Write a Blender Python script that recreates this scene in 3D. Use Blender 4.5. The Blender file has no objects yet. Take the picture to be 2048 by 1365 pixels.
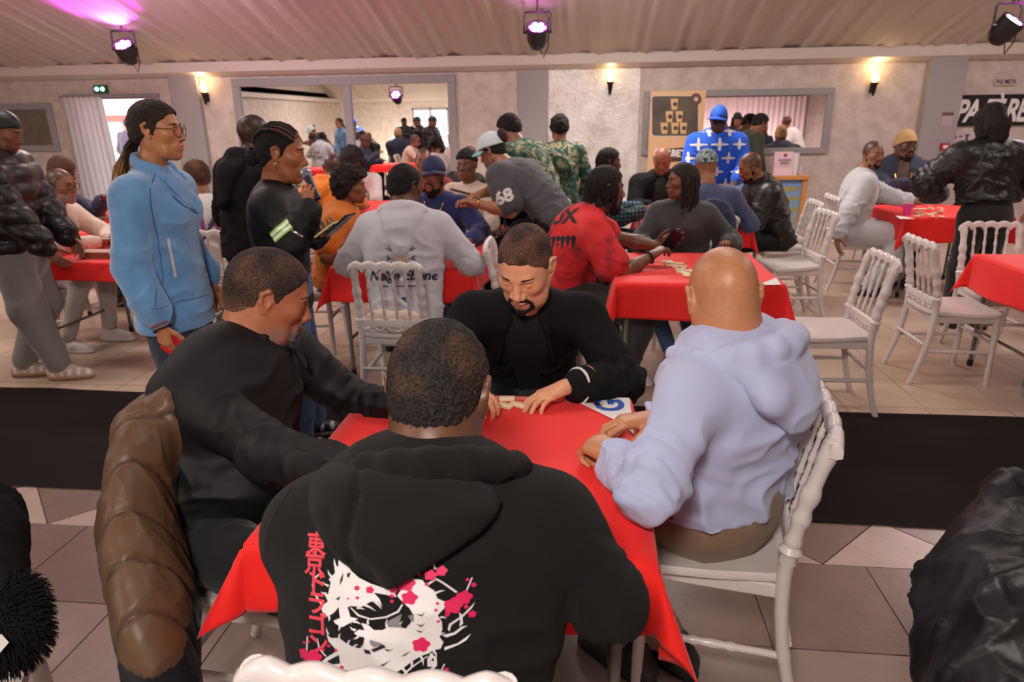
import bpy, bmesh, math, random
import numpy as np
from mathutils import Vector, Matrix
from mathutils.bvhtree import BVHTree
random.seed(7)
SC = bpy.context.scene
COL = SC.collection
R = math.radians

# ------------------------------------------------------------------ camera
CAM_H = 1.60
CAM_YAW, CAM_PITCH, CAM_ROLL = -0.1088, 0.3178, -0.0140
FOCAL_PX = 1348.24
def _axes():
    cy, sy = math.cos(CAM_YAW), math.sin(CAM_YAW)
    F0 = np.array([sy, cy, 0.]); R0 = np.array([cy, -sy, 0.]); U0 = np.array([0, 0, 1.])
    F = F0*math.cos(CAM_PITCH) - U0*math.sin(CAM_PITCH)
    U = U0*math.cos(CAM_PITCH) + F0*math.sin(CAM_PITCH)
    Rr = R0*math.cos(CAM_ROLL) + U*math.sin(CAM_ROLL)
    U2 = U*math.cos(CAM_ROLL) - R0*math.sin(CAM_ROLL)
    return Rr, U2, F
AX_R, AX_U, AX_F = _axes()
EYE = np.array([0, 0, CAM_H])
cam_data = bpy.data.cameras.new('camera')
cam_data.sensor_fit = 'HORIZONTAL'; cam_data.sensor_width = 36.0
cam_data.lens = FOCAL_PX/2048*36.0
cam_data.clip_start = 0.05; cam_data.clip_end = 200
cam_data.dof.use_dof = True
cam_data.dof.focus_distance = 1.75
cam_data.dof.aperture_fstop = 5.0
cam = bpy.data.objects.new('camera', cam_data); COL.objects.link(cam)
m = Matrix.Identity(4)
for i in range(3):
    m[i][0] = AX_R[i]; m[i][1] = AX_U[i]; m[i][2] = -AX_F[i]; m[i][3] = EYE[i]
cam.matrix_world = m
SC.camera = cam

def W(px, py, w):
    "world point seen at photo pixel (px,py) at distance w along the view axis"
    return EYE + w*(AX_F + (px-1024)/FOCAL_PX*AX_R - (py-682)/FOCAL_PX*AX_U)
def at(px, py, z=0.):
    d = W(px, py, 1.) - EYE
    return EYE + d*((z-CAM_H)/d[2])
def atY(px, py, Y):
    d = W(px, py, 1.) - EYE
    return EYE + d*(Y/d[1])

# ------------------------------------------------------------------ world, light, exposure
wd = bpy.data.worlds.new('world'); SC.world = wd; wd.use_nodes = True
bg = wd.node_tree.nodes['Background']
bg.inputs[0].default_value = (0.80, 0.88, 1.0, 1); bg.inputs[1].default_value = 1.6
SC.view_settings.view_transform = 'Standard'
SC.view_settings.look = 'None'
SC.view_settings.gamma = 1.0
SC.view_settings.use_curve_mapping = False
SC.view_settings.exposure = 0.0
def area_light(name, loc, rot, size, size_y, power, color):
    d = bpy.data.lights.new(name, 'AREA'); d.shape = 'RECTANGLE'
    d.size = size; d.size_y = size_y; d.energy = power; d.color = color
    o = bpy.data.objects.new(name, d); o.location = loc; o.rotation_euler = rot; COL.objects.link(o)
    return o
# the photographer's flash: a small soft head held a little above and left of the lens
FLASH_POWER = 52
area_light('flash_light', (-0.25, -0.45, 2.42), (R(52), 0, R(-3)), 0.40, 0.32, FLASH_POWER, (1.0, 0.93, 0.86))
# ceiling lamps over mid hall, out of view; last three are added to brighten the mirrors
for (x, y, p) in ((-3.5, 3.9, 48), (0.6, 3.9, 40), (4.2, 3.9, 42), (-4.5, 7.2, 92), (0.4, 7.2, 100), (4.6, 7.2, 66),
                  (-6.4, -2.4, 300), (4.6, -4.9, 260), (-6.6, 3.0, 90)):
    area_light('hall_light', (x, y, 3.05 if y > 5 else (3.9 if y > 0 else 3.0)), (0, 0, 0), 1.6, 0.5, p, (1.0, 0.92, 0.855))
# added fill lights, no real fixtures, brightening the reflected far wall and its drapes
area_light('wall_fill_light', (4.7, -4.7, 0.5), (R(-62), 0, 0), 4.5, 0.3, 190, (1.0, 0.80, 0.82))
area_light('wall_fill_light', (-5.6, -4.5, 0.4), (R(-62), 0, 0), 5.0, 0.3, 170, (1.0, 0.88, 0.70))
# ------------------------------------------------------------------ materials
def _lin(c):
    return tuple(((x/12.92) if x <= 0.04045 else ((x+0.055)/1.055)**2.4) for x in c)
def rgb(r, g, b):
    "sRGB 0-255 to linear"
    return _lin((r/255., g/255., b/255.))
_M = {}
class NT:
    def __init__(s, name):
        s.m = bpy.data.materials.new(name); s.m.use_nodes = True
        s.t = s.m.node_tree; s.b = s.t.nodes['Principled BSDF']
    def n(s, typ, **kw):
        nd = s.t.nodes.new('ShaderNode'+typ)
        for k, v in kw.items():
            if k.startswith('i_'):
                key = k[2:]; key = int(key) if key.isdigit() else key
                nd.inputs[key].default_value = v
            else: setattr(nd, k, v)
        return nd
    def l(s, a, b): s.t.links.new(a, b)
    def set(s, **kw):
        for k, v in kw.items():
            s.b.inputs[k.replace('_', ' ')].default_value = v
def c4(c): return (c[0], c[1], c[2], 1)
def mat(name, color, rough=0.6, metal=0., bump=0., bscale=200., spec=0.4, emit=None, estr=0., mottle=0., mscale=6., mcol=None, stretch=None, coat=0., sheen=0., alpha=1., trans=0., detail=3.):
    key = name
    if key in _M: return _M[key]
    t = NT(name)
    t.set(Base_Color=c4(color), Roughness=rough, Metallic=metal)
    t.b.inputs['Specular IOR Level'].default_value = spec
    if coat: t.b.inputs['Coat Weight'].default_value = coat
    if sheen:
        t.b.inputs['Sheen Weight'].default_value = sheen; t.b.inputs['Sheen Roughness'].default_value = .5
    if trans: t.b.inputs['Transmission Weight'].default_value = trans
    if emit is not None:
        t.b.inputs['Emission Color'].default_value = c4(emit); t.b.inputs['Emission Strength'].default_value = estr
    if alpha < 1: t.b.inputs['Alpha'].default_value = alpha
    co = None
    if bump or mottle:
        tc = t.n('TexCoord'); co = tc.outputs['Object']
        if stretch:
            mp = t.n('Mapping'); mp.inputs['Scale'].default_value = stretch; t.l(co, mp.inputs['Vector']); co = mp.outputs['Vector']
    if mottle:
        nz = t.n('TexNoise', i_Scale=mscale, i_Detail=4.); t.l(co, nz.inputs['Vector'])
        rp = t.n('ValToRGB'); rp.color_ramp.elements[0].position = .35; rp.color_ramp.elements[1].position = .65
        mc = mcol if mcol is not None else tuple(x*(1-mottle) for x in color)
        rp.color_ramp.elements[0].color = c4(color); rp.color_ramp.elements[1].color = c4(mc)
        t.l(nz.outputs['Fac'], rp.inputs['Fac']); t.l(rp.outputs['Color'], t.b.inputs['Base Color'])
    if bump:
        nz = t.n('TexNoise', i_Scale=bscale, i_Detail=detail); t.l(co, nz.inputs['Vector'])
        bp = t.n('Bump', i_Strength=min(1., bump), i_Distance=0.004 if bscale > 60 else .02); t.l(nz.outputs['Fac'], bp.inputs['Height'])
        t.l(bp.outputs['Normal'], t.b.inputs['Normal'])
    _M[key] = t.m
    return t.m
def vmat(name, rough=0.5, bump=0., bscale=300., spec=.5, sheen=0., subsurf=0.):
    "material whose base colour is the mesh's own colour attribute"
    if name in _M: return _M[name]
    t = NT(name); t.set(Roughness=rough); t.b.inputs['Specular IOR Level'].default_value = spec
    a = t.n('Attribute', attribute_name='Col'); t.l(a.outputs['Color'], t.b.inputs['Base Color'])
    if sheen: t.b.inputs['Sheen Weight'].default_value = sheen
    if subsurf:
        t.b.inputs['Subsurface Weight'].default_value = subsurf
        t.b.inputs['Subsurface Radius'].default_value = (.012, .005, .003)
        t.b.inputs['Subsurface Scale'].default_value = .6
    if bump:
        tc = t.n('TexCoord'); nz = t.n('TexNoise', i_Scale=bscale, i_Detail=3.); t.l(tc.outputs['Object'], nz.inputs['Vector'])
        bp = t.n('Bump', i_Strength=bump, i_Distance=.002); t.l(nz.outputs['Fac'], bp.inputs['Height']); t.l(bp.outputs['Normal'], t.b.inputs['Normal'])
    _M[name] = t.m
    return t.m

# ------------------------------------------------------------------ object helpers
def np_mesh(name, V, faces, mats, smooth=True, col=None, fmat=None):
    "faces: (n,3) or (n,4) int array, or a list of index tuples"
    me = bpy.data.meshes.new(name)
    V = np.asarray(V, dtype=np.float32)
    if isinstance(faces, np.ndarray):
        nf, k = faces.shape
        me.vertices.add(len(V)); me.vertices.foreach_set('co', V.ravel())
        me.loops.add(nf*k); me.loops.foreach_set('vertex_index', faces.astype(np.int32).ravel())
        me.polygons.add(nf)
        me.polygons.foreach_set('loop_start', np.arange(0, nf*k, k, dtype=np.int32))
        me.update(calc_edges=True)
    else:
        me.from_pydata(V.tolist(), [], faces); nf = len(faces)
    if smooth: me.polygons.foreach_set('use_smooth', np.ones(nf, dtype=bool))
    if fmat is not None: me.polygons.foreach_set('material_index', np.asarray(fmat, dtype=np.int32))
    for mm in (mats if isinstance(mats, (list, tuple)) else [mats]): me.materials.append(mm)
    if col is not None:
        at_ = me.color_attributes.new('Col', 'FLOAT_COLOR', 'POINT')
        c = np.ones((len(V), 4), dtype=np.float32); c[:, :3] = col
        at_.data.foreach_set('color', c.ravel())
    me.validate(); me.update()
    return me
def link(name, me, parent=None, loc=None, rot=None, scale=None):
    o = bpy.data.objects.new(name, me); COL.objects.link(o)
    if parent is not None: o.parent = parent
    if loc is not None: o.location = loc
    if rot is not None: o.rotation_euler = rot
    if scale is not None: o.scale = scale
    return o
def tag(o, label=None, cat=None, group=None, kind=None):
    if label: o['label'] = label
    if cat: o['category'] = cat
    if group: o['group'] = group
    if kind: o['kind'] = kind
    return o
def thing(name, label, cat, loc=(0, 0, 0), rz=0., group=None):
    o = bpy.data.objects.new(name, None); COL.objects.link(o); o.empty_display_size = .05
    o.location = loc; o.rotation_euler = (0, 0, rz)
    return tag(o, label, cat, group)
def kids(o): return list(o.children)
def dup(root, loc, rz, label, group=None, scale=None):
    r = root.copy(); COL.objects.link(r); r.location = loc; r.rotation_euler = (0, 0, rz); r['label'] = label
    if group: r['group'] = group
    if scale: r.scale = scale
    for ch in kids(root):
        c = ch.copy(); COL.objects.link(c); c.parent = r
        for g in kids(ch):
            d = g.copy(); COL.objects.link(d); d.parent = c
    return r
class MB:
    "collects boxes, tubes, lathes into one mesh"
    def __init__(s): s.v = []; s.f = []; s.mi = []
    def add(s, V, F, mi=0):
        b = len(s.v); s.v += [tuple(map(float, p)) for p in V]; s.f += [tuple(int(i)+b for i in f) for f in F]; s.mi += [mi]*len(F)
    def box(s, lo, hi, mi=0, bev=0.0, M=None):
        lo = np.array(lo, float); hi = np.array(hi, float)
        if bev <= 0:
            V = [(x, y, z) for x in (lo[0], hi[0]) for y in (lo[1], hi[1]) for z in (lo[2], hi[2])]
            F = [(0, 1, 3, 2), (4, 6, 7, 5), (0, 4, 5, 1), (2, 3, 7, 6), (0, 2, 6, 4), (1, 5, 7, 3)]
        else:
            bm = bmesh.new(); bmesh.ops.create_cube(bm, size=1)
            for v in bm.verts: v.co = [(lo[i]+hi[i])/2+v.co[i]*(hi[i]-lo[i]) for i in range(3)]
            bmesh.ops.bevel(bm, geom=list(bm.edges), offset=bev, segments=2, affect='EDGES', profile=.5)
            bm.verts.index_update(); V = [tuple(v.co) for v in bm.verts]; F = [[v.index for v in f.verts] for f in bm.faces]; bm.free()
        if M is not None: V = [tuple(M @ Vector(p)) for p in V]
        s.add(V, F, mi); return s
    def tube(s, pts, rad, n=8, mi=0, cap=True, flat=None):
        P = [np.array(p, float) for p in pts]; k = len(P)
        rr = rad if isinstance(rad, (list, tuple, np.ndarray)) else [rad]*k
        V = []; up = None
        for i in range(k):
            t = P[min(i+1, k-1)]-P[max(i-1, 0)]; t = t/(np.linalg.norm(t)+1e-9)
            if up is None:
                a = np.array([0, 0, 1.]) if abs(t[2]) < .9 else np.array([1., 0, 0])
                up = np.cross(t, a); up /= np.linalg.norm(up)
            else:
                up = up-t*np.dot(up, t); up /= (np.linalg.norm(up)+1e-9)
            w = np.cross(t, up)
            for j in range(n):
                a = 2*math.pi*j/n
                V.append(P[i]+rr[i]*(math.cos(a)*up+math.sin(a)*w*(flat or 1)))
        F = []
        for i in range(k-1):
            for j in range(n):
                F.append((i*n+j, i*n+(j+1) % n, (i+1)*n+(j+1) % n, (i+1)*n+j))
        if cap: F += [tuple(range(n))[::-1], tuple((k-1)*n+j for j in range(n))]
        s.add(V, F, mi); return s
    def lathe(s, prof, n=16, c=(0, 0, 0), mi=0, M=None, cap=True):
        V = []; F = []; k = len(prof)
        for (r, z) in prof:
            for j in range(n):
                a = 2*math.pi*j/n; V.append((c[0]+r*math.cos(a), c[1]+r*math.sin(a), c[2]+z))
        for i in range(k-1):
            for j in range(n): F.append((i*n+j, i*n+(j+1) % n, (i+1)*n+(j+1) % n, (i+1)*n+j))
        if cap: F += [tuple(range(n))[::-1], tuple((k-1)*n+j for j in range(n))]
        if M is not None: V = [tuple(M @ Vector(p)) for p in V]
        s.add(V, F, mi); return s
    def prism(s, poly, y0, y1, axis='y', mi=0, M=None):
        "extrude a 2D polygon; axis names the extrusion direction"
        n = len(poly); V = []
        for q in (y0, y1):
            for (a, b) in poly:
                V.append({'y': (a, q, b), 'z': (a, b, q), 'x': (q, a, b)}[axis])
        F = [tuple(range(n)), tuple(range(2*n-1, n-1, -1))]+[(i, i+n, (i+1) % n+n, (i+1) % n) for i in range(n)]
        if M is not None: V = [tuple(M @ Vector(p)) for p in V]
        s.add(V, F, mi); return s
    def mesh(s, name, mats, smooth=False):
        me = bpy.data.meshes.new(name); me.from_pydata(s.v, [], s.f)
        for mm in (mats if isinstance(mats, (list, tuple)) else [mats]): me.materials.append(mm)
        me.polygons.foreach_set('material_index', s.mi)
        bm = bmesh.new(); bm.from_mesh(me); bmesh.ops.recalc_face_normals(bm, faces=bm.faces); bm.to_mesh(me); bm.free()
        if smooth:
            me.polygons.foreach_set('use_smooth', [True]*len(me.polygons))
            try: me.set_sharp_from_angle(angle=R(50))
            except Exception: pass
        me.update(); return me
    def obj(s, name, mats, parent=None, smooth=False, loc=None, rot=None):
        return link(name, s.mesh(name, mats, smooth), parent, loc, rot)
def text_mesh(txt, size, mats, shear=0., bold=0., depth=0., align='CENTER', spacing=1.):
    "lettering as a mesh in the XY plane"
    cu = bpy.data.curves.new('lettering', 'FONT'); cu.body = txt; cu.size = size; cu.shear = shear; cu.offset = bold; cu.extrude = depth
    cu.align_x = align; cu.align_y = 'CENTER'; cu.space_character = spacing; cu.resolution_u = 3
    o = bpy.data.objects.new('lettering', cu); COL.objects.link(o)
    dg = bpy.context.evaluated_depsgraph_get(); dg.update()
    me = bpy.data.meshes.new_from_object(o.evaluated_get(dg), depsgraph=dg)
    bpy.data.objects.remove(o); bpy.data.curves.remove(cu)
    me.materials.clear(); me.materials.append(mats)
    return me

# ------------------------------------------------------------------ implicit surfaces -> one continuous skin
def vnoise(P, seed=0):
    P = np.asarray(P, dtype=np.float64)+1000.+seed*17.31
    I = np.floor(P).astype(np.int64); f = P-I; u = f*f*(3-2*f)
    def h(x, y, z):
        n = (x*374761393+y*668265263+z*2147483647+seed*1274126177) & 0xffffffff
        n = ((n ^ (n >> 13))*1274126177) & 0xffffffff
        n = (n ^ (n >> 16)) & 0xffff
        return n/32767.5-1.
    r = 0
    for dx in (0, 1):
        wx = u[:, 0] if dx else 1-u[:, 0]
        for dy in (0, 1):
            wy = u[:, 1] if dy else 1-u[:, 1]
            for dz in (0, 1):
                wz = u[:, 2] if dz else 1-u[:, 2]
                r = r+wx*wy*wz*h(I[:, 0]+dx, I[:, 1]+dy, I[:, 2]+dz)
    return r
def A3(*p): return np.array(p if len(p) > 1 else p[0], dtype=float)
def nrm(v):
    v = np.asarray(v, float); return v/(np.linalg.norm(v)+1e-12)
class SDF:
    def __init__(s, h): s.h = h; s.pr = []
    def cone(s, a, b, ra, rb=None, k=.02, op='u', flat=None):
        rb = ra if rb is None else rb
        a = A3(a); b = A3(b); s.pr.append(('c', a, b, float(ra), float(rb), k, op, flat)); return s
    def chain(s, pts, rad, k=.01, op='u', flat=None):
        if not isinstance(rad, (list, tuple)): rad = [rad]*len(pts)
        for i in range(len(pts)-1): s.cone(pts[i], pts[i+1], rad[i], rad[i+1], k, op, flat)
        return s
    def ell(s, c, r, Rm=None, k=.02, op='u'):
        s.pr.append(('e', A3(c), A3(r), Rm, k, op)); return s
    def fn(s, f, op='max', k=0.):
        s.pr.append(('f', f, k, op)); return s
    def bounds(s):
        lo = np.full(3, 1e9); hi = -lo
        for p in s.pr:
            if p[0] == 'c' and p[6] == 'u':
                r = max(p[3], p[4]); lo = np.minimum(lo, np.minimum(p[1], p[2])-r); hi = np.maximum(hi, np.maximum(p[1], p[2])+r)
            elif p[0] == 'e' and p[5] == 'u':
                r = p[2] if p[3] is None else np.full(3, p[2].max()); lo = np.minimum(lo, p[1]-r); hi = np.maximum(hi, p[1]+r)
        return lo, hi
    def field(s):
        h = s.h; lo, hi = s.bounds(); lo = lo-3*h; hi = hi+3*h
        n = np.ceil((hi-lo)/h).astype(int)+1
        ax = [lo[i]+h*np.arange(n[i]) for i in range(3)]
        D = np.full(n, 1., dtype=np.float32)
        for p in s.pr:
            if p[0] == 'f':
                X, Y, Z = np.meshgrid(ax[0], ax[1], ax[2], indexing='ij', sparse=True)
                d = p[1](X, Y, Z)
                if p[3] == 'max': D = np.maximum(D, d)
                else: D = D+d
                continue
            if p[0] == 'c':
                _, a, b, ra, rb, k, op, flat = p; r = max(ra, rb); l0 = np.minimum(a, b)-r; h0 = np.maximum(a, b)+r
            else:
                _, c, rd, Rm, k, op = p; rr = rd if Rm is None else np.full(3, rd.max()); l0 = c-rr; h0 = c+rr
            mg = k+2.5*h
            i0 = np.clip(np.floor((l0-mg-lo)/h).astype(int), 0, n); i1 = np.clip(np.ceil((h0+mg-lo)/h).astype(int)+1, 0, n)
            if (i1 <= i0).any(): continue
            sl = tuple(slice(i0[i], i1[i]) for i in range(3))
            X = ax[0][sl[0]][:, None, None]; Y = ax[1][sl[1]][None, :, None]; Z = ax[2][sl[2]][None, None, :]
            if p[0] == 'c':
                px, py, pz = X-a[0], Y-a[1], Z-a[2]; ba = b-a; sc = 1.
                if flat is not None:
                    fd, ff = flat; q = (px*fd[0]+py*fd[1]+pz*fd[2])*(1/ff-1); px = px+q*fd[0]; py = py+q*fd[1]; pz = pz+q*fd[2]
                    ba = ba+fd*np.dot(ba, fd)*(1/ff-1); sc = (1+ff)/2
                L2 = ba.dot(ba)
                if L2 < 1e-10 or L2 <= (ra-rb)**2:
                    if rb > ra: px = px-ba[0]; py = py-ba[1]; pz = pz-ba[2]
                    d = np.sqrt(px*px+py*py+pz*pz)-r
                else:
                    rr_ = ra-rb; a2 = L2-rr_*rr_; il2 = 1/L2
                    y = px*ba[0]+py*ba[1]+pz*ba[2]; z = y-L2
                    xx = (px*L2-ba[0]*y)**2+(py*L2-ba[1]*y)**2+(pz*L2-ba[2]*y)**2
                    y2 = y*y*L2; z2 = z*z*L2
                    kk = np.sign(rr_)*rr_*rr_*xx
                    d1 = np.sqrt(xx+z2)*il2-rb; d2 = np.sqrt(xx+y2)*il2-ra
                    d3 = (np.sqrt(xx*a2*il2)+y*rr_)*il2-ra
                    d = np.where(np.sign(z)*a2*z2 > kk, d1, np.where(np.sign(y)*a2*y2 < kk, d2, d3))
                d = d*sc
            else:
                px, py, pz = X-c[0], Y-c[1], Z-c[2]
                if Rm is not None:
                    px, py, pz = (Rm[0, 0]*px+Rm[0, 1]*py+Rm[0, 2]*pz), (Rm[1, 0]*px+Rm[1, 1]*py+Rm[1, 2]*pz), (Rm[2, 0]*px+Rm[2, 1]*py+Rm[2, 2]*pz)
                k0 = np.sqrt((px/rd[0])**2+(py/rd[1])**2+(pz/rd[2])**2)
                k1 = np.sqrt((px/rd[0]**2)**2+(py/rd[1]**2)**2+(pz/rd[2]**2)**2)+1e-9
                d = k0*(k0-1)/k1
            cur = D[sl]
            if op == 'u':
                if k > 0:
                    hh = np.maximum(k-np.abs(cur-d), 0)/k; D[sl] = np.minimum(cur, d)-hh*hh*k*.25
                else: D[sl] = np.minimum(cur, d)
            else:   # smooth subtraction
                d = -d
                if k > 0:
                    hh = np.maximum(k-np.abs(cur-d), 0)/k; D[sl] = np.maximum(cur, d)+hh*hh*k*.25
                else: D[sl] = np.maximum(cur, d)
        return D, lo
    def mesh(s, smooth=1):
        D, lo = s.field(); return surf(D, lo, s.h, smooth)
def surf(D, lo, h, smooth=1):
    ins = D < 0
    nx, ny, nz = D.shape
    cnt = np.zeros((nx-1, ny-1, nz-1), dtype=np.int8)
    for dx in (0, 1):
        for dy in (0, 1):
            for dz in (0, 1): cnt += ins[dx:nx-1+dx, dy:ny-1+dy, dz:nz-1+dz]
    act = np.argwhere((cnt > 0) & (cnt < 8))
    if len(act) == 0: return np.zeros((0, 3)), np.zeros((0, 4), int)
    idm = np.full((nx-1, ny-1, nz-1), -1, dtype=np.int32); idm[act[:, 0], act[:, 1], act[:, 2]] = np.arange(len(act))
    acc = np.zeros((len(act), 3)); wsum = np.zeros(len(act))
    cr = [(0, 0, 0), (0, 0, 1), (0, 1, 0), (0, 1, 1), (1, 0, 0), (1, 0, 1), (1, 1, 0), (1, 1, 1)]
    val = [D[act[:, 0]+c[0], act[:, 1]+c[1], act[:, 2]+c[2]] for c in cr]
    for i in range(8):
        for b in (1, 2, 4):
            j = i | b
            if j == i: continue
            a_, b_ = val[i], val[j]; mk = (a_ < 0) != (b_ < 0)
            t = np.where(mk, a_/(a_-b_+1e-12), 0)
            ci = np.array(cr[i], float); cj = np.array(cr[j], float)
            acc += mk[:, None]*(ci+(cj-ci)*t[:, None]); wsum += mk
    V = lo+h*(act+acc/wsum[:, None])
    F = []
    for ax in range(3):
        sl0 = [slice(None)]*3; sl1 = [slice(None)]*3; sl0[ax] = slice(0, -1); sl1[ax] = slice(1, None)
        A_ = ins[tuple(sl0)]; B_ = ins[tuple(sl1)]
        e = np.argwhere(A_ != B_)
        u, v = [(1, 2), (2, 0), (0, 1)][ax]
        shp = idm.shape
        ok = (e[:, u] > 0) & (e[:, v] > 0) & (e[:, u] < D.shape[u]-1) & (e[:, v] < D.shape[v]-1); e = e[ok]
        flip = A_[e[:, 0], e[:, 1], e[:, 2]]
        def cell(du, dv):
            c = e.copy(); c[:, u] -= du; c[:, v] -= dv; return idm[c[:, 0], c[:, 1], c[:, 2]]
        q = np.stack([cell(1, 1), cell(0, 1), cell(0, 0), cell(1, 0)], 1)
        q[~flip] = q[~flip][:, ::-1]
        F.append(q)
    F = np.concatenate(F); F = F[(F >= 0).all(1)]
    for _ in range(smooth): V = lap(V, F, .5)
    return V, F
def scat(idx, val, n):
    return np.stack([np.bincount(idx, weights=val[:, c], minlength=n) for c in range(val.shape[1])], 1)
def lap(V, F, a=.5):
    i = F.ravel(); j = np.roll(F, -1, axis=1).ravel(); n = len(V)
    S = scat(i, V[j], n)+scat(j, V[i], n)
    c = np.bincount(i, minlength=n)+np.bincount(j, minlength=n)
    return V*(1-a)+a*S/np.maximum(c, 1)[:, None]
def vnormals(V, F):
    n = np.cross(V[F[:, 2]]-V[F[:, 0]], V[F[:, 3]]-V[F[:, 1]]); N = 0
    for i in range(4): N = N+scat(F[:, i], n, len(V))
    return N/(np.linalg.norm(N, axis=1, keepdims=True)+1e-12)
def folds(V, F, amp, freq, seed=0, axis=None, stretch=2.5, mask=None):
    "cloth creases: ridged noise stretched across 'axis', pushed along the normal"
    N = vnormals(V, F); P = V*freq
    if axis is not None:
        a = nrm(axis); P = P+np.outer(P@a, a)*(1/stretch-1)*-1*0+np.outer(P@a, a)*(stretch-1)
    P = P+.45*np.stack([vnoise(P*.7+5.1, seed+7), vnoise(P*.7+9.3, seed+8), vnoise(P*.7+1.7, seed+9)], 1)
    n = vnoise(P, seed); n2 = vnoise(P*1.9+3.7, seed+1)
    r = (1-np.abs(n)*1.35)**3*1.3-.25+.45*(1-np.abs(n2)*1.4)**2-.2+.10*vnoise(P*4.3+1.1, seed+2)
    a_ = amp*r if mask is None else amp*r*mask
    return V+N*a_[:, None]
# ------------------------------------------------------------------ people
UP = A3(0, 0, 1)
def rotm(yaw, pitch=0., roll=0.):
    "local (x right, y forward, z up) to world; pitch > 0 looks down"
    cz, sz = math.cos(yaw), math.sin(yaw); cx, sx = math.cos(-pitch), math.sin(-pitch); cy, sy = math.cos(roll), math.sin(roll)
    Rz = np.array([[cz, -sz, 0], [sz, cz, 0], [0, 0, 1.]])
    Rx = np.array([[1, 0, 0], [0, cx, -sx], [0, sx, cx]])
    Ry = np.array([[cy, 0, sy], [0, 1, 0], [-sy, 0, cy]])
    return Rz@Rx@Ry
HAIRLINE = ([0, 28, 48, 62, 78, 92, 112, 150, 180], [.074, .070, .048, .034, -.022, -.002, -.026, -.06, -.066])
def hair_z(X, Y, line=None):
    phi = np.degrees(np.abs(np.arctan2(np.abs(X), Y)))
    l = line or HAIRLINE
    return np.interp(phi, l[0], l[1])
def head_sdf(h, hs=1., nb=None, female=False, nw=1., wide=1.):
    S = SDF(h)
    q = lambda *a: tuple(v*hs for v in a)
    S.ell(q(0, -.008, .028), q(.074*wide, .098, .09), k=.02)
    S.ell(q(0, .028, -.03), q((.059 if female else .063)*wide, .064, .085), k=.03*hs)
    jw = (.041 if female else .051)*wide; fm = .84 if female else 1.; lpf = 1.18 if female else 1.; nw = nw*(.84 if female else 1.)
    for sx in (-1, 1):
        S.chain([q(sx*jw, -.004, -.05), q(sx*jw*.72, .042, -.086), q(0, .07, -.099)], [(.017 if female else .02)*hs, (.017 if female else .02)*hs, (.0155 if female else .021)*hs], k=.032*hs)
        S.ell(q(sx*.042*wide, .056, -.016), q(.022, .027, .024), k=.02*hs)
    S.cone(q(-.03, .0805, .023), q(.03, .0805, .023), (.0095 if female else .012)*hs, k=.016*hs)
    for sx in (-1, 1): S.ell(q(sx*.031, .102, .006), q(.018, .017, .0115), k=.012*hs, op='s')
    for sx in (-1, 1): S.ell(q(sx*.031, .0785, .004), q(.0145, .0125, .0125), k=.004)
    S.cone(q(0, .088, .014), q(0, .107, -.027), .0078*hs*fm, .0115*hs*fm, k=.011*hs)
    S.ell(q(0, .108, -.03), q(.0125, .0115, .0105), k=.008*hs)
    for sx in (-1, 1): S.ell(q(sx*.0155*fm, .0985, -.034), q(.0095*fm, .0115*fm, .0085*fm), k=.006*hs)
    S.ell(q(0, .083, -.064), q(.033, .021, .024), k=.016*hs)
    S.chain([q(-.024, .090, -.064), q(-.009, .1015, -.0585), q(.009, .1015, -.0585), q(.024, .090, -.064)], [.0035*hs, .0052*hs*lpf, .0052*hs*lpf, .0035*hs], k=.004)
    S.chain([q(-.021, .090, -.067), q(0, .1005, -.0700), q(.021, .090, -.067)], [.004*hs, .0066*hs*lpf, .004*hs], k=.004)
    S.chain([q(-.026, .095, -.0645), q(0, .1125, -.0642), q(.026, .095, -.0645)], .0018*hs, k=.003, op='s')
    S.ell(q(0, .076, -.1), q(.019, .02, .015), k=.012*hs)
    for sx in (-1, 1):
        S.chain([q(sx*.073, .006, .022), q(sx*.083, -.006, .03), q(sx*.086, -.02, .02), q(sx*.084, -.018, -.002), q(sx*.078, -.004, -.024), q(sx*.073, .004, -.03)],
                [.005*hs, .0055*hs, .0058*hs, .0055*hs, .006*hs, .0065*hs], k=.004)
        S.ell(q(sx*.076, -.006, .002), q(.006, .018, .028), k=.006)
        S.chain([q(sx*.078, .007, .006), q(sx*.08, .004, -.006), q(sx*.0785, .0, -.014)], .0038*hs, k=.004)
    if nb is not None:
        S.cone(q(0, -.022, -.045), tuple(A3(nb)*.55+A3(q(0, -.022, -.045))*.45), .056*hs*nw, .056*hs*nw, k=.03)
        S.cone(tuple(A3(nb)*.55+A3(q(0, -.022, -.045))*.45), nb, .056*hs*nw, .068*hs*nw, k=.03)
    return S
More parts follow.
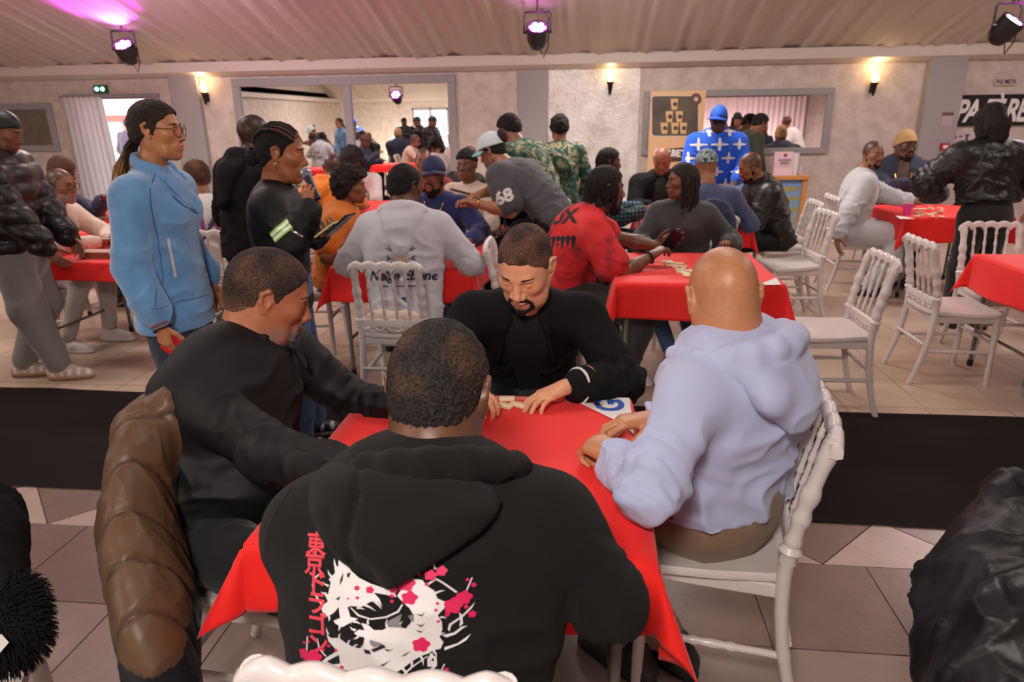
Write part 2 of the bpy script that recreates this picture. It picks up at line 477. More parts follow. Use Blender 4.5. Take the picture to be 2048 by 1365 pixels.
def head_color(V, hs, skin, lip, stub=None, buzz=None, hlc=None):
    P = V/hs; x, y, z = P[:, 0], P[:, 1], P[:, 2]
    C = np.tile(np.array(skin), (len(V), 1))
    C = C*(1+.10*vnoise(P*28, 3)+.05*vnoise(P*70, 4))[:, None]
    face = np.clip((y-.03)/.04, 0, 1)
    C = C*(1-.05*face[:, None])+.05*face[:, None]*np.array(skin)*np.array([1.15, .95, .9])
    zl = -.0645-5*(np.abs(x)**2)*.2
    lm = (np.abs(x) < .0245) & (y > .086) & (z < -.0545-.1*np.abs(x)) & (z > -.0755+.24*np.abs(x))
    C[lm] = np.array(lip)
    ml = lm & (np.abs(z+.0643) < .0016)
    C[ml] = np.array(lip)*.35
    nos = (np.abs(np.abs(x)-.0085) < .0045) & (z < -.0375) & (z > -.044) & (y > .09)
    C[nos] = np.array(skin)*.35
    if stub is not None:
        col, amt = stub
        mz = np.clip((-.046-z-.35*np.maximum(0, .035-y)+.25*np.maximum(0, y-.07))/.026, 0, 1)*np.clip((y+.015)/.04, 0, 1)*(z > -.16)
        mo = np.clip(1-np.maximum(np.abs(x)/.03, np.abs(z+.047)/.01), 0, 1)*(y > .07)
        w = np.clip(np.maximum(mz, mo*1.4), 0, 1)*amt*np.clip(.8+.7*vnoise(P*160, 9), .2, 1.2)
        w[lm] = 0
        C = C*(1-w[:, None])+w[:, None]*np.array(col)
    if buzz is not None:
        col, amt = buzz
        w = np.clip((z-hair_z(x, y))/.008, 0, 1)*amt*np.clip(.8+.8*vnoise(P*150, 5), 0, 1.2)
        C = C*(1-w[:, None])+w[:, None]*np.array(col)
    return np.clip(C, .002, 1)
def hair_shell(h, hs, t, line=None, noise=.002, nf=60., top=0., wide=1., seed=0):
    S = SDF(h); q = lambda *a: tuple(v*hs for v in a)
    S.ell(q(0, -.008, .028+top*.4), (.074*hs*wide+t, .098*hs+t, .09*hs+t+top*.6), k=.02)
    S.ell(q(0, -.045, -.02), (.055*hs*wide+t, .045*hs+t, .06*hs+t), k=.03)
    S.fn(lambda X, Y, Z: ((hair_z(X/hs, Y/hs, line)*hs-Z)*.75).astype(np.float32))
    V, F = S.mesh(1)
    if noise and len(V):
        N = vnormals(V, F); V = V+N*(noise*(vnoise(V*nf, seed)+.6*vnoise(V*nf*2.2, seed+1)))[:, None]
    return V, F
def tubes_mesh(paths, n=6):
    VV = []; FF = []; b = 0
    for pts, rad in paths:
        m_ = MB(); m_.tube(pts, rad, n, cap=False)
        VV.append(np.array(m_.v)); FF.append(np.array(m_.f)+b); b += len(m_.v)
    return np.concatenate(VV), np.concatenate(FF)
def joinm(*ms):
    V = []; F = []; C = []; b = 0
    for mm in ms:
        if len(mm[0]) == 0: continue
        V.append(mm[0]); F.append(np.asarray(mm[1])+b); b += len(mm[0])
        if len(mm) > 2: C.append(mm[2])
    return (np.concatenate(V), np.concatenate(F)) + ((np.concatenate(C),) if C else ())
def hand_sdf(S, wr, fwd, pn, right=True, curl=.5, spread=.12, s=1., thumb=.5, forearm=None, curls=None, fr=.033):
    wr = A3(wr); fwd = nrm(fwd); pn = nrm(A3(pn)-fwd*np.dot(pn, fwd)); ix = np.cross(fwd, pn)*(1 if right else -1)
    offs = [(.030, .086, 'i'), (.0105, .091, 'm'), (-.0095, .087, 'r'), (-.028, .078, 'p')]
    segs = {'i': (.043, .025, .020), 'm': (.047, .029, .021), 'r': (.043, .027, .020), 'p': (.033, .020, .018)}
    rad = {'i': .0095, 'm': .0098, 'r': .0093, 'p': .0082}
    if forearm is not None: S.cone(forearm, wr, fr*1.28*s, fr*.80*s, k=.02)
    S.cone(wr, wr+fwd*.03*s, .025*s, .027*s, k=.02, flat=(pn, .72))
    for i, (o, l, nme) in enumerate(offs):
        kn = wr+fwd*l*s+ix*o*s-pn*(.004 if nme in 'mr' else .001)*s
        S.cone(wr+fwd*.015*s+ix*o*.55*s, kn, .0165*s, .0125*s, k=.012*s)
        c = curls[i] if curls else curl
        a = c*.62; p = kn; f0 = nrm(fwd+ix*spread*(o/.03))
        r0 = rad[nme]*s
        for j, L in enumerate(segs[nme]):
            d = f0*math.cos(a)+pn*math.sin(a); e = p+d*L*s
            r1 = r0*(.92 if j < 2 else .80)
            S.cone(p, e, r0, r1, k=.0035*s); p = e; r0 = r1; a += c*(1.05, .75, 0)[j]
    tb = wr+fwd*.022*s+ix*.024*s+pn*.006*s
    d = nrm(fwd*.62+ix*(.78-.45*thumb)+pn*(.25+.5*thumb)); p = tb; r0 = .0145*s
    for j, L in enumerate((.040, .033, .026)):
        e = p+d*L*s; r1 = r0*(.84 if j == 0 else .86)
        S.cone(p, e, r0, r1, k=.008*s if j == 0 else .003); p = e; r0 = r1
        d = nrm(d+fwd*.28+pn*.10*thumb-ix*.28*thumb)
    return S
def ik(a, b, l1, l2, pole):
    a = A3(a); b = A3(b); d = b-a; L = np.linalg.norm(d); L2 = min(L, (l1+l2)*.995); u = d/(L+1e-9)
    x = (l1*l1-l2*l2+L2*L2)/(2*L2); hgt = math.sqrt(max(l1*l1-x*x, 0)); p = A3(pole); p = nrm(p-u*np.dot(p, u))
    return a+u*x+p*hgt, a+u*L2
def eye_mesh(hs, gaze, skin, openup=24, opendn=-18):
    n, k = 28, 20; V = []; F = []; C = []
    for i in range(k+1):
        th = math.pi*i/k-math.pi/2
        for j in range(n):
            a = 2*math.pi*j/n; V.append((math.cos(th)*math.cos(a), math.cos(th)*math.sin(a), math.sin(th)))
    for i in range(k):
        for j in range(n): F.append((i*n+j, i*n+(j+1) % n, (i+1)*n+(j+1) % n, (i+1)*n+j))
    V = np.array(V); el = np.degrees(np.arctan2(V[:, 2], np.maximum(V[:, 1], 1e-3))); az = np.degrees(np.arctan2(V[:, 0], np.maximum(V[:, 1], 1e-3)))
    C = np.tile(np.array([.62, .58, .55]), (len(V), 1))
    gz = math.degrees(gaze[0]); ge = math.degrees(gaze[1])
    r = np.hypot(az-gz, el-ge); C[r < 27] = (.035, .018, .010); C[r < 11] = (.004, .004, .004)
    up = openup-.010*az**2; dn = opendn+.006*az**2
    C[(el > up) | (el < dn)] = np.array(skin)*.86
    C[(np.abs(el-up) < 6)] = (.012, .008, .006)
    R_ = .0136*hs
    return V*np.array([R_*1.08, R_, R_]), np.array(F), C
SKIN_M = vmat('skin', rough=.42, bump=.12, bscale=420., spec=.45)
HAIRBUMP = dict(bump=.9, bscale=330.)
def put_local(V, Rm, c): return V@Rm.T+c
class P: pass

def person(label, loc, face, pose='sit', H=1.75, g=1.0, lean=8., hyaw=0., hpitch=0., hroll=0., skin=(.20, .095, .05), lip=None,
           top=None, bottom=None, shoes=None, hair=None, beard=None, stub=None, buzz=None, wrR=None, wrL=None, handR=None, handL=None,
           poleR=None, poleL=None, lod=1, group=None, J=None, gaze=(0, 0), lids=(24, -18), hs=None, female=False, feet=None, nw=1., wide=1.,
           seat=.46, brow=True, armless=False, sleeve=.012, legs=True, headpos=None, shw=None, eyes=True, tuck=0., slouch=0.):
    """one person: the continuous body mesh (head, neck, trunk, limbs, hands) is the top-level object, clothes and hair its children.
    loc = hips on the ground plan, face = heading in degrees (0 looks along +Y, 90 looks along -X)."""
    s = H/1.75; f = R(face); Rb = rotm(f); loc = A3(loc[0], loc[1], 0); hs = hs or (1.0 if not female else .96)*(.94+.06*s)
    lip = lip or tuple(A3(skin)*A3(1.25, .85, .85)+A3(.05, .0, .01))
    Wd = lambda p: Rb@A3(p)+loc
    le = R(lean); shw = shw or (.170 if female else .192)*s*(.5+.5*g)
    j = {}
    if pose == 'sit':
        pz = seat+.115*s
        j['pel'] = A3(0, 0, pz)
        tl = .47*s
        j['hipR'] = A3(.095*s, .03, seat+.09*s); j['hipL'] = A3(-.095*s, .03, seat+.09*s)
        kx = .14*s
        j['kneeR'] = A3(kx, .45*s, seat+.055*s); j['kneeL'] = A3(-kx, .45*s, seat+.055*s)
        j['ankR'] = A3(kx, (.46-tuck)*s, .085*s); j['ankL'] = A3(-kx, (.46-tuck)*s, .085*s)
    else:
        j['pel'] = A3(0, 0, .95*s); tl = .485*s
        j['hipR'] = A3(.09*s, 0, .90*s); j['hipL'] = A3(-.09*s, 0, .90*s)
        j['ankR'] = A3(.11*s, -.02, .085*s); j['ankL'] = A3(-.11*s, .02, .085*s)
        j['kneeR'] = A3(.10*s, .03, .49*s); j['kneeL'] = A3(-.10*s, .03, .49*s)
    sp = A3(0, math.sin(le), math.cos(le)); sl = R(slouch)
    sp2 = A3(0, math.sin(le+sl), math.cos(le+sl))
    j['wai'] = j['pel']+sp*tl*.33; j['che'] = j['pel']+sp*tl*.40+sp2*tl*.30; j['nb'] = j['pel']+sp*tl*.40+sp2*tl*.60
    sdp = (.065 if female else .052)*s
    j['shR'] = j['nb']+A3(shw, 0, 0)-sp2*sdp; j['shL'] = j['nb']+A3(-shw, 0, 0)-sp2*sdp
    nl = A3(0, math.sin(le*.6+sl+.12), math.cos(le*.6+sl+.12))
    j['head'] = j['nb']+nl*.19*s*1.0+A3(0, .028, 0)*s
    w = {k: Wd(v) for k, v in j.items()}
    if headpos is not None:
        d = A3(headpos)-w['head']; w['head'] = A3(headpos)
        for k_, a_ in (('nb', .75), ('shR', .68), ('shL', .68), ('che', .45), ('wai', .18)): w[k_] = w[k_]+d*a_
    if feet:
        for k_, v_ in feet.items(): w[k_] = A3(v_)
    if J: w.update({k_: A3(v_) for k_, v_ in J.items()})
    fwd = Rb@A3(0, 1, 0); lat = Rb@A3(1, 0, 0)
    l1, l2 = .285*s, .255*s
    for sd, tgt, pole in (('R', wrR, poleR), ('L', wrL, poleL)):
        sg = 1 if sd == 'R' else -1
        if tgt is None:
            tgt = w['sh'+sd]+lat*sg*.06+fwd*.10-UP*.49*s if pose == 'stand' else w['sh'+sd]+fwd*.34*s-UP*.26*s-lat*sg*.05
        pole = A3(pole) if pole is not None else lat*sg*.6-UP*.7-fwd*.45
        if ('el'+sd) in w: w['wr'+sd] = A3(tgt)
        else: w['el'+sd], w['wr'+sd] = ik(w['sh'+sd], tgt, l1, l2, pole)
    hm = rotm(f+R(hyaw), R(hpitch), R(hroll)); hc = w['head']
    hh = (.0030, .0050, .0072)[lod]; gh = (.0065, .0115, .016)[lod]; ph = (.010, .017, .022)[lod]; fh = (.0032, .0056, .008)[lod]
    # --- body mesh
    nbl = hm.T@(w['nb']-hc)
    Vh, Fh = head_sdf(hh, hs, tuple(nbl), female, nw, wide).mesh(1)
    Ch = head_color(Vh, hs, skin, lip, stub, buzz)
    parts = [(put_local(Vh, hm, hc), Fh, Ch)]
    spv = nrm(w['nb']-w['pel']); shv = nrm(w['shR']-w['shL']); cf = nrm(np.cross(spv, shv))
    fl = (cf, .68)
    B = SDF(.021 if lod else .016)
    B.cone(w['pel'], w['wai'], .145*g, .130*g, k=.05, flat=fl).cone(w['wai'], w['che'], .130*g, .150*g, k=.05, flat=fl)
    B.cone(w['che'], w['nb']-spv*.05, .150*g, .085, k=.05, flat=fl).cone(w['nb']-spv*.05, w['nb'], .075, .058*nw, k=.03)
    B.cone(w['shL'], w['shR'], .048, k=.04)
    for sd in 'RL':
        B.cone(w['sh'+sd], w['el'+sd], .045*(.6+.4*g), .038, k=.03); B.cone(w['el'+sd], w['wr'+sd], .038, .027, k=.02)
        if legs:
            B.cone(w['hip'+sd], w['knee'+sd], .078*(.5+.5*g), .054, k=.04); B.cone(w['knee'+sd], w['ank'+sd], .052, .034, k=.03)
            B.cone(w['ank'+sd], w['ank'+sd]+fwd*.12*s-UP*.045, .032, .028, k=.03)
    Vb, Fb = B.mesh(1)
    nwf = max(1., nw*hs)
    parts.append((Vb, Fb, np.tile(np.array(skin), (len(Vb), 1))))
    short = top and top.get('sleeve') == 'short'
    for sd, hd in (('R', handR), ('L', handL)):
        hd = dict(hd or {})
        if hd.get('hide'): continue
        S = SDF(fh); el, wr = w['el'+sd], w['wr'+sd]
        fd = hd.pop('fwd', None); fd = nrm(wr-el) if fd is None else nrm(fd)
        pn = hd.pop('pn', None); pn = (-UP if abs(fd[2]) < .8 else -lat*(1 if sd == 'R' else -1)) if pn is None else A3(pn)
        sz = hd.pop('s', (.97 if not female else .86)*s)
        start = el*.35+w['sh'+sd]*.65 if short else el*.6+wr*.4
        if short:
            S.cone(start, el, .050*(.5+.5*g), .042, k=.02); S.cone(el, el*.5+wr*.5, .043, .041, k=.02); hand_sdf(S, wr, fd, pn, sd == 'R', s=sz, forearm=el*.5+wr*.5, fr=.034, **hd)
        else: hand_sdf(S, wr, fd, pn, sd == 'R', s=sz, forearm=start, fr=.030, **hd)
        V_, F_ = S.mesh(1)
        C_ = np.tile(np.array(skin), (len(V_), 1))*(1+.09*vnoise(V_*45, 6))[:, None]
        parts.append((V_, F_, C_))
    V, F, C = joinm(*parts)
    base = A3(loc)
    body = link('person', np_mesh('person', V-base, F, SKIN_M, col=C), loc=base)
    tag(body, label, 'person', group)
    o = P(); o.w = w; o.hm = hm; o.hc = hc; o.hs = hs; o.body = body; o.base = base; o.cf = cf; o.spv = spv; o.shv = shv; o.lat = lat; o.fwd = fwd; o.g = g; o.s = s; o.skin = skin; o.nwf = nwf
    o.parts = {}
    def child(name, V, F, mt, col=None, smooth=True, parent=None):
        if len(V) == 0: return None
        c = link(name, np_mesh(name, np.asarray(V)-base, F, mt, col=col, smooth=smooth), body if parent is None else parent)
        o.parts[name] = (np.asarray(V), F, c); return c
    o.child = child
    loc_w = lambda V: put_local(np.asarray(V, float), hm, hc)
    o.loc_w = loc_w
    # --- eyes, brows
    if eyes:
        for sx in (-1, 1):
            Ve, Fe, Ce = eye_mesh(hs, gaze, skin, *lids)
            child('eye', loc_w(Ve+A3(sx*.031, .0765, .004)*hs), Fe, vmat('eye_surface', rough=.15), Ce)
        if brow:
            bc = mat('brow_hair', (.012, .008, .006), .8)
            tp = [([A3(sx*.012, .0922, .0262)*hs, A3(sx*.024, .0942, .0300)*hs, A3(sx*.037, .0885, .0305)*hs, A3(sx*.05, .0735, .0255)*hs], [.0022*hs, .0032*hs, .0027*hs, .0012*hs]) for sx in (-1, 1)]
            Vt, Ft = tubes_mesh(tp, 6); child('eyebrows', loc_w(Vt), Ft, bc)
    # --- hair
    if hair: make_hair(o, hair, max(.0042, hh*.95))
    if beard: make_beard(o, beard, hh)
    # --- garments
    if top: make_top(o, top, gh)
    if bottom and legs: make_bottom(o, bottom, ph)
    if shoes and legs: make_shoes(o, shoes, gh)
    return o

def make_beard(o, b, h):
    hs = o.hs; S = SDF(h); q = lambda *a: tuple(v*hs for v in a); L = b.get('len', 0.); t = b.get('t', 0.)
    if b['kind'] == 'full':
        for sx in (-1, 1):
            S.chain([q(sx*.064, .008, -.018), q(sx*.058, .012, -.05), q(sx*.042, .046, -.088-L*.5), q(0, .072, -.103-L)], [(.008+t)*hs, (.014+t)*hs, (.021+t)*hs, (.023+t)*hs], k=.02)
        if L > .01: S.cone(q(0, .06, -.1), q(0, .064, -.115-L), .03*hs, .02*hs, k=.02)
    if b['kind'] in ('full', 'goatee'):
        S.chain([q(-.031, .088, -.088), q(-.033, .088, -.068), q(-.026, .096, -.05), q(-.008, .103, -.0445), q(.008, .103, -.0445), q(.026, .096, -.05), q(.033, .088, -.068), q(.031, .088, -.088)], [.0055*hs]*2+[.0045*hs, .0042*hs, .0042*hs, .0045*hs]+[.0055*hs]*2, k=.006)
        S.chain([q(-.03, .08, -.09), q(0, .092, -.1-L), q(.03, .08, -.09)], [.010*hs, .0145*hs, .010*hs], k=.01)
    if b['kind'] == 'moustache':
        S.chain([q(-.026, .094, -.052), q(-.008, .1025, -.0445), q(.008, .1025, -.0445), q(.026, .094, -.052)], .0042*hs, k=.004)
    V, F = S.mesh(1); N = vnormals(V, F); V = V+N*(.0016*vnoise(V*130, 3))[:, None]
    c1 = np.array(b.get('col', (.012, .009, .008))); c2 = np.array(b.get('col2', c1))
    n = np.clip(.5+.9*vnoise(V*120, 8), 0, 1)
    zz = np.clip((-.06*hs-V[:, 2])/(.04*hs), 0, 1)
    ww = (n*(.35+.65*zz))[:, None] if 'col2' in b else np.zeros((len(V), 1))
    o.child('beard', o.loc_w(V), F, vmat('beard_hair', rough=.85, bump=.8, bscale=350., spec=.2), c1*(1-ww)+c2*ww)

def hair_mat(sc, con):
    key = 'hair_strands_%d_%d' % (sc, con*100)
    if key in _M: return _M[key]
    t = NT(key); t.set(Roughness=.7); t.b.inputs['Specular IOR Level'].default_value = .25
    a = t.n('Attribute', attribute_name='Col'); tc = t.n('TexCoord'); nz = t.n('TexNoise', i_Scale=float(sc), i_Detail=3.); t.l(tc.outputs['Object'], nz.inputs['Vector'])
    mr = t.n('MapRange'); mr.inputs['From Min'].default_value = .36; mr.inputs['From Max'].default_value = .66; mr.inputs['To Min'].default_value = 1-con; mr.inputs['To Max'].default_value = 1+2.2*con; t.l(nz.outputs['Fac'], mr.inputs['Value'])
    mx = t.n('VectorMath', operation='SCALE'); t.l(a.outputs['Color'], mx.inputs[0]); t.l(mr.outputs['Result'], mx.inputs['Scale']); t.l(mx.outputs['Vector'], t.b.inputs['Base Color'])
    bp = t.n('Bump', i_Strength=1., i_Distance=.004); t.l(nz.outputs['Fac'], bp.inputs['Height']); t.l(bp.outputs['Normal'], t.b.inputs['Normal'])
    _M[key] = t.m
    return t.m
def make_hair(o, hr, h):
    hs = o.hs; k = hr['kind']; col = np.array(hr.get('col', (.010, .008, .007))); rnd = random.Random(hr.get('seed', 1))
    q = lambda *a: A3(*a)*hs
    mt = hair_mat(hr.get('sf', 300.), hr.get('contrast', .7))
    def colors(V, amt=.5, f=150):
        c = col*(1+amt*vnoise(V*f, 11))[:, None]
        if 'skin' in hr:      # scalp showing through a close crop
            n = np.clip(hr.get('base', .16)+hr.get('amt', .3)*np.clip(vnoise(V*22, 22)*1.2+.2, 0, 1), 0, 1)
            fade = np.clip((hr.get('fade', -.2)-V[:, 2]/hs)/.04, 0, 1)
            n = np.clip(n+fade*.45, 0, .75)[:, None]
            c = c*(1-n)+n*np.array(hr['skin'])
        return np.clip(c, .001, 1)
    if k in ('short', 'afro'):
        t = hr.get('t', .006); V, F = hair_shell(h, hs, t, hr.get('line'), hr.get('noise', .0016), hr.get('nf', 120), hr.get('top', 0.), seed=hr.get('seed', 1))
        o.child('hair', o.loc_w(V), F, mt, colors(V))
    elif k in ('locs', 'braids', 'pony', 'long'):
        V, F = hair_shell(h, hs, hr.get('t', .008), hr.get('line'), .0016, 90, hr.get('top', 0.))
        ps = []
        if k == 'locs':
            n = hr.get('n', 46); L = hr.get('L', .2)
            for i in range(n):
                a = R(rnd.uniform(hr.get('amin', 62), 180))*rnd.choice((-1, 1)); zz = rnd.uniform(.0, .085)
                rr = math.sqrt(max(.02, 1-((zz-.028)/.10)**2))
                p0 = q(.078*math.sin(a)*rr, -.008+.102*math.cos(a)*rr, zz); l = L*rnd.uniform(.75, 1.1)+zz*.5
                out = q(.5*math.sin(a), .5*math.cos(a), 0); gr = o.hm.T@A3(0, 0, -1)
                pts = [p0]; p = p0+out*.018; pts.append(p+gr*.012)
                m_ = 5
                for t_ in range(1, m_+1): pts.append(p+gr*(l*t_/m_)+out*(.012*math.sin(t_*1.3+i))+q(rnd.uniform(-.006, .006), rnd.uniform(-.006, .006), 0))
                ps.append((pts, [.006*hs]+[.0065*hs]*(len(pts)-2)+[.0035*hs]))
        if k == 'pony':
            gr = o.hm.T@A3(0, 0, -1); bk = A3(0, -1, 0)
            for i in range(hr.get('n', 34)):
                a = rnd.uniform(-1, 1); b_ = rnd.uniform(-1, 1)
                p0 = q(.028*a, -.095+.012*b_, -.035+.02*b_); L = hr.get('L', .26)*rnd.uniform(.7, 1.1)
                pts = [q(.06*a, -.06, .06+.03*b_), p0]
                for t_ in range(1, 6): pts.append(p0+(gr*.86+bk*(.62-.07*t_)+A3(a*.28, 0, 0))*L*t_/5+q(rnd.uniform(-.007, .007), rnd.uniform(-.007, .007), 0))
                ps.append((pts, [.006*hs, .0075*hs]+[.0075*hs]*4+[.004*hs]))
            V2, F2 = SDF(h).ell(q(0, -.088, -.02), q(.045, .03, .035), k=.01).mesh(1); V, F = joinm((V, F), (V2, F2))
        if k == 'braids':
            for i in range(9):       # rows of cornrows from hairline to a low bun
                a = R(-78+19.5*i); pts = []
                for t_ in range(9):
                    u = t_/8.; ph = u*R(172)
                    y = .1*math.cos(ph)*(1-.0*u); zz = .03+.098*math.sin(ph)*max(.25, math.cos(a*(1-u*.65)))
                    x = .08*math.sin(a*(1-.75*u))*(.85+.25*math.sin(ph))
                    if u < .2: continue
                    pts.append(q(x, -.008+y, zz-.035*max(0, u-.7)))
                ps.append((pts, [.0065*hs+.0014*(t_ % 2) for t_ in range(len(pts))]))
            for i in range(10):
                a = 2*math.pi*i/10; c = q(0, -.118, -.03)
                pts = [c+q(.03*math.cos(a+t_*.7)*(1-.1*t_), -.012*math.sin(t_), .032*math.sin(a+t_*.7)*(1-.1*t_)) for t_ in range(6)]
                ps.append((pts, [.011*hs]*6))
            V2, F2 = SDF(h).ell(q(0, -.115, -.03), q(.035, .03, .036), k=.01).mesh(1); V, F = joinm((V, F), (V2, F2))
        if k == 'long':
            S = SDF(h*1.4); S.chain([q(0, -.075, .05), q(0, -.1, -.06), q(0, -.105, -.17-hr.get('L', 0))], [.085*hs, .08*hs, .06*hs], k=.03)
            S.chain([q(-.075, -.03, .02), q(-.085, -.05, -.12)], [.04*hs, .035*hs], k=.03); S.chain([q(.075, -.03, .02), q(.085, -.05, -.12)], [.04*hs, .035*hs], k=.03)
            V2, F2 = S.mesh(1); V2 = folds(V2, F2, .005, 40, 2, (0, 0, 1), .2); V, F = joinm((V, F), (V2, F2))
        if ps:
            V3, F3 = tubes_mesh(ps, 6); nb_ = len(V); V, F = joinm((V, F), (V3, F3))
        c = colors(V)
        if 'tip' in hr:
            gr = o.hm.T@A3(0, 0, -1); dd = V@gr
            w_ = np.clip((dd-hr.get('tip0', .10))/.10, 0, 1)[:, None]*np.clip(.6+.6*vnoise(V*40, 5), 0, 1)[:, None]; c = c*(1-w_)+w_*np.array(hr['tip'])
        o.child('hair', o.loc_w(V), F, mt, c)
        if k == 'braids':      # parted scalp lines between the rows
            ps = []
            for i in range(8):
                a = R(-68+19.5*i); pts = []
                for t_ in range(1, 7):
                    u = t_/8.; ph = u*R(172); y = .1*math.cos(ph); zz = .03+.0985*math.sin(ph)*max(.25, math.cos(a*(1-u*.65))); x = .0815*math.sin(a*(1-.75*u))*(.85+.25*math.sin(ph))
                    pts.append(q(x, -.008+y, zz))
                ps.append((pts, .0022*hs))
            V3, F3 = tubes_mesh(ps, 5); o.child('scalp_parting', o.loc_w(V3), F3, mat('scalp', tuple(A3(o.skin)*.8), .6))
    elif k in ('beanie', 'durag', 'hoodup'):
        line = hr.get('cline') or ([0, 40, 75, 95, 130, 180], [.052, .045, .02, .012, -.01, -.03])
        V, F = hair_shell(h, hs, hr.get('t', .012), line, hr.get('noise', .0), 60, hr.get('top', .0))
        if k == 'beanie':
            ribs = np.sin(np.arctan2(V[:, 0], V[:, 1])*46)*.0016
            N = vnormals(V, F); V = V+N*ribs[:, None]
            V2, F2 = hair_shell(h, hs, hr.get('t', .012)+.006, (line[0], [z for z in line[1]]), 0., 60)
            zt = hair_z(V2[:, 0]/hs, V2[:, 1]/hs, line)*hs
            keep = (V2[:, 2] < zt+.034*hs); kf = keep[F2].all(1); V, F = joinm((V, F), (V2, F2[kf]))
        o.child(hr.get('name', 'beanie' if k == 'beanie' else 'durag'), o.loc_w(V), F, mat(hr['mname'], hr['ccol'], hr.get('rough', .8), bump=.5, bscale=220., mottle=hr.get('mot', 0), mcol=hr.get('mcol'), mscale=hr.get('ms', 30.)))
    if k == 'short' and hr.get('cap') or k == 'cap':
        cp = hr['cap'] if k == 'short' else hr
        line = ([0, 60, 90, 140, 180], [.05, .042, .034, .02, .012])
        V, F = hair_shell(h, hs, .014, line, 0., 60, .012)
        o.child('cap_crown', o.loc_w(V), F, cp['mat'] if 'mat' in cp else mat(cp['mname'], cp['ccol'], .75, bump=.3, bscale=300.))
        yaw = R(cp.get('brim', 0.)); n = 15; Vb = []; Fb = []
        for i in range(n+1):
            a = R(-72+144*i/n)
            for r_, dz in ((.098, 0.), (.135, -.004), (.166, -.014)):
                Vb.append(rotm(-yaw)@q(.085/.098*r_*math.sin(a)*(1. if r_ < .1 else .80), r_*math.cos(a) if math.cos(a) > .2 else r_*math.cos(a), .052+dz-.035*math.sin(a)**2))
        m3 = len(Vb); Vb = np.array(Vb); Vb = np.concatenate([Vb, Vb-A3(0, 0, .005)])
        for i in range(n):
            for j_ in range(2):
                a_ = i*3+j_; Fb.append((a_, a_+1, a_+4, a_+3)); Fb.append((m3+a_, m3+a_+3, m3+a_+4, m3+a_+1))
            Fb.append((i*3+2, m3+i*3+2, m3+i*3+5, i*3+5))
        o.child('cap_brim', o.loc_w(Vb), np.array(Fb), cp.get('bmat') or (cp['mat'] if 'mat' in cp else _M[cp['mname']]))

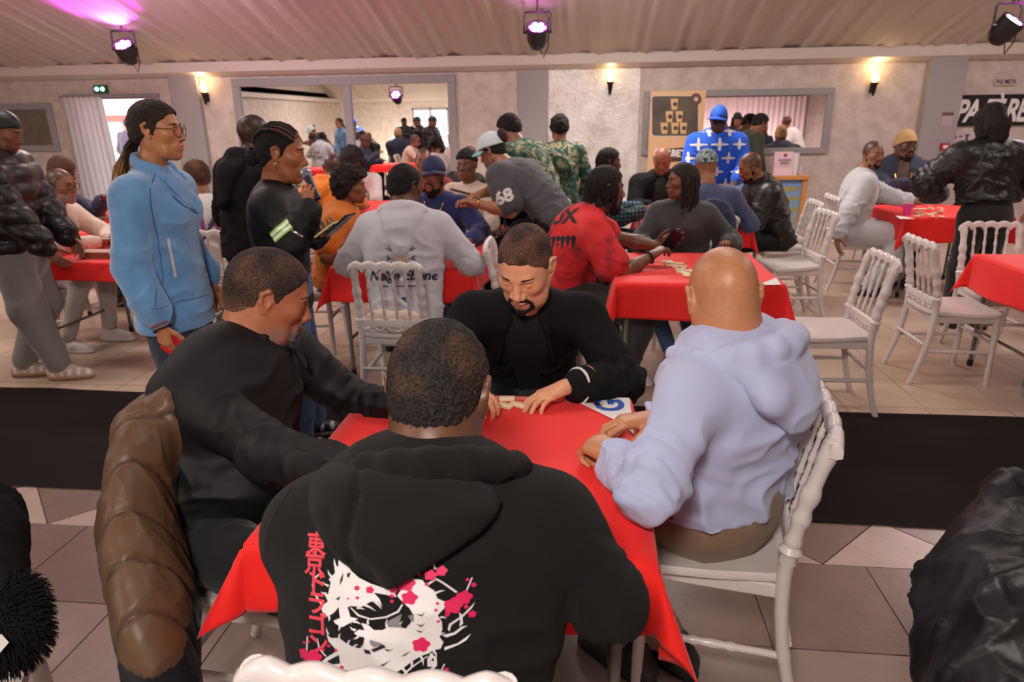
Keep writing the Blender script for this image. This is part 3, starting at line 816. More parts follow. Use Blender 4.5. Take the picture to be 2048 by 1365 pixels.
def make_top(o, t, h):
    w = o.w; g = o.g; s = o.s; th = t.get('t', .014); fl = (o.cf, t.get('flat', .70)); kind = t['kind']
    spv, cf, shv = o.spv, o.cf, o.shv
    mt = t['mat']
    S = SDF(h)
    def trunk(S, th, hem=0.):
        bl = w['pel']-nrm(w['wai']-w['pel'])*t.get('drop', .04)
        S.cone(bl, w['wai'], (.152*g+th)*t.get('hipw', 1.), .142*g+th, k=.06, flat=fl).cone(w['wai'], w['che'], .142*g+th, .160*g+th, k=.06, flat=fl)
        S.cone(w['che'], w['nb']-spv*.055, .160*g+th, .095+th, k=.06, flat=fl); S.cone(w['nb']-spv*.06, w['nb']-spv*.012, .085+th, (.055+th)*t.get('neck', 1.), k=.03)
        S.cone(w['shL'], w['shR'], .052+th, k=.05)
        if t.get('belly'): S.ell(w['wai']*.7+w['pel']*.3+cf*.06*g, (.13*g, .13*g, .13*g), k=.08)
        if t.get('bust'):
            for sg in (-1, 1): S.ell(w['che']+cf*.085*g+o.shv*sg*.065, (.062, .06, .065), k=.05)
    def arms(S, th):
        for sd in 'RL':
            a, e, r = w['sh'+sd], w['el'+sd], w['wr'+sd]
            ua = t.get('arm', 1.)
            if t.get('sleeve') == 'short':
                S.cone(a, a*.7+e*.3, (.057*(.5+.5*g)+th)*ua, (.057*(.5+.5*g)+th)*ua, k=.05); S.cone(a*.7+e*.3, a*.25+e*.75, (.057*(.5+.5*g)+th)*ua, (.056*(.5+.5*g)+th)*ua, k=.010)
            elif t.get('sleeve') == 'none': S.cone(a, a*.8+e*.2, .05+th, .045+th, k=.03)
            else:
                d = nrm(r-e); end = r-d*t.get('cuffback', .012)
                r0_ = (.056*(.5+.5*g)+th)*ua; r1_ = (.046*(.5+.5*g)+th)*ua; m1_ = a*.72+e*.28; rm_ = r0_*.72+r1_*.28
                S.cone(a, m1_, r0_, rm_, k=.05); S.cone(m1_, e, rm_, r1_, k=.010); S.cone(e, end-d*.03, (.046*(.5+.5*g)+th)*ua, (.033+th)*t.get('cuff', 1.)*ua, k=.02)
                S.cone(end-d*.035, end, (.031+th*.75)*t.get('cuff', 1.), (.030+th*.7)*t.get('cuff', 1.), k=.006)
                if t.get('cuffband'): S.cone(end-d*.05, end-d*.006, .034+th*.8, .033+th*.8, k=.004)
    trunk(S, th); arms(S, th)
    if t.get('extra'): t['extra'](S, o, th)
    if t.get('open'):      # open front: a wedge removed along the breast line
        f0 = w['nb']+cf*.14-spv*.02; f1 = w['pel']+cf*.20*g
        S.chain([w['nb']+cf*.13+spv*.05, f0*.6+f1*.4+cf*.03, f1+cf*.03], [.075*t['open'], .105*t['open'], .125*t['open']], k=.01, op='s')
    V, F = S.mesh(1)
    if t.get('fold', .005):
        ds = np.minimum(np.minimum(np.linalg.norm(V-w['shR'], axis=1), np.linalg.norm(V-w['shL'], axis=1)), segdist(V, w['nb'], w['che']*.6+w['nb']*.4))
        mk = np.clip((ds-.09)/.14, .12, 1.)
        V = folds(V, F, t.get('fold', .005)*1.5, t.get('ff', 9.), t.get('seed', 3), spv+.35*shv, 1.7, mk)
    if t.get('fold', .005): V = elbow_folds(V, F, w, t)
    if t.get('rib'):
        ax = spv; ph = (V@ax)*2*math.pi/t['rib']; N = vnormals(V, F); 
        am = t.get('ribamp', .006); V = V+N*(am*(np.abs(np.sin(ph/2))-.6))[:, None]
    # hem cut
    bl = w['pel']-nrm(w['wai']-w['pel'])*(t.get('drop', .04)+t.get('hem', .06))
    if t.get('cut', True):
        ax = nrm(w['wai']-w['pel']); d = (V-bl)@ax
        near = np.linalg.norm((V-bl)-np.outer(d, ax), axis=1) < .36*g
        armd = np.minimum(*[np.minimum(segdist(V, w['sh'+q_], w['el'+q_]), segdist(V, w['el'+q_], w['wr'+q_])) for q_ in 'RL'])
        low = near & (d < 0) & (armd > .105)
        V[low] = V[low]-np.outer(d[low], ax)*.98
    if h < .01: V = lap(lap(V, F, .5), F, .4)
    ob = o.child(t.get('name', kind), V, F, mt)
    if t.get('hood'): make_hood(o, t, h)
    if t.get('collar'): make_collar(o, t, h)
    if t.get('under'):
        S2 = SDF(h); th2 = max(.004, th-.009); trunk(S2, th2); V2, F2 = S2.mesh(1)
        V2 = folds(V2, F2, .003, 9, 5, spv, .45); o.child(t['under'].get('name', 'shirt'), V2, F2, t['under']['mat'])
    return ob
def elbow_folds(V, F, w, t):
    "rings of creases bunching at the elbows and wrists, and drag lines at the waist"
    N = vnormals(V, F); A_ = t.get('fold', .005)*1.1; off = np.zeros(len(V))
    if t.get('sleeve') not in ('short', 'none'):
        for sd in 'RL':
            e, r, s0 = w['el'+sd], w['wr'+sd], w['sh'+sd]
            for (p0, p1, c, wd) in ((e, r, .12, .30), (e, r, .85, .28), (e, s0, .15, .30)):
                ab = p1-p0; L = np.linalg.norm(ab); tt = (V-p0)@ab/L**2; dist = np.linalg.norm(V-p0-np.outer(np.clip(tt, 0, 1), ab), axis=1)
                m_ = np.exp(-((tt-c)/wd)**2)*(dist < .13)
                ph = tt*L*2*math.pi/.050+4.6*vnoise(V*9, 41)+2.*vnoise(V*22, 43); off += m_*(np.abs(np.sin(ph*.5))-.6)*A_*t.get('creases', 1.)*np.clip(.55+.9*vnoise(V*7, 44), 0, 1.3)
    return V+N*off[:, None]
def segdist(V, a, b):
    ab = b-a; t = np.clip(((V-a)@ab)/(ab@ab+1e-9), 0, 1); return np.linalg.norm(V-a-np.outer(t, ab), axis=1)
def make_hood(o, t, h):
    w = o.w; spv, cf, shv = o.spv, o.cf, o.shv; z = t.get('hoodsize', 1.); nb = w['nb']+spv*.02
    S = SDF(h*.9); pts = []; rr = []
    for i in range(13):
        a = R(-128+256*i/12); c = math.cos(a); sn = math.sin(a)
        rk = t.get('rim', 0.); pts.append(nb-cf*((.080+.028*rk)*z*c-.012)+shv*(.098+.014*rk)*z*sn+spv*(.034*c+t.get('hoodup', .004)+.012*rk)); rr.append(.029*z*(.8+.4*max(0, c))*(1-.42*rk))
    S.chain(pts, rr, k=.016)
    if t.get('rimonly'):
        V, F = S.mesh(1); V = folds(V, F, .003*z, 11., 14, shv, .6); o.child('hood', V, F, t['mat']); return
    tip = nb-cf*(.135*z+t.get('tipout', 0.))-spv*.20*z*t.get('hoodlen', 1.)+shv*t.get('tipside', 0.)
    if 'tip' in t: tip = A3(t['tip'])
    f2 = (nrm(cf*.92-spv*.38), .55)
    mid = nb-cf*.115*z-spv*.05*z
    S.cone(mid, tip, .066*z, .030*z, k=.04, flat=f2)
    for sg in (-1, 1):
        S.cone(nb-cf*.05*z+shv*sg*.090*z+spv*.005, tip+shv*sg*.012, .026*z, .018*z, k=.05)
        S.cone(nb-cf*.10*z+shv*sg*.06*z-spv*.035, tip, .042*z, .024*z, k=.03, flat=f2)
    V, F = S.mesh(1); V = folds(V, F, .004*z, 11., 14, shv, .6)
    hood = o.child('hood', V, F, t['mat'])
    ps = [([p-spv*.004-cf*0 for p in [pts[i]+spv*rr[i]*.9 for i in range(13)]], .0035)]
    V2, F2 = tubes_mesh(ps, 5); o.child('hood_seam', V2, F2, t.get('seam') or t['mat'], parent=hood)
def make_collar(o, t, h):
    w = o.w; spv, cf, shv = o.spv, o.cf, o.shv; nb = w['nb']; z = t.get('collarsize', 1.)
    S = SDF(min(h, .0075)); k = t['collar']; pts = []
    a0 = {'shirt': 150, 'band': 180, 'stand': 165, 'lapel': 140}[k]
    rw = o.nwf*1.04*t.get('collarwide', 1.)
    for i in range(15):
        a = R(-a0+2*a0*i/14); c = math.cos(a); sn = math.sin(a)
        pts.append(nb-cf*(.070*rw*c-.016)+shv*.074*rw*sn+spv*(.028*c+.014+t.get('collarup', 0.)))
    hgt = {'shirt': .042, 'band': .008, 'stand': .045, 'lapel': .022}[k]*z
    for p in pts: pass
    for k_ in range(4): S.chain([p+spv*hgt*(k_/3-.25)+(p-nb-spv*np.dot(p-nb, spv))*(.05-.03*k_) for p in pts], .0095-.0005*k_, k=.010)
    if k in ('shirt', 'lapel'):
        for sg in (-1, 1):
            p = pts[14] if sg > 0 else pts[0]; q_ = pts[11] if sg > 0 else pts[3]
            L = .06*z if k == 'shirt' else .16*z
            S.chain([q_+spv*hgt*.4, p+cf*.012-spv*.02+shv*sg*.02, p+cf*.045-spv*L+shv*sg*.045], [.010, .013, .008], k=.012)
    V, F = S.mesh(1); o.child('collar', V, F, t.get('collarmat') or t['mat'])
def make_bottom(o, b, h):
    w = o.w; g = o.g; S = SDF(h); th = b.get('t', .014); ld = b.get('loose', 1.)
    S.cone(w['pel'], w['pel']*.45+(w['hipR']+w['hipL'])*.275, .135*g+th, .138*g+th, k=.05, flat=(o.cf, .82))
    for sd in 'RL':
        S.cone(w['hip'+sd], w['knee'+sd], (.082*(.5+.5*g)+th), (.056+th)*ld, k=.05); kn = w['knee'+sd]; an = w['ank'+sd]
        S.cone(kn, an+nrm(kn-an)*.03, (.056+th)*ld, (.036+th)*ld*b.get('cuff', 1.), k=.04)
    V, F = S.mesh(1); V = folds(V, F, b.get('fold', .005), 9., 21, (0, 0, 1), .6)
    o.child(b.get('name', 'trousers'), V, F, b['mat'])
def make_shoes(o, sh, h):
    w = o.w; h = max(.006, h*.75)
    for sd in 'RL':
        an = w['ank'+sd]; kn = w['knee'+sd]; sh_f = sh.get('dir'+sd); f = nrm(A3(o.fwd[0], o.fwd[1], 0)) if sh_f is None else nrm(sh_f)
        sd_ = np.cross(UP, f); gz = A3(an[0], an[1], an[2]-.085*o.s); S = SDF(h); L = o.s*sh.get('s', 1.)
        fl = (UP, .9)
        S.chain([gz-f*.045*L+UP*.045, gz+f*.05*L+UP*.05, gz+f*.145*L+UP*.034], [.040*L, .042*L, .034*L], k=.02)
        S.cone(gz-f*.035*L+UP*.055, gz+UP*.10-f*.012, .040*L, .042*L, k=.03)
        S.chain([gz-f*.055*L+UP*.014, gz+f*.06*L+UP*.014, gz+f*.16*L+UP*.016], [.034*L, .040*L, .034*L], k=.006)
        S.fn(lambda X, Y, Z, z0=gz[2]+.001: (z0-Z+0*X+0*Y).astype(np.float32))
        V, F = S.mesh(1); up = np.array(sh['col']); so = np.array(sh.get('sole', (.6, .58, .55)))
        st = np.array(sh.get('stripe', sh['col']))
        z = V[:, 2]-gz[2]; x = (V-gz)@f
        C = np.tile(up, (len(V), 1)); C[(z > .035) & (z < .075) & (np.sin(x*120) > .4)] = st
        C[z < .024] = so
        o.child('shoe', V, F, vmat('shoe_surface', rough=.5), C)
def glasses(o, rim, lens=None, r=.026):
    hs = o.hs; ps = []
    q = lambda *a: A3(*a)*hs
    for sx in (-1, 1):
        c = q(sx*.033, .108, .002); pts = []
        for i in range(19):
            a = 2*math.pi*i/18; pts.append(c+q(r*math.cos(a), -.010*abs(math.cos(a))*(1 if sx*math.cos(a) > 0 else 0), r*.88*math.sin(a)))
        ps.append((pts, .0020*hs)); ps.append(([q(sx*.058, .098, .010), q(sx*.078, .05, .012), q(sx*.082, -.005, .014)], .0018*hs))
    ps.append(([q(-.008, .110, .004), q(0, .113, .007), q(.008, .110, .004)], .0018*hs))
    V, F = tubes_mesh(ps, 6)
    gobj = o.child('glasses', o.loc_w(V), F, rim)
    if lens:
        m_ = MB()
        for sx in (-1, 1):
            c = q(sx*.033, .1065, .002); m_.add([tuple(c+q(r*.96*math.cos(2*math.pi*i/16), -.008*abs(math.cos(2*math.pi*i/16))*(1 if sx*math.cos(2*math.pi*i/16) > 0 else 0), r*.84*math.sin(2*math.pi*i/16))) for i in range(16)], [tuple(range(16))])
        V2 = o.loc_w(np.array(m_.v)); me = bpy.data.meshes.new('lens'); me.from_pydata((V2-o.base).tolist(), [], m_.f); me.materials.append(lens); link('lens', me, gobj)
def seg2(p, a, b):
    ab = b-a; t = np.clip(((p-a)@ab)/(ab@ab+1e-12), 0, 1); return np.linalg.norm(p-a-np.outer(t, ab), axis=1)
def pad(o, part, name, origin, u, v, n, poly, mt, h0, h1, edge, creases=(), maxlen=.011, parent=None):
    "a thick piece of cloth lying on the garment: its outline rolled at the rim, pillowed inside, creased along given lines"
    V, F, ob = o.parts[part]; T = bvh_of(V, F); u = nrm(u); v = nrm(v); n = nrm(n); bm = bmesh.new()
    bm.faces.new([bm.verts.new((a, b, 0)) for a, b in poly]); bmesh.ops.triangulate(bm, faces=list(bm.faces))
    for _ in range(7):
        le_ = [e for e in bm.edges if e.calc_length() > maxlen]
        if not le_: break
        bmesh.ops.subdivide_edges(bm, edges=le_, cuts=1); bmesh.ops.triangulate(bm, faces=[f for f in bm.faces if len(f.verts) > 3])
    bmesh.ops.beautify_fill(bm, faces=list(bm.faces), edges=[e for e in bm.edges if not e.is_boundary])
    ex = bmesh.ops.extrude_edge_only(bm, edges=[e for e in bm.edges if e.is_boundary]); low = set(g for g in ex['geom'] if isinstance(g, bmesh.types.BMVert))
    bm.verts.ensure_lookup_table(); P2 = np.array([(w_.co.x, w_.co.y) for w_ in bm.verts]); pl = np.array(poly); d = np.full(len(P2), 9.)
    for i in range(len(pl)): d = np.minimum(d, seg2(P2, pl[i], pl[(i+1) % len(pl)]))
    q = np.clip(d/edge, 0, 1); hgt = h0+(h1-h0)*np.sqrt(q*(2-q)); hgt += .003*vnoise(np.column_stack([P2*14, P2[:, 0]*0]), 3)
    for ln, dep, wd in creases:
        for i in range(len(ln)-1): hgt -= dep*np.exp(-(seg2(P2, np.array(ln[i]), np.array(ln[i+1]))/wd)**2)
    for k, vx in enumerate(bm.verts):
        p = A3(origin)+u*vx.co.x+v*vx.co.y; hit = T.ray_cast(Vector(p+n*.5), Vector(-n), 1.2); q_ = A3(hit[0]) if hit[0] is not None else p
        vx.co = Vector(q_+n*((-.012) if vx in low else hgt[k])-o.base)
    bmesh.ops.recalc_face_normals(bm, faces=list(bm.faces))
    me = bpy.data.meshes.new(name); bm.to_mesh(me); bm.free(); me.materials.append(mt); me.polygons.foreach_set('use_smooth', [True]*len(me.polygons))
    return link(name, me, ob if parent is None else parent)
# ------------------------------------------------------------------ flat prints laid on cloth
def bvh_of(V, F):
    return BVHTree.FromPolygons([tuple(p) for p in V], [tuple(int(i) for i in f) for f in F])
def decal(o, part, name, origin, u, v, n, shapes, mt, maxlen=.012, off=.0018, parent=None):
    "lay flat 2-D pieces (polygons in u,v metres, or a text mesh) on the cloth, printed along direction n"
    V, F, ob = o.parts[part]
    if 'bvh' not in o.__dict__: o.bvh = {}
    if part not in o.bvh: o.bvh[part] = bvh_of(V, F)
    T = o.bvh[part]; u = nrm(u); v = nrm(v); n = nrm(n); bm = bmesh.new()
    if isinstance(shapes, bpy.types.Mesh): bm.from_mesh(shapes)
    else:
        for pl in shapes:
            vs = [bm.verts.new((a, b, 0)) for a, b in pl]
            try: bm.faces.new(vs)
            except Exception: pass
    bmesh.ops.triangulate(bm, faces=list(bm.faces))
    for _ in range(4):
        le_ = [e for e in bm.edges if e.calc_length() > maxlen]
        if not le_: break
        bmesh.ops.subdivide_edges(bm, edges=le_, cuts=1)
        bmesh.ops.triangulate(bm, faces=[f for f in bm.faces if len(f.verts) > 3])
    dead = []
    for vx in list(bm.verts):
        p = A3(origin)+u*vx.co.x+v*vx.co.y
        hit = T.ray_cast(Vector(p+n*.5), Vector(-n), 1.2)
        if hit[0] is None: dead.append(vx); continue
        q_ = A3(hit[0])
        vx.co = Vector(q_+n*off-o.base)
    bmesh.ops.delete(bm, geom=dead, context='VERTS')
    me = bpy.data.meshes.new(name); bm.to_mesh(me); bm.free(); me.materials.clear(); me.materials.append(mt)
    me.polygons.foreach_set('use_smooth', [True]*len(me.polygons))
    return link(name, me, ob if parent is None else parent)
# ------------------------------------------------------------------ the hall
WALL_Y, XL, XR, YB = 10.0, -9.6, 8.2, -6.6
EAVE, RIDGE_Y = 2.30, 1.7
SLOPE = 0.30
G = 0.445; GX = -0.713; GY = 2.245        # tile pitch and one grid joint
def plaster(name, c1, c2, rough, spec=.5, bump=.35, sc=5.):
    t = NT(name); tc = t.n('TexCoord'); t.set(Roughness=rough); t.b.inputs['Specular IOR Level'].default_value = spec
    n1 = t.n('TexNoise', i_Scale=sc, i_Detail=6., i_Roughness=.65); t.l(tc.outputs['Object'], n1.inputs['Vector'])
    n2 = t.n('TexNoise', i_Scale=sc*9, i_Detail=3.); t.l(tc.outputs['Object'], n2.inputs['Vector'])
    rp = t.n('ValToRGB'); rp.color_ramp.elements[0].position = .38; rp.color_ramp.elements[1].position = .62
    rp.color_ramp.elements[0].color = c4(c1); rp.color_ramp.elements[1].color = c4(c2); t.l(n1.outputs['Fac'], rp.inputs['Fac']); t.l(rp.outputs['Color'], t.b.inputs['Base Color'])
    mr = t.n('MapRange'); mr.inputs['To Min'].default_value = rough-.12; mr.inputs['To Max'].default_value = rough+.15; t.l(n1.outputs['Fac'], mr.inputs['Value']); t.l(mr.outputs['Result'], t.b.inputs['Roughness'])
    ad = t.n('Math', operation='ADD'); t.l(n1.outputs['Fac'], ad.inputs[0]); t.l(n2.outputs['Fac'], ad.inputs[1])
    bp = t.n('Bump', i_Strength=bump, i_Distance=.02); t.l(ad.outputs[0], bp.inputs['Height']); t.l(bp.outputs['Normal'], t.b.inputs['Normal'])
    _M[name] = t.m
    return t.m
M_WALL = plaster('wall_plaster', rgb(208, 196, 188), rgb(188, 172, 162), .55)
M_PATINA = plaster('wall_patina', rgb(242, 238, 236), rgb(208, 198, 192), .27, .9, .7, 3.2)
M_GREY = mat('grey_trim_paint', rgb(150, 146, 148), .5, bump=.1, bscale=60.)
M_COLUMN = mat('column_paint', rgb(158, 152, 152), .55, bump=.15, bscale=40.)
M_CORNICE = mat('cornice_paint', rgb(214, 204, 196), .5)
M_GROUT = mat('tile_grout', rgb(98, 84, 76), .8, bump=.3, bscale=150.)
def tile_mat(name, c, rough=.3):
    return mat(name, c, rough, bump=.05, bscale=40., mottle=.10, mscale=7.)
TILES = {'grey': tile_mat('tile_grey', rgb(126, 104, 95)), 'pale': tile_mat('tile_pale', rgb(180, 158, 146)), 'beige': tile_mat('tile_beige', rgb(146, 126, 116)), 'back': tile_mat('tile_back', rgb(194, 170, 150), .26)}

fl = MB(); fl.box((XL, YB, -.10), (XR, WALL_Y+.1, -.006)); floor = fl.obj('floor', M_GROUT); tag(floor, kind='structure')
def tile_proto(name, mt, poly=None):
    g = .0022; m_ = MB()
    if poly is None: m_.box((g, g, -.006), (G-g, G-g, 0.), bev=.0012)
    else:
        c = A3(sum(p[0] for p in poly)/len(poly), sum(p[1] for p in poly)/len(poly)); q = []
        for p in poly: d = A3(p)-c; q.append(tuple(c+d*(1-.004/np.linalg.norm(d))))
        m_.prism(q, -.006, 0., axis='z')
    return m_.mesh(name, mt)
TM = {k: tile_proto('tile_'+k, v) for k, v in TILES.items()}
S2 = G*math.sqrt(2)
TD = {'grey': tile_proto('tile_diamond', TILES['grey'], [(0, 0), (S2/2, S2/2), (0, S2), (-S2/2, S2/2)]), 'pale': tile_proto('tile_half', TILES['pale'], [(0, 0), (S2, 0), (S2/2, S2/2)])}
ntile = 0; rest = MB()
def put_tile(me, x, y, kind, near):
    global ntile
    if near and ntile < 296: link('tile', me, floor, (x, y, 0)); ntile += 1
    else:
        g = .0022; rest.add([(x+g, y+g, 0), (x+G-g, y+g, 0), (x+G-g, y+G-g, 0), (x+g, y+G-g, 0)], [(0, 1, 2, 3)], {'grey': 0, 'beige': 1, 'back': 2}[kind])
# front field: one grey row, then beige rows towards the camera
for r in range(-20, 0):
    y = GY+r*G; kind = 'grey' if r == -1 else 'beige'
    for k in range(-22, 21):
        x = GX+k*G; near = r >= -4 and -2.9 < x < 1.9
        if XL < x < XR-G and y > YB: put_tile(TM[kind], x, y, kind, near)
# diamond border under the edge of the runner
for k in range(-5, 6):
    x = -2.232+(k+3)*S2-1.0*S2
    if abs(x) < 4:
        link('tile', TD['grey'], floor, (x, GY, 0)); link('tile', TD['pale'], floor, (x, GY, 0)); ntile += 2
# back field
cand = []
BY = 3.766-3*.445
for r in range(1, 17):
    y = BY+r*G
    for k in range(-20, 20):
        x = GX+k*G
        if XL < x < XR-G and y < WALL_Y: cand.append((y+abs(x)*.15, x, y))
cand.sort()
for _, x, y in cand:
    vis = y > 3.1 and (-.62*y-.6 < x < .60*y+.4)
    put_tile(TM['back'], x, y, 'back', vis)
tag(link('tile_field', rest.mesh('tile_field', [TILES['grey'], TILES['beige'], TILES['back']]), floor), kind='stuff')

# black cloth runner on the floor: a thin sheet with long shallow creases
nx, ny = 170, 26; V = []
for i in range(nx+1):
    for j_ in range(ny+1):
        x = -6+12*i/nx; y = 2.525+(3.655-2.525)*j_/ny
        V.append((x, y+.006*math.sin(x*3.1), 0))
V = np.array(V); q_ = np.stack([V[:, 0]*.8, V[:, 1]*9, V[:, 2]], 1)
V[:, 2] = .004+.006*np.maximum(0, 1-np.abs(vnoise(q_, 4))*5)+.002*vnoise(q_*2.2, 5)+.002
F = [(i*(ny+1)+j_, (i+1)*(ny+1)+j_, (i+1)*(ny+1)+j_+1, i*(ny+1)+j_+1) for i in range(nx) for j_ in range(ny)]
ru = link('floor_runner', np_mesh('floor_runner', V, np.array(F), mat('runner_cloth', rgb(25, 18, 16), .9, bump=.25, bscale=500., spec=.15)))
tag(ru, 'long black cloth runner laid across the tiled floor behind the card table', 'runner')
ru['label'] = 'long black cloth runner laid across the tiled floor'

# back wall, pierced by the doorway on the left
DX0, DX1, DZ = -7.72, -6.35, 1.97      # door opening
def wallbox(m_, x0, x1, z0, z1, y0=WALL_Y, y1=WALL_Y+.16): m_.box((x0, y0, z0), (x1, y1, z1))
wb = MB(); wallbox(wb, XL, DX0, 0, EAVE+.15); wallbox(wb, DX0, DX1, DZ, EAVE+.15); wallbox(wb, DX1, -.535, 0, EAVE+.15)
wall_back = wb.obj('wall_back', M_WALL); tag(wall_back, kind='structure')
wr_ = MB(); wallbox(wr_, -.535, XR, 0, EAVE+.15); tag(wr_.obj('wall_right_panel', M_WALL), kind='structure')
pp = MB(); pp.box((-.53, WALL_Y-.012, 0), (.72, WALL_Y+.01, EAVE)); tag(pp.obj('wall_patina_panel', M_PATINA), kind='structure')
ws = MB(); ws.box((XL-.15, YB, 0), (XL, WALL_Y+.16, 2.6)); tag(ws.obj('wall_left', M_WALL), kind='structure')
ws = MB(); ws.box((XR, YB, 0), (XR+.15, WALL_Y+.16, 2.6)); tag(ws.obj('wall_right', M_WALL), kind='structure')
# wall behind the photographer, with a bright glazed doorway seen in the mirror
wf = MB(); wf.box((XL, YB-.15, 0), (-6.6, YB, 2.6)); wf.box((-6.6, YB-.15, 2.05), (-5.2, YB, 2.6)); wf.box((-5.2, YB-.15, 0), (XR, YB, 2.6)); tag(wf.obj('wall_front', M_WALL), kind='structure')
# columns
for (x0, x1, pr) in ((-6.06, -5.62, .10), (-.96, -.55, .035), (4.40, 4.85, .14)):
    m_ = MB(); m_.box((x0, WALL_Y-pr, 0), (x1, WALL_Y+.02, EAVE+.05), bev=.008); tag(m_.obj('trim_column', M_COLUMN), kind='structure')
m_ = MB(); m_.prism([(WALL_Y-.24, EAVE+.13), (WALL_Y+.05, EAVE+.13), (WALL_Y+.05, EAVE-.05), (WALL_Y-.05, EAVE-.05), (WALL_Y-.20, EAVE+.0)], XL, XR, axis='x'); tag(m_.obj('trim_cornice', M_CORNICE), kind='structure')
m_ = MB(); m_.box((XL, YB, EAVE), (XL+.14, WALL_Y, EAVE+.13)); tag(m_.obj('trim_cornice_side', M_CORNICE), kind='structure')
m_ = MB(); m_.box((XL, YB, EAVE), (XR, YB+.14, EAVE+.13)); tag(m_.obj('trim_cornice_front', M_CORNICE), kind='structure')
# draped ceiling: gathered cloth running from the eaves up to the ridge on both sides
def drape(name, y0, y1, z0, z1, nr, seed, dx=.020):
    nx = int((XR-XL)/dx); xs = np.linspace(XL, XR, nx+1); rows = []
    for r in range(nr+1):
        t = r/nr; y = y0+(y1-y0)*t; z = z0+(z1-z0)*t - .10*math.sin(math.pi*t)*.5
        P_ = np.stack([xs*5.2, np.full_like(xs, t*2.2), np.zeros_like(xs)], 1)
        P2 = np.stack([xs*13., np.full_like(xs, t*3.0), np.zeros_like(xs)], 1)
        n = vnoise(P_, seed); n2 = vnoise(P2, seed+2)
        zz = z-.055*(1-np.abs(n))**2+.022*n2
        rows.append(np.stack([xs+.012*n2, np.full_like(xs, y), zz], 1))
    V = np.concatenate(rows); n1 = nx+1
    a = (np.arange(nr)[:, None]*n1+np.arange(nx)[None, :]).ravel()
    F = np.stack([a, a+n1, a+n1+1, a+1], 1)
    return np_mesh(name, V, F, mat('ceiling_cloth', rgb(196, 186, 176), .75, bump=.15, bscale=250., sheen=.1))
tag(link('ceiling', drape('ceiling', WALL_Y-.06, RIDGE_Y, EAVE+.12, EAVE+.12+SLOPE*(WALL_Y-RIDGE_Y), 22, 11)), kind='structure')
tag(link('ceiling_front_slope', drape('ceiling_front', YB+.06, RIDGE_Y, EAVE+.12, EAVE+.12+SLOPE*(WALL_Y-RIDGE_Y), 8, 31, .045)), kind='structure')
m_ = MB(); m_.prism([(YB-.2, EAVE+.1), (RIDGE_Y, EAVE+.35+SLOPE*(WALL_Y-RIDGE_Y)), (WALL_Y+.2, EAVE+.1), (WALL_Y+.2, EAVE+.3), (RIDGE_Y, EAVE+.6+SLOPE*(WALL_Y-RIDGE_Y)), (YB-.2, EAVE+.3)], XL-.2, XR+.2, axis='x')
roof = m_.obj('ceiling_roof', mat('roof_board', rgb(120, 112, 106), .9)); tag(roof, kind='structure')
for nme, x in (('wall_left_gable', XL-.15), ('wall_right_gable', XR)):
    m_ = MB(); m_.prism([(YB, 2.3), (RIDGE_Y, 2.6+SLOPE*(WALL_Y-RIDGE_Y)), (WALL_Y+.1, 2.3)], x, x+.15, axis='x'); tag(m_.obj(nme, M_WALL), kind='structure')

# wall mirrors in grey frames
M_MIRROR = mat('mirror_glass', (.93, .91, .88), .015, metal=1.)
def mirror(label, x0, x1, z0, z1, mull=(), fw=.10, mt=None):
    t = thing('wall_mirror', label, 'mirror', ((x0+x1)/2, WALL_Y, 0)); cx = (x0+x1)/2
    m_ = MB(); m_.box((x0-cx, -.012, z0), (x1-cx, -.004, z1)); m_.obj('mirror_pane', mt or M_MIRROR, t)
    xs = [x0-cx]+[m-cx for m in mull]+[x1-cx]
    for (a, b, c, d) in ((x0-cx-fw, x1-cx+fw, z1, z1+fw), (x0-cx-fw, x1-cx+fw, z0-fw, z0), (x0-cx-fw, x0-cx, z0, z1), (x1-cx, x1-cx+fw, z0, z1)):
        f_ = MB(); f_.box((a, -.045, c), (b, 0, d), bev=.006); f_.obj('frame_bar', M_GREY, t)
    for m in mull:
        f_ = MB(); f_.box((m-cx-fw*.55, -.045, z0), (m-cx+fw*.55, 0, z1), bev=.006); f_.obj('frame_bar', M_GREY, t)
    return t
mirror('large grey framed wall mirror of two panes behind the crowd', -5.02, -1.95, .35, 2.10, (-3.42,), .11)
mirror('wide grey framed wall mirror behind the drinks counter', .86, 3.20, 1.18, 1.86, (), .085)
mirror('small dark framed wall mirror beside the white curtained doorway', -9.5, -8.12, 1.32, 1.84, (), .09, mat('mirror_dark', (.26, .25, .22), .03, metal=1.))

# doorway with gathered white curtain, and what stands outside in the sun
m_ = MB(); m_.box((DX0-.07, WALL_Y-.04, 0), (DX0, WALL_Y+.16, DZ+.07)); m_.box((DX1, WALL_Y-.04, 0), (DX1+.07, WALL_Y+.16, DZ+.07)); m_.box((DX0, WALL_Y-.04, DZ), (DX1, WALL_Y+.16, DZ+.07))
tag(m_.obj('door_1_frame', M_GREY), kind='structure')
nx, nz = 90, 16; V = []
for r in range(nz+1):
    t = r/nz
    for i in range(nx+1):
        u = i/nx; x = DX0-.05+u*(.62+.10*t); V.append((x, WALL_Y-.10+.03*math.sin(u*46+.6*math.sin(t*3))+.012*math.sin(u*97+t*2), DZ+.03-t*(DZ-.02)))
F = [(r*(nx+1)+i, r*(nx+1)+i+1, (r+1)*(nx+1)+i+1, (r+1)*(nx+1)+i) for r in range(nz) for i in range(nx)]
cu_m = mat('curtain_voile', rgb(214, 210, 212), .7); cu_m.node_tree.nodes['Principled BSDF'].inputs['Transmission Weight'].default_value = .15
cu = thing('curtain', 'white gathered voile curtain drawn aside in the left doorway', 'curtain', (0, 0, 0))
link('curtain_panel', np_mesh('curtain_panel', np.array(V), np.array(F), cu_m), cu)
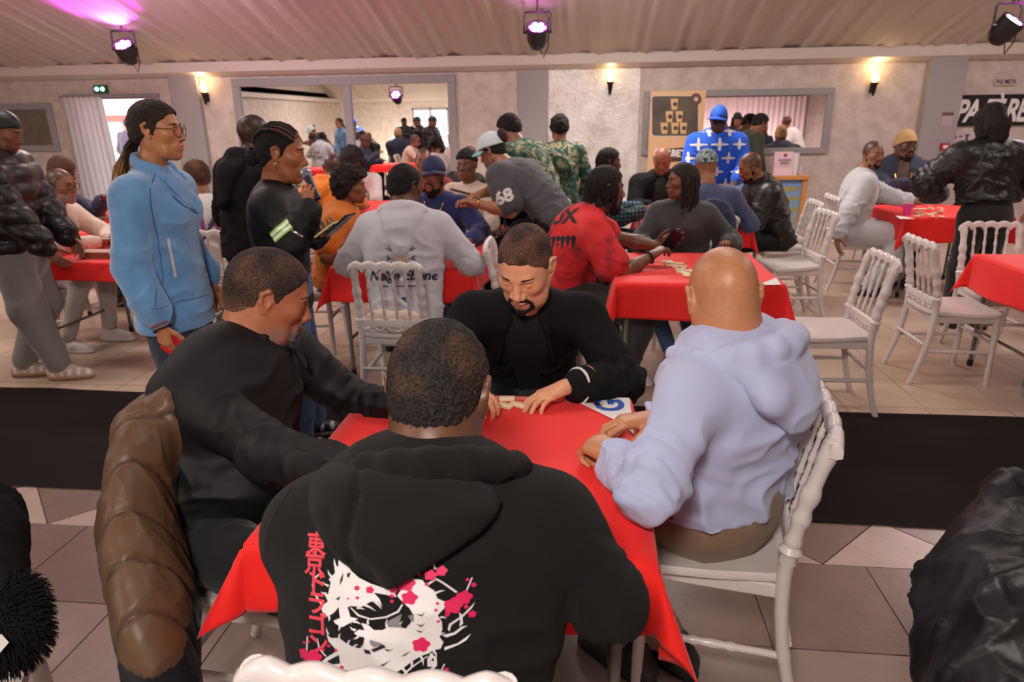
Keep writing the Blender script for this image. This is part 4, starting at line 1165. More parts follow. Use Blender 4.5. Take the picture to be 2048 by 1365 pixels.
rd = MB(); rd.tube([(DX0-.1, WALL_Y-.10, DZ+.035), (DX1+.1, WALL_Y-.10, DZ+.035)], .012, 8); rd.obj('curtain_rod', M_GREY, cu)
gr = MB(); gr.box((-30, WALL_Y+.16, -.15), (14, 40, -.02)); tag(gr.obj('ground', mat('outside_paving', rgb(205, 196, 190), .9)), kind='structure')
sun = bpy.data.lights.new('sun', 'SUN'); sun.energy = 14.; sun.angle = .01; so = bpy.data.objects.new('sun', sun); so.rotation_euler = (R(42), R(-15), 0); COL.objects.link(so)
gz = thing('market_gazebo', 'red and pink canopied gazebo standing outside the doorway', 'gazebo', (-10.4, 16.0, 0))
m_ = MB(); m_.prism([(-1.9, 1.80), (1.9, 1.80), (0, 2.5)], -1.6, 1.6, axis='y'); m_.obj('canopy', mat('canopy_red', rgb(226, 170, 168), .7), gz)
m_ = MB(); m_.box((-1.9, -1.62, 1.66), (1.9, -1.58, 1.80)); m_.obj('valance', mat('canopy_red2', rgb(226, 80, 70), .7), gz)
m_ = MB(); m_.box((-1.8, 1.5, 0), (1.8, 1.55, 2.1)); m_.obj('back_panel', mat('gazebo_pink', rgb(226, 190, 190), .7), gz)
for a in (-1.85, 1.85):
    for b in (-1.55, 1.55):
        m_ = MB(); m_.box((a-.03, b-.03, -.02), (a+.03, b+.03, 2.2)); m_.obj('pole', mat('white_pole', rgb(230, 228, 226), .4), gz)
# double glazed daylight doors in the wall behind the photographer (seen in the mirror)
m_ = MB(); m_.box((-6.6, YB-.02, 1.98), (-5.2, YB+.03, 2.05)); m_.box((-6.6, YB-.02, 0), (-6.54, YB+.03, 2.05)); m_.box((-5.26, YB-.02, 0), (-5.2, YB+.03, 2.05)); m_.box((-5.93, YB-.02, 0), (-5.87, YB+.03, 2.05)); m_.box((-6.6, YB-.02, 1.0), (-5.2, YB+.03, 1.05)); tag(m_.obj('door_2_frame', M_GREY), kind='structure')
gr = MB(); gr.box((-40, -40, -.15), (20, YB-.15, -.02)); tag(gr.obj('ground_front', mat('outside_paving', rgb(205, 196, 190), .9)), kind='structure')
# pleated pale drapes along the wall behind the photographer, seen in the right-hand mirror
V = []; nx = 300
for r in range(2):
    for i in range(nx+1):
        u = i/nx; V.append((1.6+6.2*u, YB+.12+.03*math.sin(u*210)+.015*math.sin(u*97), 2.25-r*2.2))
F = [(i, i+1, nx+1+i+1, nx+1+i) for i in range(nx)]
dr = link('wall_drape', np_mesh('wall_drape', np.array(V), np.array(F), mat('drape_pale', rgb(216, 196, 196), .8))); tag(dr, 'long pale pleated drape hung on the wall, seen in the right mirror', 'drape')

# sconces: black torch brackets with flame shaped shades
M_BLACK = mat('black_metal', (.012, .012, .013), .45, metal=.3)
M_FLAME = mat('flame_glass', (1, .75, .4), .4, emit=(1.0, .60, .22), estr=5.)
def sconce(x, z, label, y=WALL_Y, rz=0.):
    t = thing('wall_sconce', label, 'wall lamp', (x, y, z), rz, 'torch lamps along the wall')
    m_ = MB(); m_.lathe([(.012, -.16), (.022, -.12), (.034, -.03), (.05, 0), (.045, .006)], 12, (0, -.09, 0)); m_.obj('torch_cup', M_BLACK, t, True)
    m_ = MB(); m_.tube([(0, 0, -.06), (0, -.05, -.075), (0, -.09, -.05)], .011, 8); m_.box((-.02, -.012, -.12), (.02, 0, 0)); m_.obj('bracket', M_BLACK, t)
    m_ = MB(); m_.lathe([(.02, .005), (.045, .03), (.050, .065), (.036, .11), (.014, .15), (.002, .165)], 12, (0, -.09, 0)); m_.obj('flame_shade', M_FLAME, t, True)
    l = bpy.data.lights.new('sconce_light', 'POINT'); l.energy = 3; l.color = (1, .66, .32); l.shadow_soft_size = .05
    lo = bpy.data.objects.new('sconce_light', l); COL.objects.link(lo); lo.parent = t; lo.location = (0, -.13, .22)
p = atY(415, 186, WALL_Y); sconce(p[0], p[2], 'lit torch lamp on the wall between doorway and large mirror')
p = atY(1220, 165, WALL_Y); sconce(p[0], p[2], 'lit torch lamp above the shiny patina wall panel')
p = atY(1744, 166, WALL_Y); sconce(p[0], p[2], 'lit torch lamp right of the mirror behind the counter')
sconce(-4.6, 1.95, 'lit torch lamp on the wall behind the photographer, left', YB, math.pi)
sconce(1.2, 1.95, 'lit torch lamp on the wall behind the photographer, right', YB, math.pi)
# emergency exit sign
p = atY(203, 178, WALL_Y-.02)
t = thing('exit_sign', 'small green emergency exit lamp above the doorway', 'exit sign', (p[0], WALL_Y, p[2]))
m_ = MB(); m_.box((-.10, -.06, -.055), (.10, 0, .055), bev=.008); m_.obj('housing', mat('exit_green', rgb(30, 80, 55), .5), t)
for sx in (-.045, .045):
    m_ = MB(); m_.lathe([(.034, 0), (.030, .012), (.01, .018)], 14, M=Matrix.Translation((sx, -.06, 0)) @ Matrix.Rotation(R(90), 4, 'X')); m_.obj('lamp_lens', mat('exit_lens', (.3, 1, .5), .3, emit=(.35, 1., .55), estr=2.2), t, True)

# purple stage lights hung under the ceiling
M_CAN = mat('spot_black', (.010, .009, .012), .4)
M_LED = mat('spot_led', (1, .5, 1), .3, emit=(1.0, .35, .95), estr=14.)
def spot(px, py, Y, label, aim, power, pos=None):
    p = atY(px, py, Y) if pos is None else A3(pos); zc = EAVE+.12+SLOPE*(WALL_Y-p[1])-.06
    t = thing('stage_light', label, 'stage light', tuple(p), 0, 'purple stage lights under the ceiling'); t.scale = (1.2, 1.2, 1.2)
    q = Vector((0, 0, 1)).rotation_difference(Vector(aim).normalized()).to_matrix().to_4x4()
    m_ = MB(); m_.lathe([(.03, -.17), (.07, -.15), (.098, -.08), (.104, .04), (.108, .055), (.098, .055), (.09, .03)], 20, M=q); m_.obj('can', M_CAN, t, True)
    m_ = MB(); m_.lathe([(.088, .034), (.001, .036)], 6, M=q); led = m_.obj('led_face', mat('spot_ring', (.5, .0, .5), .4, emit=(1., .02, .9), estr=3.), t)
    for k in range(7):
        a = k*math.pi/3; c = (0, 0, 0) if k == 6 else (.055*math.cos(a), .055*math.sin(a), 0)
        d_ = MB(); d_.lathe([(.026, .044), (.018, .052), (.001, .054)], 10, c, M=q); d_.obj('led_lens', M_LED, led, True)
    m_ = MB(); m_.tube([(-.125, 0, 0), (-.125, 0, .15), (-.11, 0, .17), (.11, 0, .17), (.125, 0, .15), (.125, 0, 0)], .010, 6); m_.tube([(-.135, 0, 0), (-.10, 0, 0)], .016, 8); m_.tube([(.10, 0, 0), (.135, 0, 0)], .016, 8); m_.tube([(0, 0, .17), (0, 0, max(.2, (zc-p[2])/1.2))], .012, 6); m_.obj('yoke', M_CAN, t)
    m_ = MB(); m_.tube([(.02, .05, -.14), (.05, .08, -.22), (.10, .06, -.12), (.10, .04, .12), (.03, 0, .2)], .006, 6); m_.obj('cable', M_CAN, t)
    l = bpy.data.lights.new('stage_beam', 'SPOT'); l.energy = power; l.color = (1., .05, .92); l.spot_size = R(104); l.spot_blend = .85; l.shadow_soft_size = .04
    lo = bpy.data.objects.new('stage_beam', l); COL.objects.link(lo); lo.parent = t
    dv = Vector(aim).normalized(); lo.location = dv*.07; lo.rotation_euler = dv.to_track_quat('-Z', 'Y').to_euler()
spot(250, 97, 8.55, 'purple stage light at the left end of the ceiling', (.06, -.60, .78), 190)
spot(1075, 63, 8.3, 'purple stage light in the middle of the ceiling', (.06, -.60, .78), 150)
spot(2018, 50, 8.0, 'purple stage light at the right end of the ceiling', (.40, -.50, .76), 190)
q_ = atY(793, 192, 16.0); spot(0, 0, 0, 'purple stage light met only as a reflection in the large mirror', (0, .75, .6), 160, (q_[0], 4.0, q_[2]))
# ------------------------------------------------------------------ chairs
M_CHAIR = mat('chair_white', rgb(214, 204, 201), .34, coat=.3)
def turned(L, r, beads):
    "profile of a turned spindle: radius r with bead groups at the given heights (fractions)"
    n = 46; out = []
    for i in range(n+1):
        t = i/n; rr = r*(.82+.18*math.sin(math.pi*t))
        for b in beads:
            d = abs(t-b)
            for k, (o, a, w) in enumerate(((0, .75, .016), (.032, .42, .010), (-.032, .42, .010))):
                rr += r*a*max(0, 1-((t-b-o)/w)**2) if abs(t-b-o) < w else 0
        out.append((rr, L*t))
    return out
def wavy(x0, x1, z_hi, z_lo, lobes, dip, arch, y, th, curve=0.):
    "scalloped rail: lobed along the top, arches cut along the bottom"
    n = 40; top = []; bot = []
    for i in range(n+1):
        u = i/n; x = x0+(x1-x0)*u
        top.append((x, z_hi+dip*abs(math.sin(math.pi*u*lobes)))); bot.append((x, z_lo+arch*abs(math.sin(math.pi*u*5))**.6))
    return top, bot
def rail_mesh(name, x0, x1, zh, zl, lobes, dip, arch, y0, th, end=0., bow=0.):
    top, bot = wavy(x0, x1, zh, zl, lobes, dip, arch, y0, th); V = []; F = []; n = len(top)
    for i in range(n):
        u = i/(n-1); yy = y0-bow*math.sin(math.pi*u); e = end*(max(0, 1-u/.12)+max(0, 1-(1-u)/.12))
        (xt, zt), (xb, zb) = top[i], bot[i]; zt -= e
        r = min(th*.45, (zt-zb)*.4)
        ring = [(xb, yy-th/2, zb+r*.3), (xb, yy-th/2, zt-r), (xt, yy-th*.28, zt-r*.25), (xt, yy, zt), (xt, yy+th*.28, zt-r*.25), (xt, yy+th/2, zt-r), (xb, yy+th/2, zb+r*.3), (xb, yy, zb)]
        V += ring
    k = 8
    for i in range(n-1):
        for j_ in range(k): F.append((i*k+j_, i*k+(j_+1) % k, (i+1)*k+(j_+1) % k, (i+1)*k+j_))
    F += [tuple(range(k))[::-1], tuple((n-1)*k+j_ for j_ in range(k))]
    m_ = MB(); m_.add(V, F); return m_.mesh(name, M_CHAIR, True)
def build_chair(label, loc, rz, group=None):
    "front of the chair is local +Y"
    t = thing('banquet_chair', label, 'chair', loc, rz, group)
    m_ = MB(); N = 28; rim = []
    for i in range(N):
        a = 2*math.pi*i/N; ca, sa = math.cos(a), math.sin(a); e = .28
        x = .205*math.copysign(abs(ca)**e, ca); y = .205*math.copysign(abs(sa)**e, sa); x *= 1.0+.10*(y/.2); rim.append((x, y))
    V = []; prof = [(.90, .432, .0), (1.0, .438, 0), (1.01, .450, 0), (.985, .462, 0), (.90, .459, 0), (.62, .452, 0), (.3, .448, 0), (.02, .447, 0)]
    for (s_, z, _) in prof:
        for (x, y) in rim: V.append((x*s_, y*s_, z+.010*max(0, -y/.2)*s_*abs(x)/.2))
    F = []
    for i in range(len(prof)-1):
        for j_ in range(N): F.append((i*N+j_, i*N+(j_+1) % N, (i+1)*N+(j_+1) % N, (i+1)*N+j_))
    F += [tuple(range(N))[::-1], tuple((len(prof)-1)*N+j_ for j_ in range(N))]
    m_.add(V, F); m_.obj('seat', M_CHAIR, t, True)
    m_ = MB(); m_.box((-.175, .165, .395), (.175, .185, .437), bev=.005); m_.box((-.165, -.185, .395), (.165, -.165, .437), bev=.005); m_.box((-.188, -.175, .395), (-.168, .175, .437), bev=.005); m_.box((.168, -.175, .395), (.188, .175, .437), bev=.005); m_.obj('seat_frame', M_CHAIR, t)
    for sx in (-1, 1):
        m_ = MB(); m_.tube([(sx*.185, .178, .437), (sx*.187, .18, .30), (sx*.189, .182, .12), (sx*.191, .184, 0)], [.019, .019, .0165, .014], 12); m_.obj('front_leg', M_CHAIR, t, True)
        m_ = MB(); P_ = []; rr = []
        for i in range(60):
            z = .868*i/59; y = -.178-(.085*((.46-z)/.46)**2 if z < .46 else .075*((z-.46)/.41)**1.5)
            x = sx*(.178+.010*(1-z/.9)); r = .0155+.004*min(1, z/.45)
            if z > .47:
                for b, a_, w_ in ((.52, .007, .012), (.545, .011, .012), (.575, .006, .010), (.64, .006, .02), (.70, .009, .012), (.725, .006, .010), (.82, .004, .03)): r += a_*max(0, 1-((z-b)/w_)**2)
            for b in (.20, .225): r += .003*max(0, 1-((z-b)/.009)**2)
            P_.append((x, y, z)); rr.append(r)
        m_.tube(P_, rr, 12); m_.obj('rear_leg', M_CHAIR, t, True)
    link('top_rail', rail_mesh('top_rail', -.205, .205, .878, .822, 5, .013, .026, -.252, .032, .018, .012), t)
    link('bottom_rail', rail_mesh('bottom_rail', -.178, .178, .548, .500, 5, .0, .0, -.192, .022, 0, .0), t)
    # arched underside of the bottom rail and between the spindles
    m_ = MB()
    for k in range(5):
        xc = -.142+.071*k; pts = [(xc-.034, .565), (xc-.030, .545), (xc-.018, .532), (xc, .527), (xc+.018, .532), (xc+.030, .545), (xc+.034, .565)]
        m_.tube([(a, -.194, b-.045) for a, b in pts], .009, 6)
    m_.obj('rail_scallops', M_CHAIR, t, True)
    sp = None
    for k in range(4):
        x = -.1065+.071*k; z0, z1 = .540, .845
        if sp is None:
            s_ = MB(); s_.lathe(turned(.307, .0075, (.16, .42, .66, .90)), 10); sp = s_.mesh('spindle', M_CHAIR, True)
        o = link('spindle', sp, t, (x, -.196, z0), (R(10.2), 0, 0))
    for (a, b) in (((-.186, -.215, .215), (-.188, .18, .215)), ((.186, -.215, .215), (.188, .18, .215)), ((-.188, .182, .27), (.188, .182, .27)), ((-.184, -.21, .255), (.184, -.21, .255))):
        a = A3(a); b = A3(b); m_ = MB(); pts = [a+(b-a)*i/24 for i in range(25)]; rr = []
        for i in range(25):
            u = i/24; r = .0105
            for c_, q_ in ((.38, .004), (.44, .006), (.5, .003), (.56, .006), (.62, .004)): r += q_*max(0, 1-((u-c_)/.022)**2)
            rr.append(r)
        m_.tube(pts, rr, 10); m_.obj('stretcher', M_CHAIR, t, True)
    return t
CHG = 'white banquet chairs with turned spindles'
# (x, y, heading of the chair's front in degrees: 0 = +Y, 90 = -X), label
chairs = [
 ((-.275, .972), 0, 'white banquet chair in front, its top rail below the black dragon hoodie'),
 ((.39, 1.745), 80, 'white banquet chair under the man in the light blue hoodie'),
 ((-.80, 1.50), -94, 'white banquet chair hidden under the brown quilted parka'),
 ((-.19, 2.43), 180, 'white banquet chair under the man in the black blazer'),
 ((-1.06, 3.72), 0, 'white banquet chair behind the grey hoodie with printed lettering'),
 ((1.365, 3.80), 90, 'empty white banquet chair right of the red table with scattered dominoes'),
 ((2.29, 4.33), -90, 'empty white banquet chair facing the red table at the right edge'),
 ((1.66, 5.60), 96, 'empty white banquet chair standing in front of the beach picture counter'),
 ((2.58, 6.75), -90, 'white banquet chair under the man in the grey sweatsuit'),
 ((2.80, 4.74), 180, 'white banquet chair behind the red table at the right edge, back to the leather jacket'),
 ((1.78, 6.3), 90, 'white banquet chair behind the man in the black hooded leather jacket'),
 ((-2.78, 4.75), 20, 'white banquet chair behind the man in the white numbered jersey'),
 ((-1.98, 4.62), -85, 'white banquet chair under the woman in the orange top'),
 ((-1.12, 5.24), 178, 'white banquet chair under the man in the navy cap'),
 ((-.34, 4.16), -88, 'white banquet chair under the man in the red tie-dye shirt'),
 ((.72, 4.88), 176, 'white banquet chair under the woman in the dark grey sweater'),
 ((.97, 5.56), 0, 'white banquet chair with a navy coat hung on its back'),
 ((-3.98, 4.62), -90, 'white banquet chair under the man in the cream sweater and glasses'),
 ((-4.72, 5.62), -90, 'white banquet chair under the man in the brown beanie'),
 ((.72, 7.0), 180, 'white banquet chair under the bald man in the black coat'),
 ((.10, 6.3), -90, 'white banquet chair under the man in the plaid shirt'),
 ((-1.02, 5.95), 170, 'white banquet chair under the man in the cream top behind the navy cap'),
 ((3.25, 7.75), 180, 'white banquet chair under the man in the tan beanie'),
 ((-2.45, 6.0), 0, 'white banquet chair under the person in the orange hoodie'),
 ((-.40, 5.40), 90, 'white banquet chair standing beside the leaning man'),
]
ch0 = None
for (x, y), a, lab in chairs:
    if ch0 is None: ch0 = build_chair(lab, (x, y, 0), R(a), CHG)
    else: dup(ch0, (x, y, 0), R(a), lab, CHG)

# ------------------------------------------------------------------ tables under red cloths
M_RED = mat('red_cloth', rgb(236, 24, 18), .66, bump=.12, bscale=700., sheen=.15)
M_LEG = mat('table_leg_grey', rgb(118, 114, 108), .45, metal=.4)
def folding_table(x0, x1, y0, y1, label, loff=.07):
    cx, cy = (x0+x1)/2, (y0+y1)/2; hx, hy = (x1-x0)/2, (y1-y0)/2
    t = thing('folding_table', label, 'table', (cx, cy, 0), 0, 'folding tables under red cloths')
    m_ = MB(); m_.box((-hx, -hy, .700), (hx, hy, .734), bev=.01); m_.obj('table_top', mat('table_plastic', rgb(205, 202, 198), .5), t)
    for sx in (-1, 1):
        for sy in (-1, 1):
            m_ = MB(); m_.tube([(sx*(hx-loff-.06), sy*(hy-loff), .702), (sx*(hx-loff-.06), sy*(hy-loff), .66), (sx*(hx-loff), sy*(hy-loff), .62), (sx*(hx-loff), sy*(hy-loff), .03)], .0135, 8); lg = m_.obj('leg', M_LEG, t, True)
            m_ = MB(); m_.lathe([(.017, 0), (.018, .03), (.016, .045)], 10, (sx*(hx-loff), sy*(hy-loff), 0)); m_.obj('foot_cap', M_BLACK, lg, True)
    for sx in (-1, 1):
        m_ = MB(); m_.tube([(sx*(hx-loff), -hy+loff, .25), (sx*(hx-loff), hy-loff, .25)], .009, 6); m_.obj('stretcher', M_LEG, t, True)
    return t
def tablecloth(x0, x1, y0, y1, ov, label, seed, n=44, flare=.30, tips=None, zt=.737, sides=(1, 1, 1, 1)):
    "a sheet laid over the table: flat on top, hanging at the sides, folded cones at the corners"
    cx, cy = (x0+x1)/2, (y0+y1)/2; hx, hy = (x1-x0)/2, (y1-y0)/2; rnd = random.Random(seed)
    def axis(h, a, b): return np.concatenate([np.linspace(-h-ov*a, -h, 14)[:-1], np.linspace(-h, h, n-24), np.linspace(h, h+ov*b, 14)[1:]])
    ax, ay = axis(hx, *sides[:2]), axis(hy, *sides[2:]); V = np.zeros((len(ax), len(ay), 3))
    fl_ = {(a, b): flare*rnd.uniform(.7, 1.2) for a in (-1, 1) for b in (-1, 1)}
    if tips: fl_.update(tips)
    for i, u in enumerate(ax):
        for j_, v in enumerate(ay):
            du = max(0, abs(u)-hx); dv = max(0, abs(v)-hy); su = 1 if u > 0 else -1; sv = 1 if v > 0 else -1
            x = min(max(u, -hx), hx); y = min(max(v, -hy), hy); z = 0.
            if du > 0 and dv > 0:
                r = math.hypot(du, dv); th = math.atan2(dv, du); k = fl_[(su, sv)]
                # the corner drops as one folded cone; its crease bisects the corner
                s2 = math.sin(2*th)
                out = r*(.10+k*s2)
                x += su*out*math.cos(th); y += sv*out*math.sin(th); z = -r*math.sqrt(max(.1, 1-(.10+k*s2)**2))
                if r < .05: z += .004
            elif du > 0:
                wv = .010*math.sin(v*9+seed)*du/ov; x += su*(.10*du+wv*2+.006*(1-math.exp(-du*60))); z = -du*.985
            elif dv > 0:
                wv = .010*math.sin(u*8+seed*2)*dv/ov; y += sv*(.10*dv+wv*2+.006*(1-math.exp(-dv*60))); z = -dv*.985
            V[i, j_] = (x, y, z)
    Vf = V.reshape(-1, 3); top = Vf[:, 2] > -.002
    Vf[:, 2] += np.where(top, .0016*vnoise(Vf*7, seed), 0)
    # fold lines left by packing
    for c_ in (-.16, .18): Vf[:, 2] += np.where(top, .0016*np.exp(-((Vf[:, 0]-c_*2*hx)/.008)**2), 0)
    nb = len(ay); F = np.array([(i*nb+j_, (i+1)*nb+j_, (i+1)*nb+j_+1, i*nb+j_+1) for i in range(len(ax)-1) for j_ in range(nb-1)])
    o = link('tablecloth', np_mesh('tablecloth', Vf, F, M_RED), loc=(cx, cy, zt))
    sol = o.modifiers.new('thickness', 'SOLIDIFY'); sol.thickness = .0018; sol.offset = 1.
    tag(o, label, 'tablecloth', 'red tablecloths')
    return o
TBL = [
 ((-.715, .160, 1.175, 2.03), .25, 'folding table in front where four men play dominoes', 'red tablecloth in front where four men play dominoes'),
 ((.18, 1.08, 3.65, 4.55), .20, 'folding table behind the bald man, where the red shirt man leans', 'red tablecloth behind the bald man with scattered dominoes'),
 ((-1.57, -.68, 3.98, 4.87), .21, 'folding table where the man in the grey printed hoodie sits', 'red tablecloth before the grey printed hoodie'),
 ((-3.72, -2.82, 4.06, 4.96), .12, 'folding table left of the woman in the blue suede jacket', 'red tablecloth with a brown box left of the blue suede jacket'),
 ((2.50, 3.40, 3.78, 4.58), .22, 'folding table at the right edge with an empty chair before it', 'red tablecloth at the right edge, nothing on it'),
 ((2.80, 3.70, 6.28, 7.18), .22, 'folding table with the pink cup beside the grey sweatsuit man', 'red tablecloth with a pink cup and a heap of dominoes'),
 ((.50, 1.40, 5.87, 6.70), .20, 'folding table between the plaid shirt and the black hooded jacket', 'red tablecloth before the bald man in the black coat'),
 ((-5.60, -4.70, 6.45, 7.25), .14, 'folding table beside the white curtain at the doorway', 'red tablecloth nearest the white curtain at the doorway'),
 ((-4.38, -3.48, 5.22, 6.05), .14, 'folding table between the cream sweater man and the doorway table', 'red tablecloth between the cream sweater and the doorway'),
 ((-2.95, -2.05, 6.75, 7.60), .18, 'folding table in front of the orange hoodie', 'red tablecloth in front of the orange hoodie'),
 ((-1.75, -.90, 7.0, 7.8), .18, 'folding table behind the navy cap at the back', 'red tablecloth at the back behind the navy cap'),
]
for i, (b, ov, l1_, l2_) in enumerate(TBL):
    folding_table(*b, l1_)
    tablecloth(*b, ov, l2_, i+3, tips={(1, -1): .34, (-1, -1): .46} if i == 0 else None, sides=(.62, .95, .62, .9) if i == 0 else (1, 1, 1, 1))
# ------------------------------------------------------------------ who is in the hall
def cloth(name, c, rough=.8, bump=.25, bscale=420., sheen=.15, **k): return mat(name, rgb(*c), rough, bump=bump, bscale=bscale, sheen=sheen, **k)
SK = {'A': rgb(166, 104, 74), 'B': rgb(98, 64, 46), 'C': rgb(214, 154, 118), 'D': rgb(188, 128, 90), 'J': rgb(184, 122, 84), 'M': rgb(164, 100, 64), 'dark': rgb(92, 58, 42), 'mid': rgb(134, 86, 60), 'lite': rgb(190, 136, 104), 'deep': rgb(66, 42, 32)}
def C2(t, a): return {'skin': SK[t], 'amt': a}
M_BLK = cloth('black_cotton', (17, 17, 19), .62, .25, 420., 0., spec=.3)
M_BLK2 = cloth('black_wool', (15, 14, 15), .85, .35, 500., 0., spec=.2)
M_FLEECE = cloth('black_fleece', (19, 18, 18), .9, .6, 600., .03, spec=.2)
M_JEAN = cloth('blue_denim', (66, 92, 128), .8, .3, 500., .1, mottle=.25)
M_NAVY = cloth('navy_cloth', (38, 44, 68), .8)
M_GREYJOG = cloth('grey_jersey', (132, 128, 126), .85)
M_KHAKI = cloth('khaki_twill', (128, 104, 82), .8)
M_CHARC = cloth('charcoal_cloth', (58, 58, 60), .85)
M_LILAC = cloth('pale_blue_fleece', (178, 184, 216), .85, .3, 500., .2)
M_WHITE = cloth('white_cotton', (214, 208, 204), .8)
M_LGREY = cloth('light_grey_fleece', (190, 188, 194), .85)
M_CREAM = cloth('cream_knit', (214, 190, 172), .85, .5, 160.)
M_ORANGE = cloth('orange_fleece', (236, 132, 38), .85)
M_LEATHER = mat('black_leather', (.010, .009, .009), .42, bump=.25, bscale=34., spec=.45)
M_PUFF = mat('black_puffer', (.010, .007, .008), .40, bump=.2, bscale=22., spec=.45)
SHOE_W = dict(col=rgb(214, 208, 206), sole=rgb(226, 222, 220))
SHOE_B = dict(col=rgb(30, 30, 34), sole=rgb(24, 24, 24), stripe=rgb(40, 40, 44))
BLKHAIR = (.010, .008, .0075)

# A: the man in the black shirt, side on at the left of the table
pA = person('heavy man in a black collared shirt with grey beard, side on at the red table', (-1.02, 1.55), -106, H=1.80, g=1.22, skin=SK['A'], lip=rgb(170, 104, 88),
    headpos=(-.885, 1.765, 1.135), hyaw=42, hpitch=22, hroll=0, hs=1.10, lod=0, nw=1.22, wide=1.06, lids=(-12, -40), gaze=(0, R(-25)), shw=.20,
    wrR=(-.50, 1.36, .80), wrL=(-.47, 1.83, .80), poleR=(-.3, -.5, -1), poleL=(.1, .4, -1), handR=dict(curl=.6), handL=dict(curl=.6),
    stub=((.17, .155, .145), .62), beard=dict(kind='goatee', col=(.05, .042, .04), col2=(.24, .225, .215)),
    hair=dict(kind='short', t=.008, col=(.014, .011, .010), skin=rgb(110, 76, 58), base=.06, amt=.30, fade=-.005, sf=300),
    top=dict(kind='shirt', name='shirt', mat=M_BLK, t=.016, fold=.010, ff=7, collar='shirt', collarsize=1.4, collarup=.050, collarwide=1.0, drop=.06, hem=.06, belly=1, cuffback=0),
    bottom=dict(mat=cloth('black_trousers', (24, 24, 26), .85)), shoes=SHOE_B)
# B: nearest, back to us, dragon hoodie
pB = person('man from behind in a black hoodie printed with a dragon and red blossoms', (-.265, .875), 8, H=1.80, g=1.28, skin=SK['B'],
    headpos=(-.254, 1.105, 1.132), J=dict(elR=(.052, .975, .815), elL=(-.505, 1.01, .865)), hyaw=-14, hpitch=24, hs=1.08, lod=0, nw=1.25, shw=.205, eyes=False,
    wrR=(-.02, 1.23, .80), wrL=(-.40, 1.30, .80), poleR=(1, -.25, -.8), poleL=(-1, -.2, -.6), handR=dict(curl=.7), handL=dict(curl=.7),
    stub=((.02, .014, .012), .7), hair=dict(kind='short', t=.008, noise=.0022, nf=150, col=(.012, .009, .008), skin=rgb(120, 80, 54), base=.0, amt=.16, sf=260, fade=-.055, seed=4),
    top=dict(kind='hoodie', name='hoodie', mat=M_FLEECE, t=.026, fold=.008, ff=6.5, hood=True, hoodsize=1.34, rim=1., hoodup=.016, rimonly=1, drop=.05, hem=.05, arm=.84, cuffband=1),
    bottom=dict(mat=M_BLK), shoes=SHOE_B)
# C: across the table, looking down at the dominoes
pC = person('man in a black blazer and black T-shirt looking down at dominoes across the table', (-.21, 2.53), 180, H=1.76, g=1.0, skin=SK['C'], lip=rgb(196, 128, 116),
    headpos=(-.187, 2.150, 1.150), hyaw=-14, hpitch=33, hroll=-3, hs=1.10, lod=0, wide=1.02, lids=(-14, -42), gaze=(0, R(-30)), shw=.195,
    wrL=(-.045, 1.985, .795), wrR=(-.36, 1.92, .80), poleL=(1, .35, -.5), poleR=(-1, .3, -.6), handL=dict(fwd=(-.72, -.52, -.16), pn=(-.15, -.15, -1), curls=[.35, .42, .46, .5], thumb=.55, spread=.10), handR=dict(curl=.7),
    beard=dict(kind='goatee', col=(.014, .010, .009)), stub=((.03, .02, .016), .10),
    hair=dict(kind='short', t=.004, noise=.0014, nf=170, col=(.016, .012, .010), skin=rgb(140, 96, 72), base=.08, amt=.30, fade=.002, sf=330, seed=6),
    top=dict(kind='blazer', name='blazer', mat=M_BLK2, t=.020, fold=.007, open=1.05, under=dict(name='t_shirt', mat=cloth('washed_black', (26, 25, 26), .85, sheen=0., spec=.25)), collar='lapel', collarsize=1.0, drop=.06, hem=.08, cuff=1.25, cuffback=.045),
    bottom=dict(mat=M_BLK), shoes=SHOE_B)
# D: bald man in the pale blue hoodie
pD = person('bald man from behind in a pale blue hoodie and khaki trousers at the table', (.405, 1.725), 50, H=1.80, g=1.27, skin=SK['D'],
    headpos=(.363, 1.750, 1.150), feet=dict(ankL=at(1345, 1285, .085), ankR=at(1262, 1300, .085)), J=dict(elL=(.150, 1.31, .815)), hyaw=-42, hpitch=20, hroll=-3, hs=1.12, lod=0, nw=1.25, shw=.205, eyes=False,
    wrL=(.095, 1.515, .800), wrR=(.205, 1.735, .805), poleL=(-.25, -1, -.55), poleR=(.5, .9, -.6),
    handL=dict(fwd=(-.62, .78, -.02), pn=(.05, .1, -1), curls=[.9, 1.25, 1.3, 1.2], thumb=.6, spread=.10, s=1.10), handR=dict(fwd=(-.97, -.20, -.02), pn=(-.12, -.18, -1), curls=[.72, .62, .66, .7], thumb=.30, spread=.16, s=1.08),
    beard=dict(kind='full', t=-.007, col=(.012, .009, .008)), buzz=((.06, .04, .03), .12),
    top=dict(kind='hoodie', name='hoodie', mat=M_LILAC, t=.026, fold=.012, ff=7, hood=True, hoodsize=1.42, rim=.8, hoodup=.018, tip=W(1545, 790, 1.60), drop=-.02, hem=.02, cuffband=1, cuffback=.045, cuff=1.1, arm=.82),
    bottom=dict(mat=M_KHAKI, t=.02), shoes=SHOE_B, seat=.47)

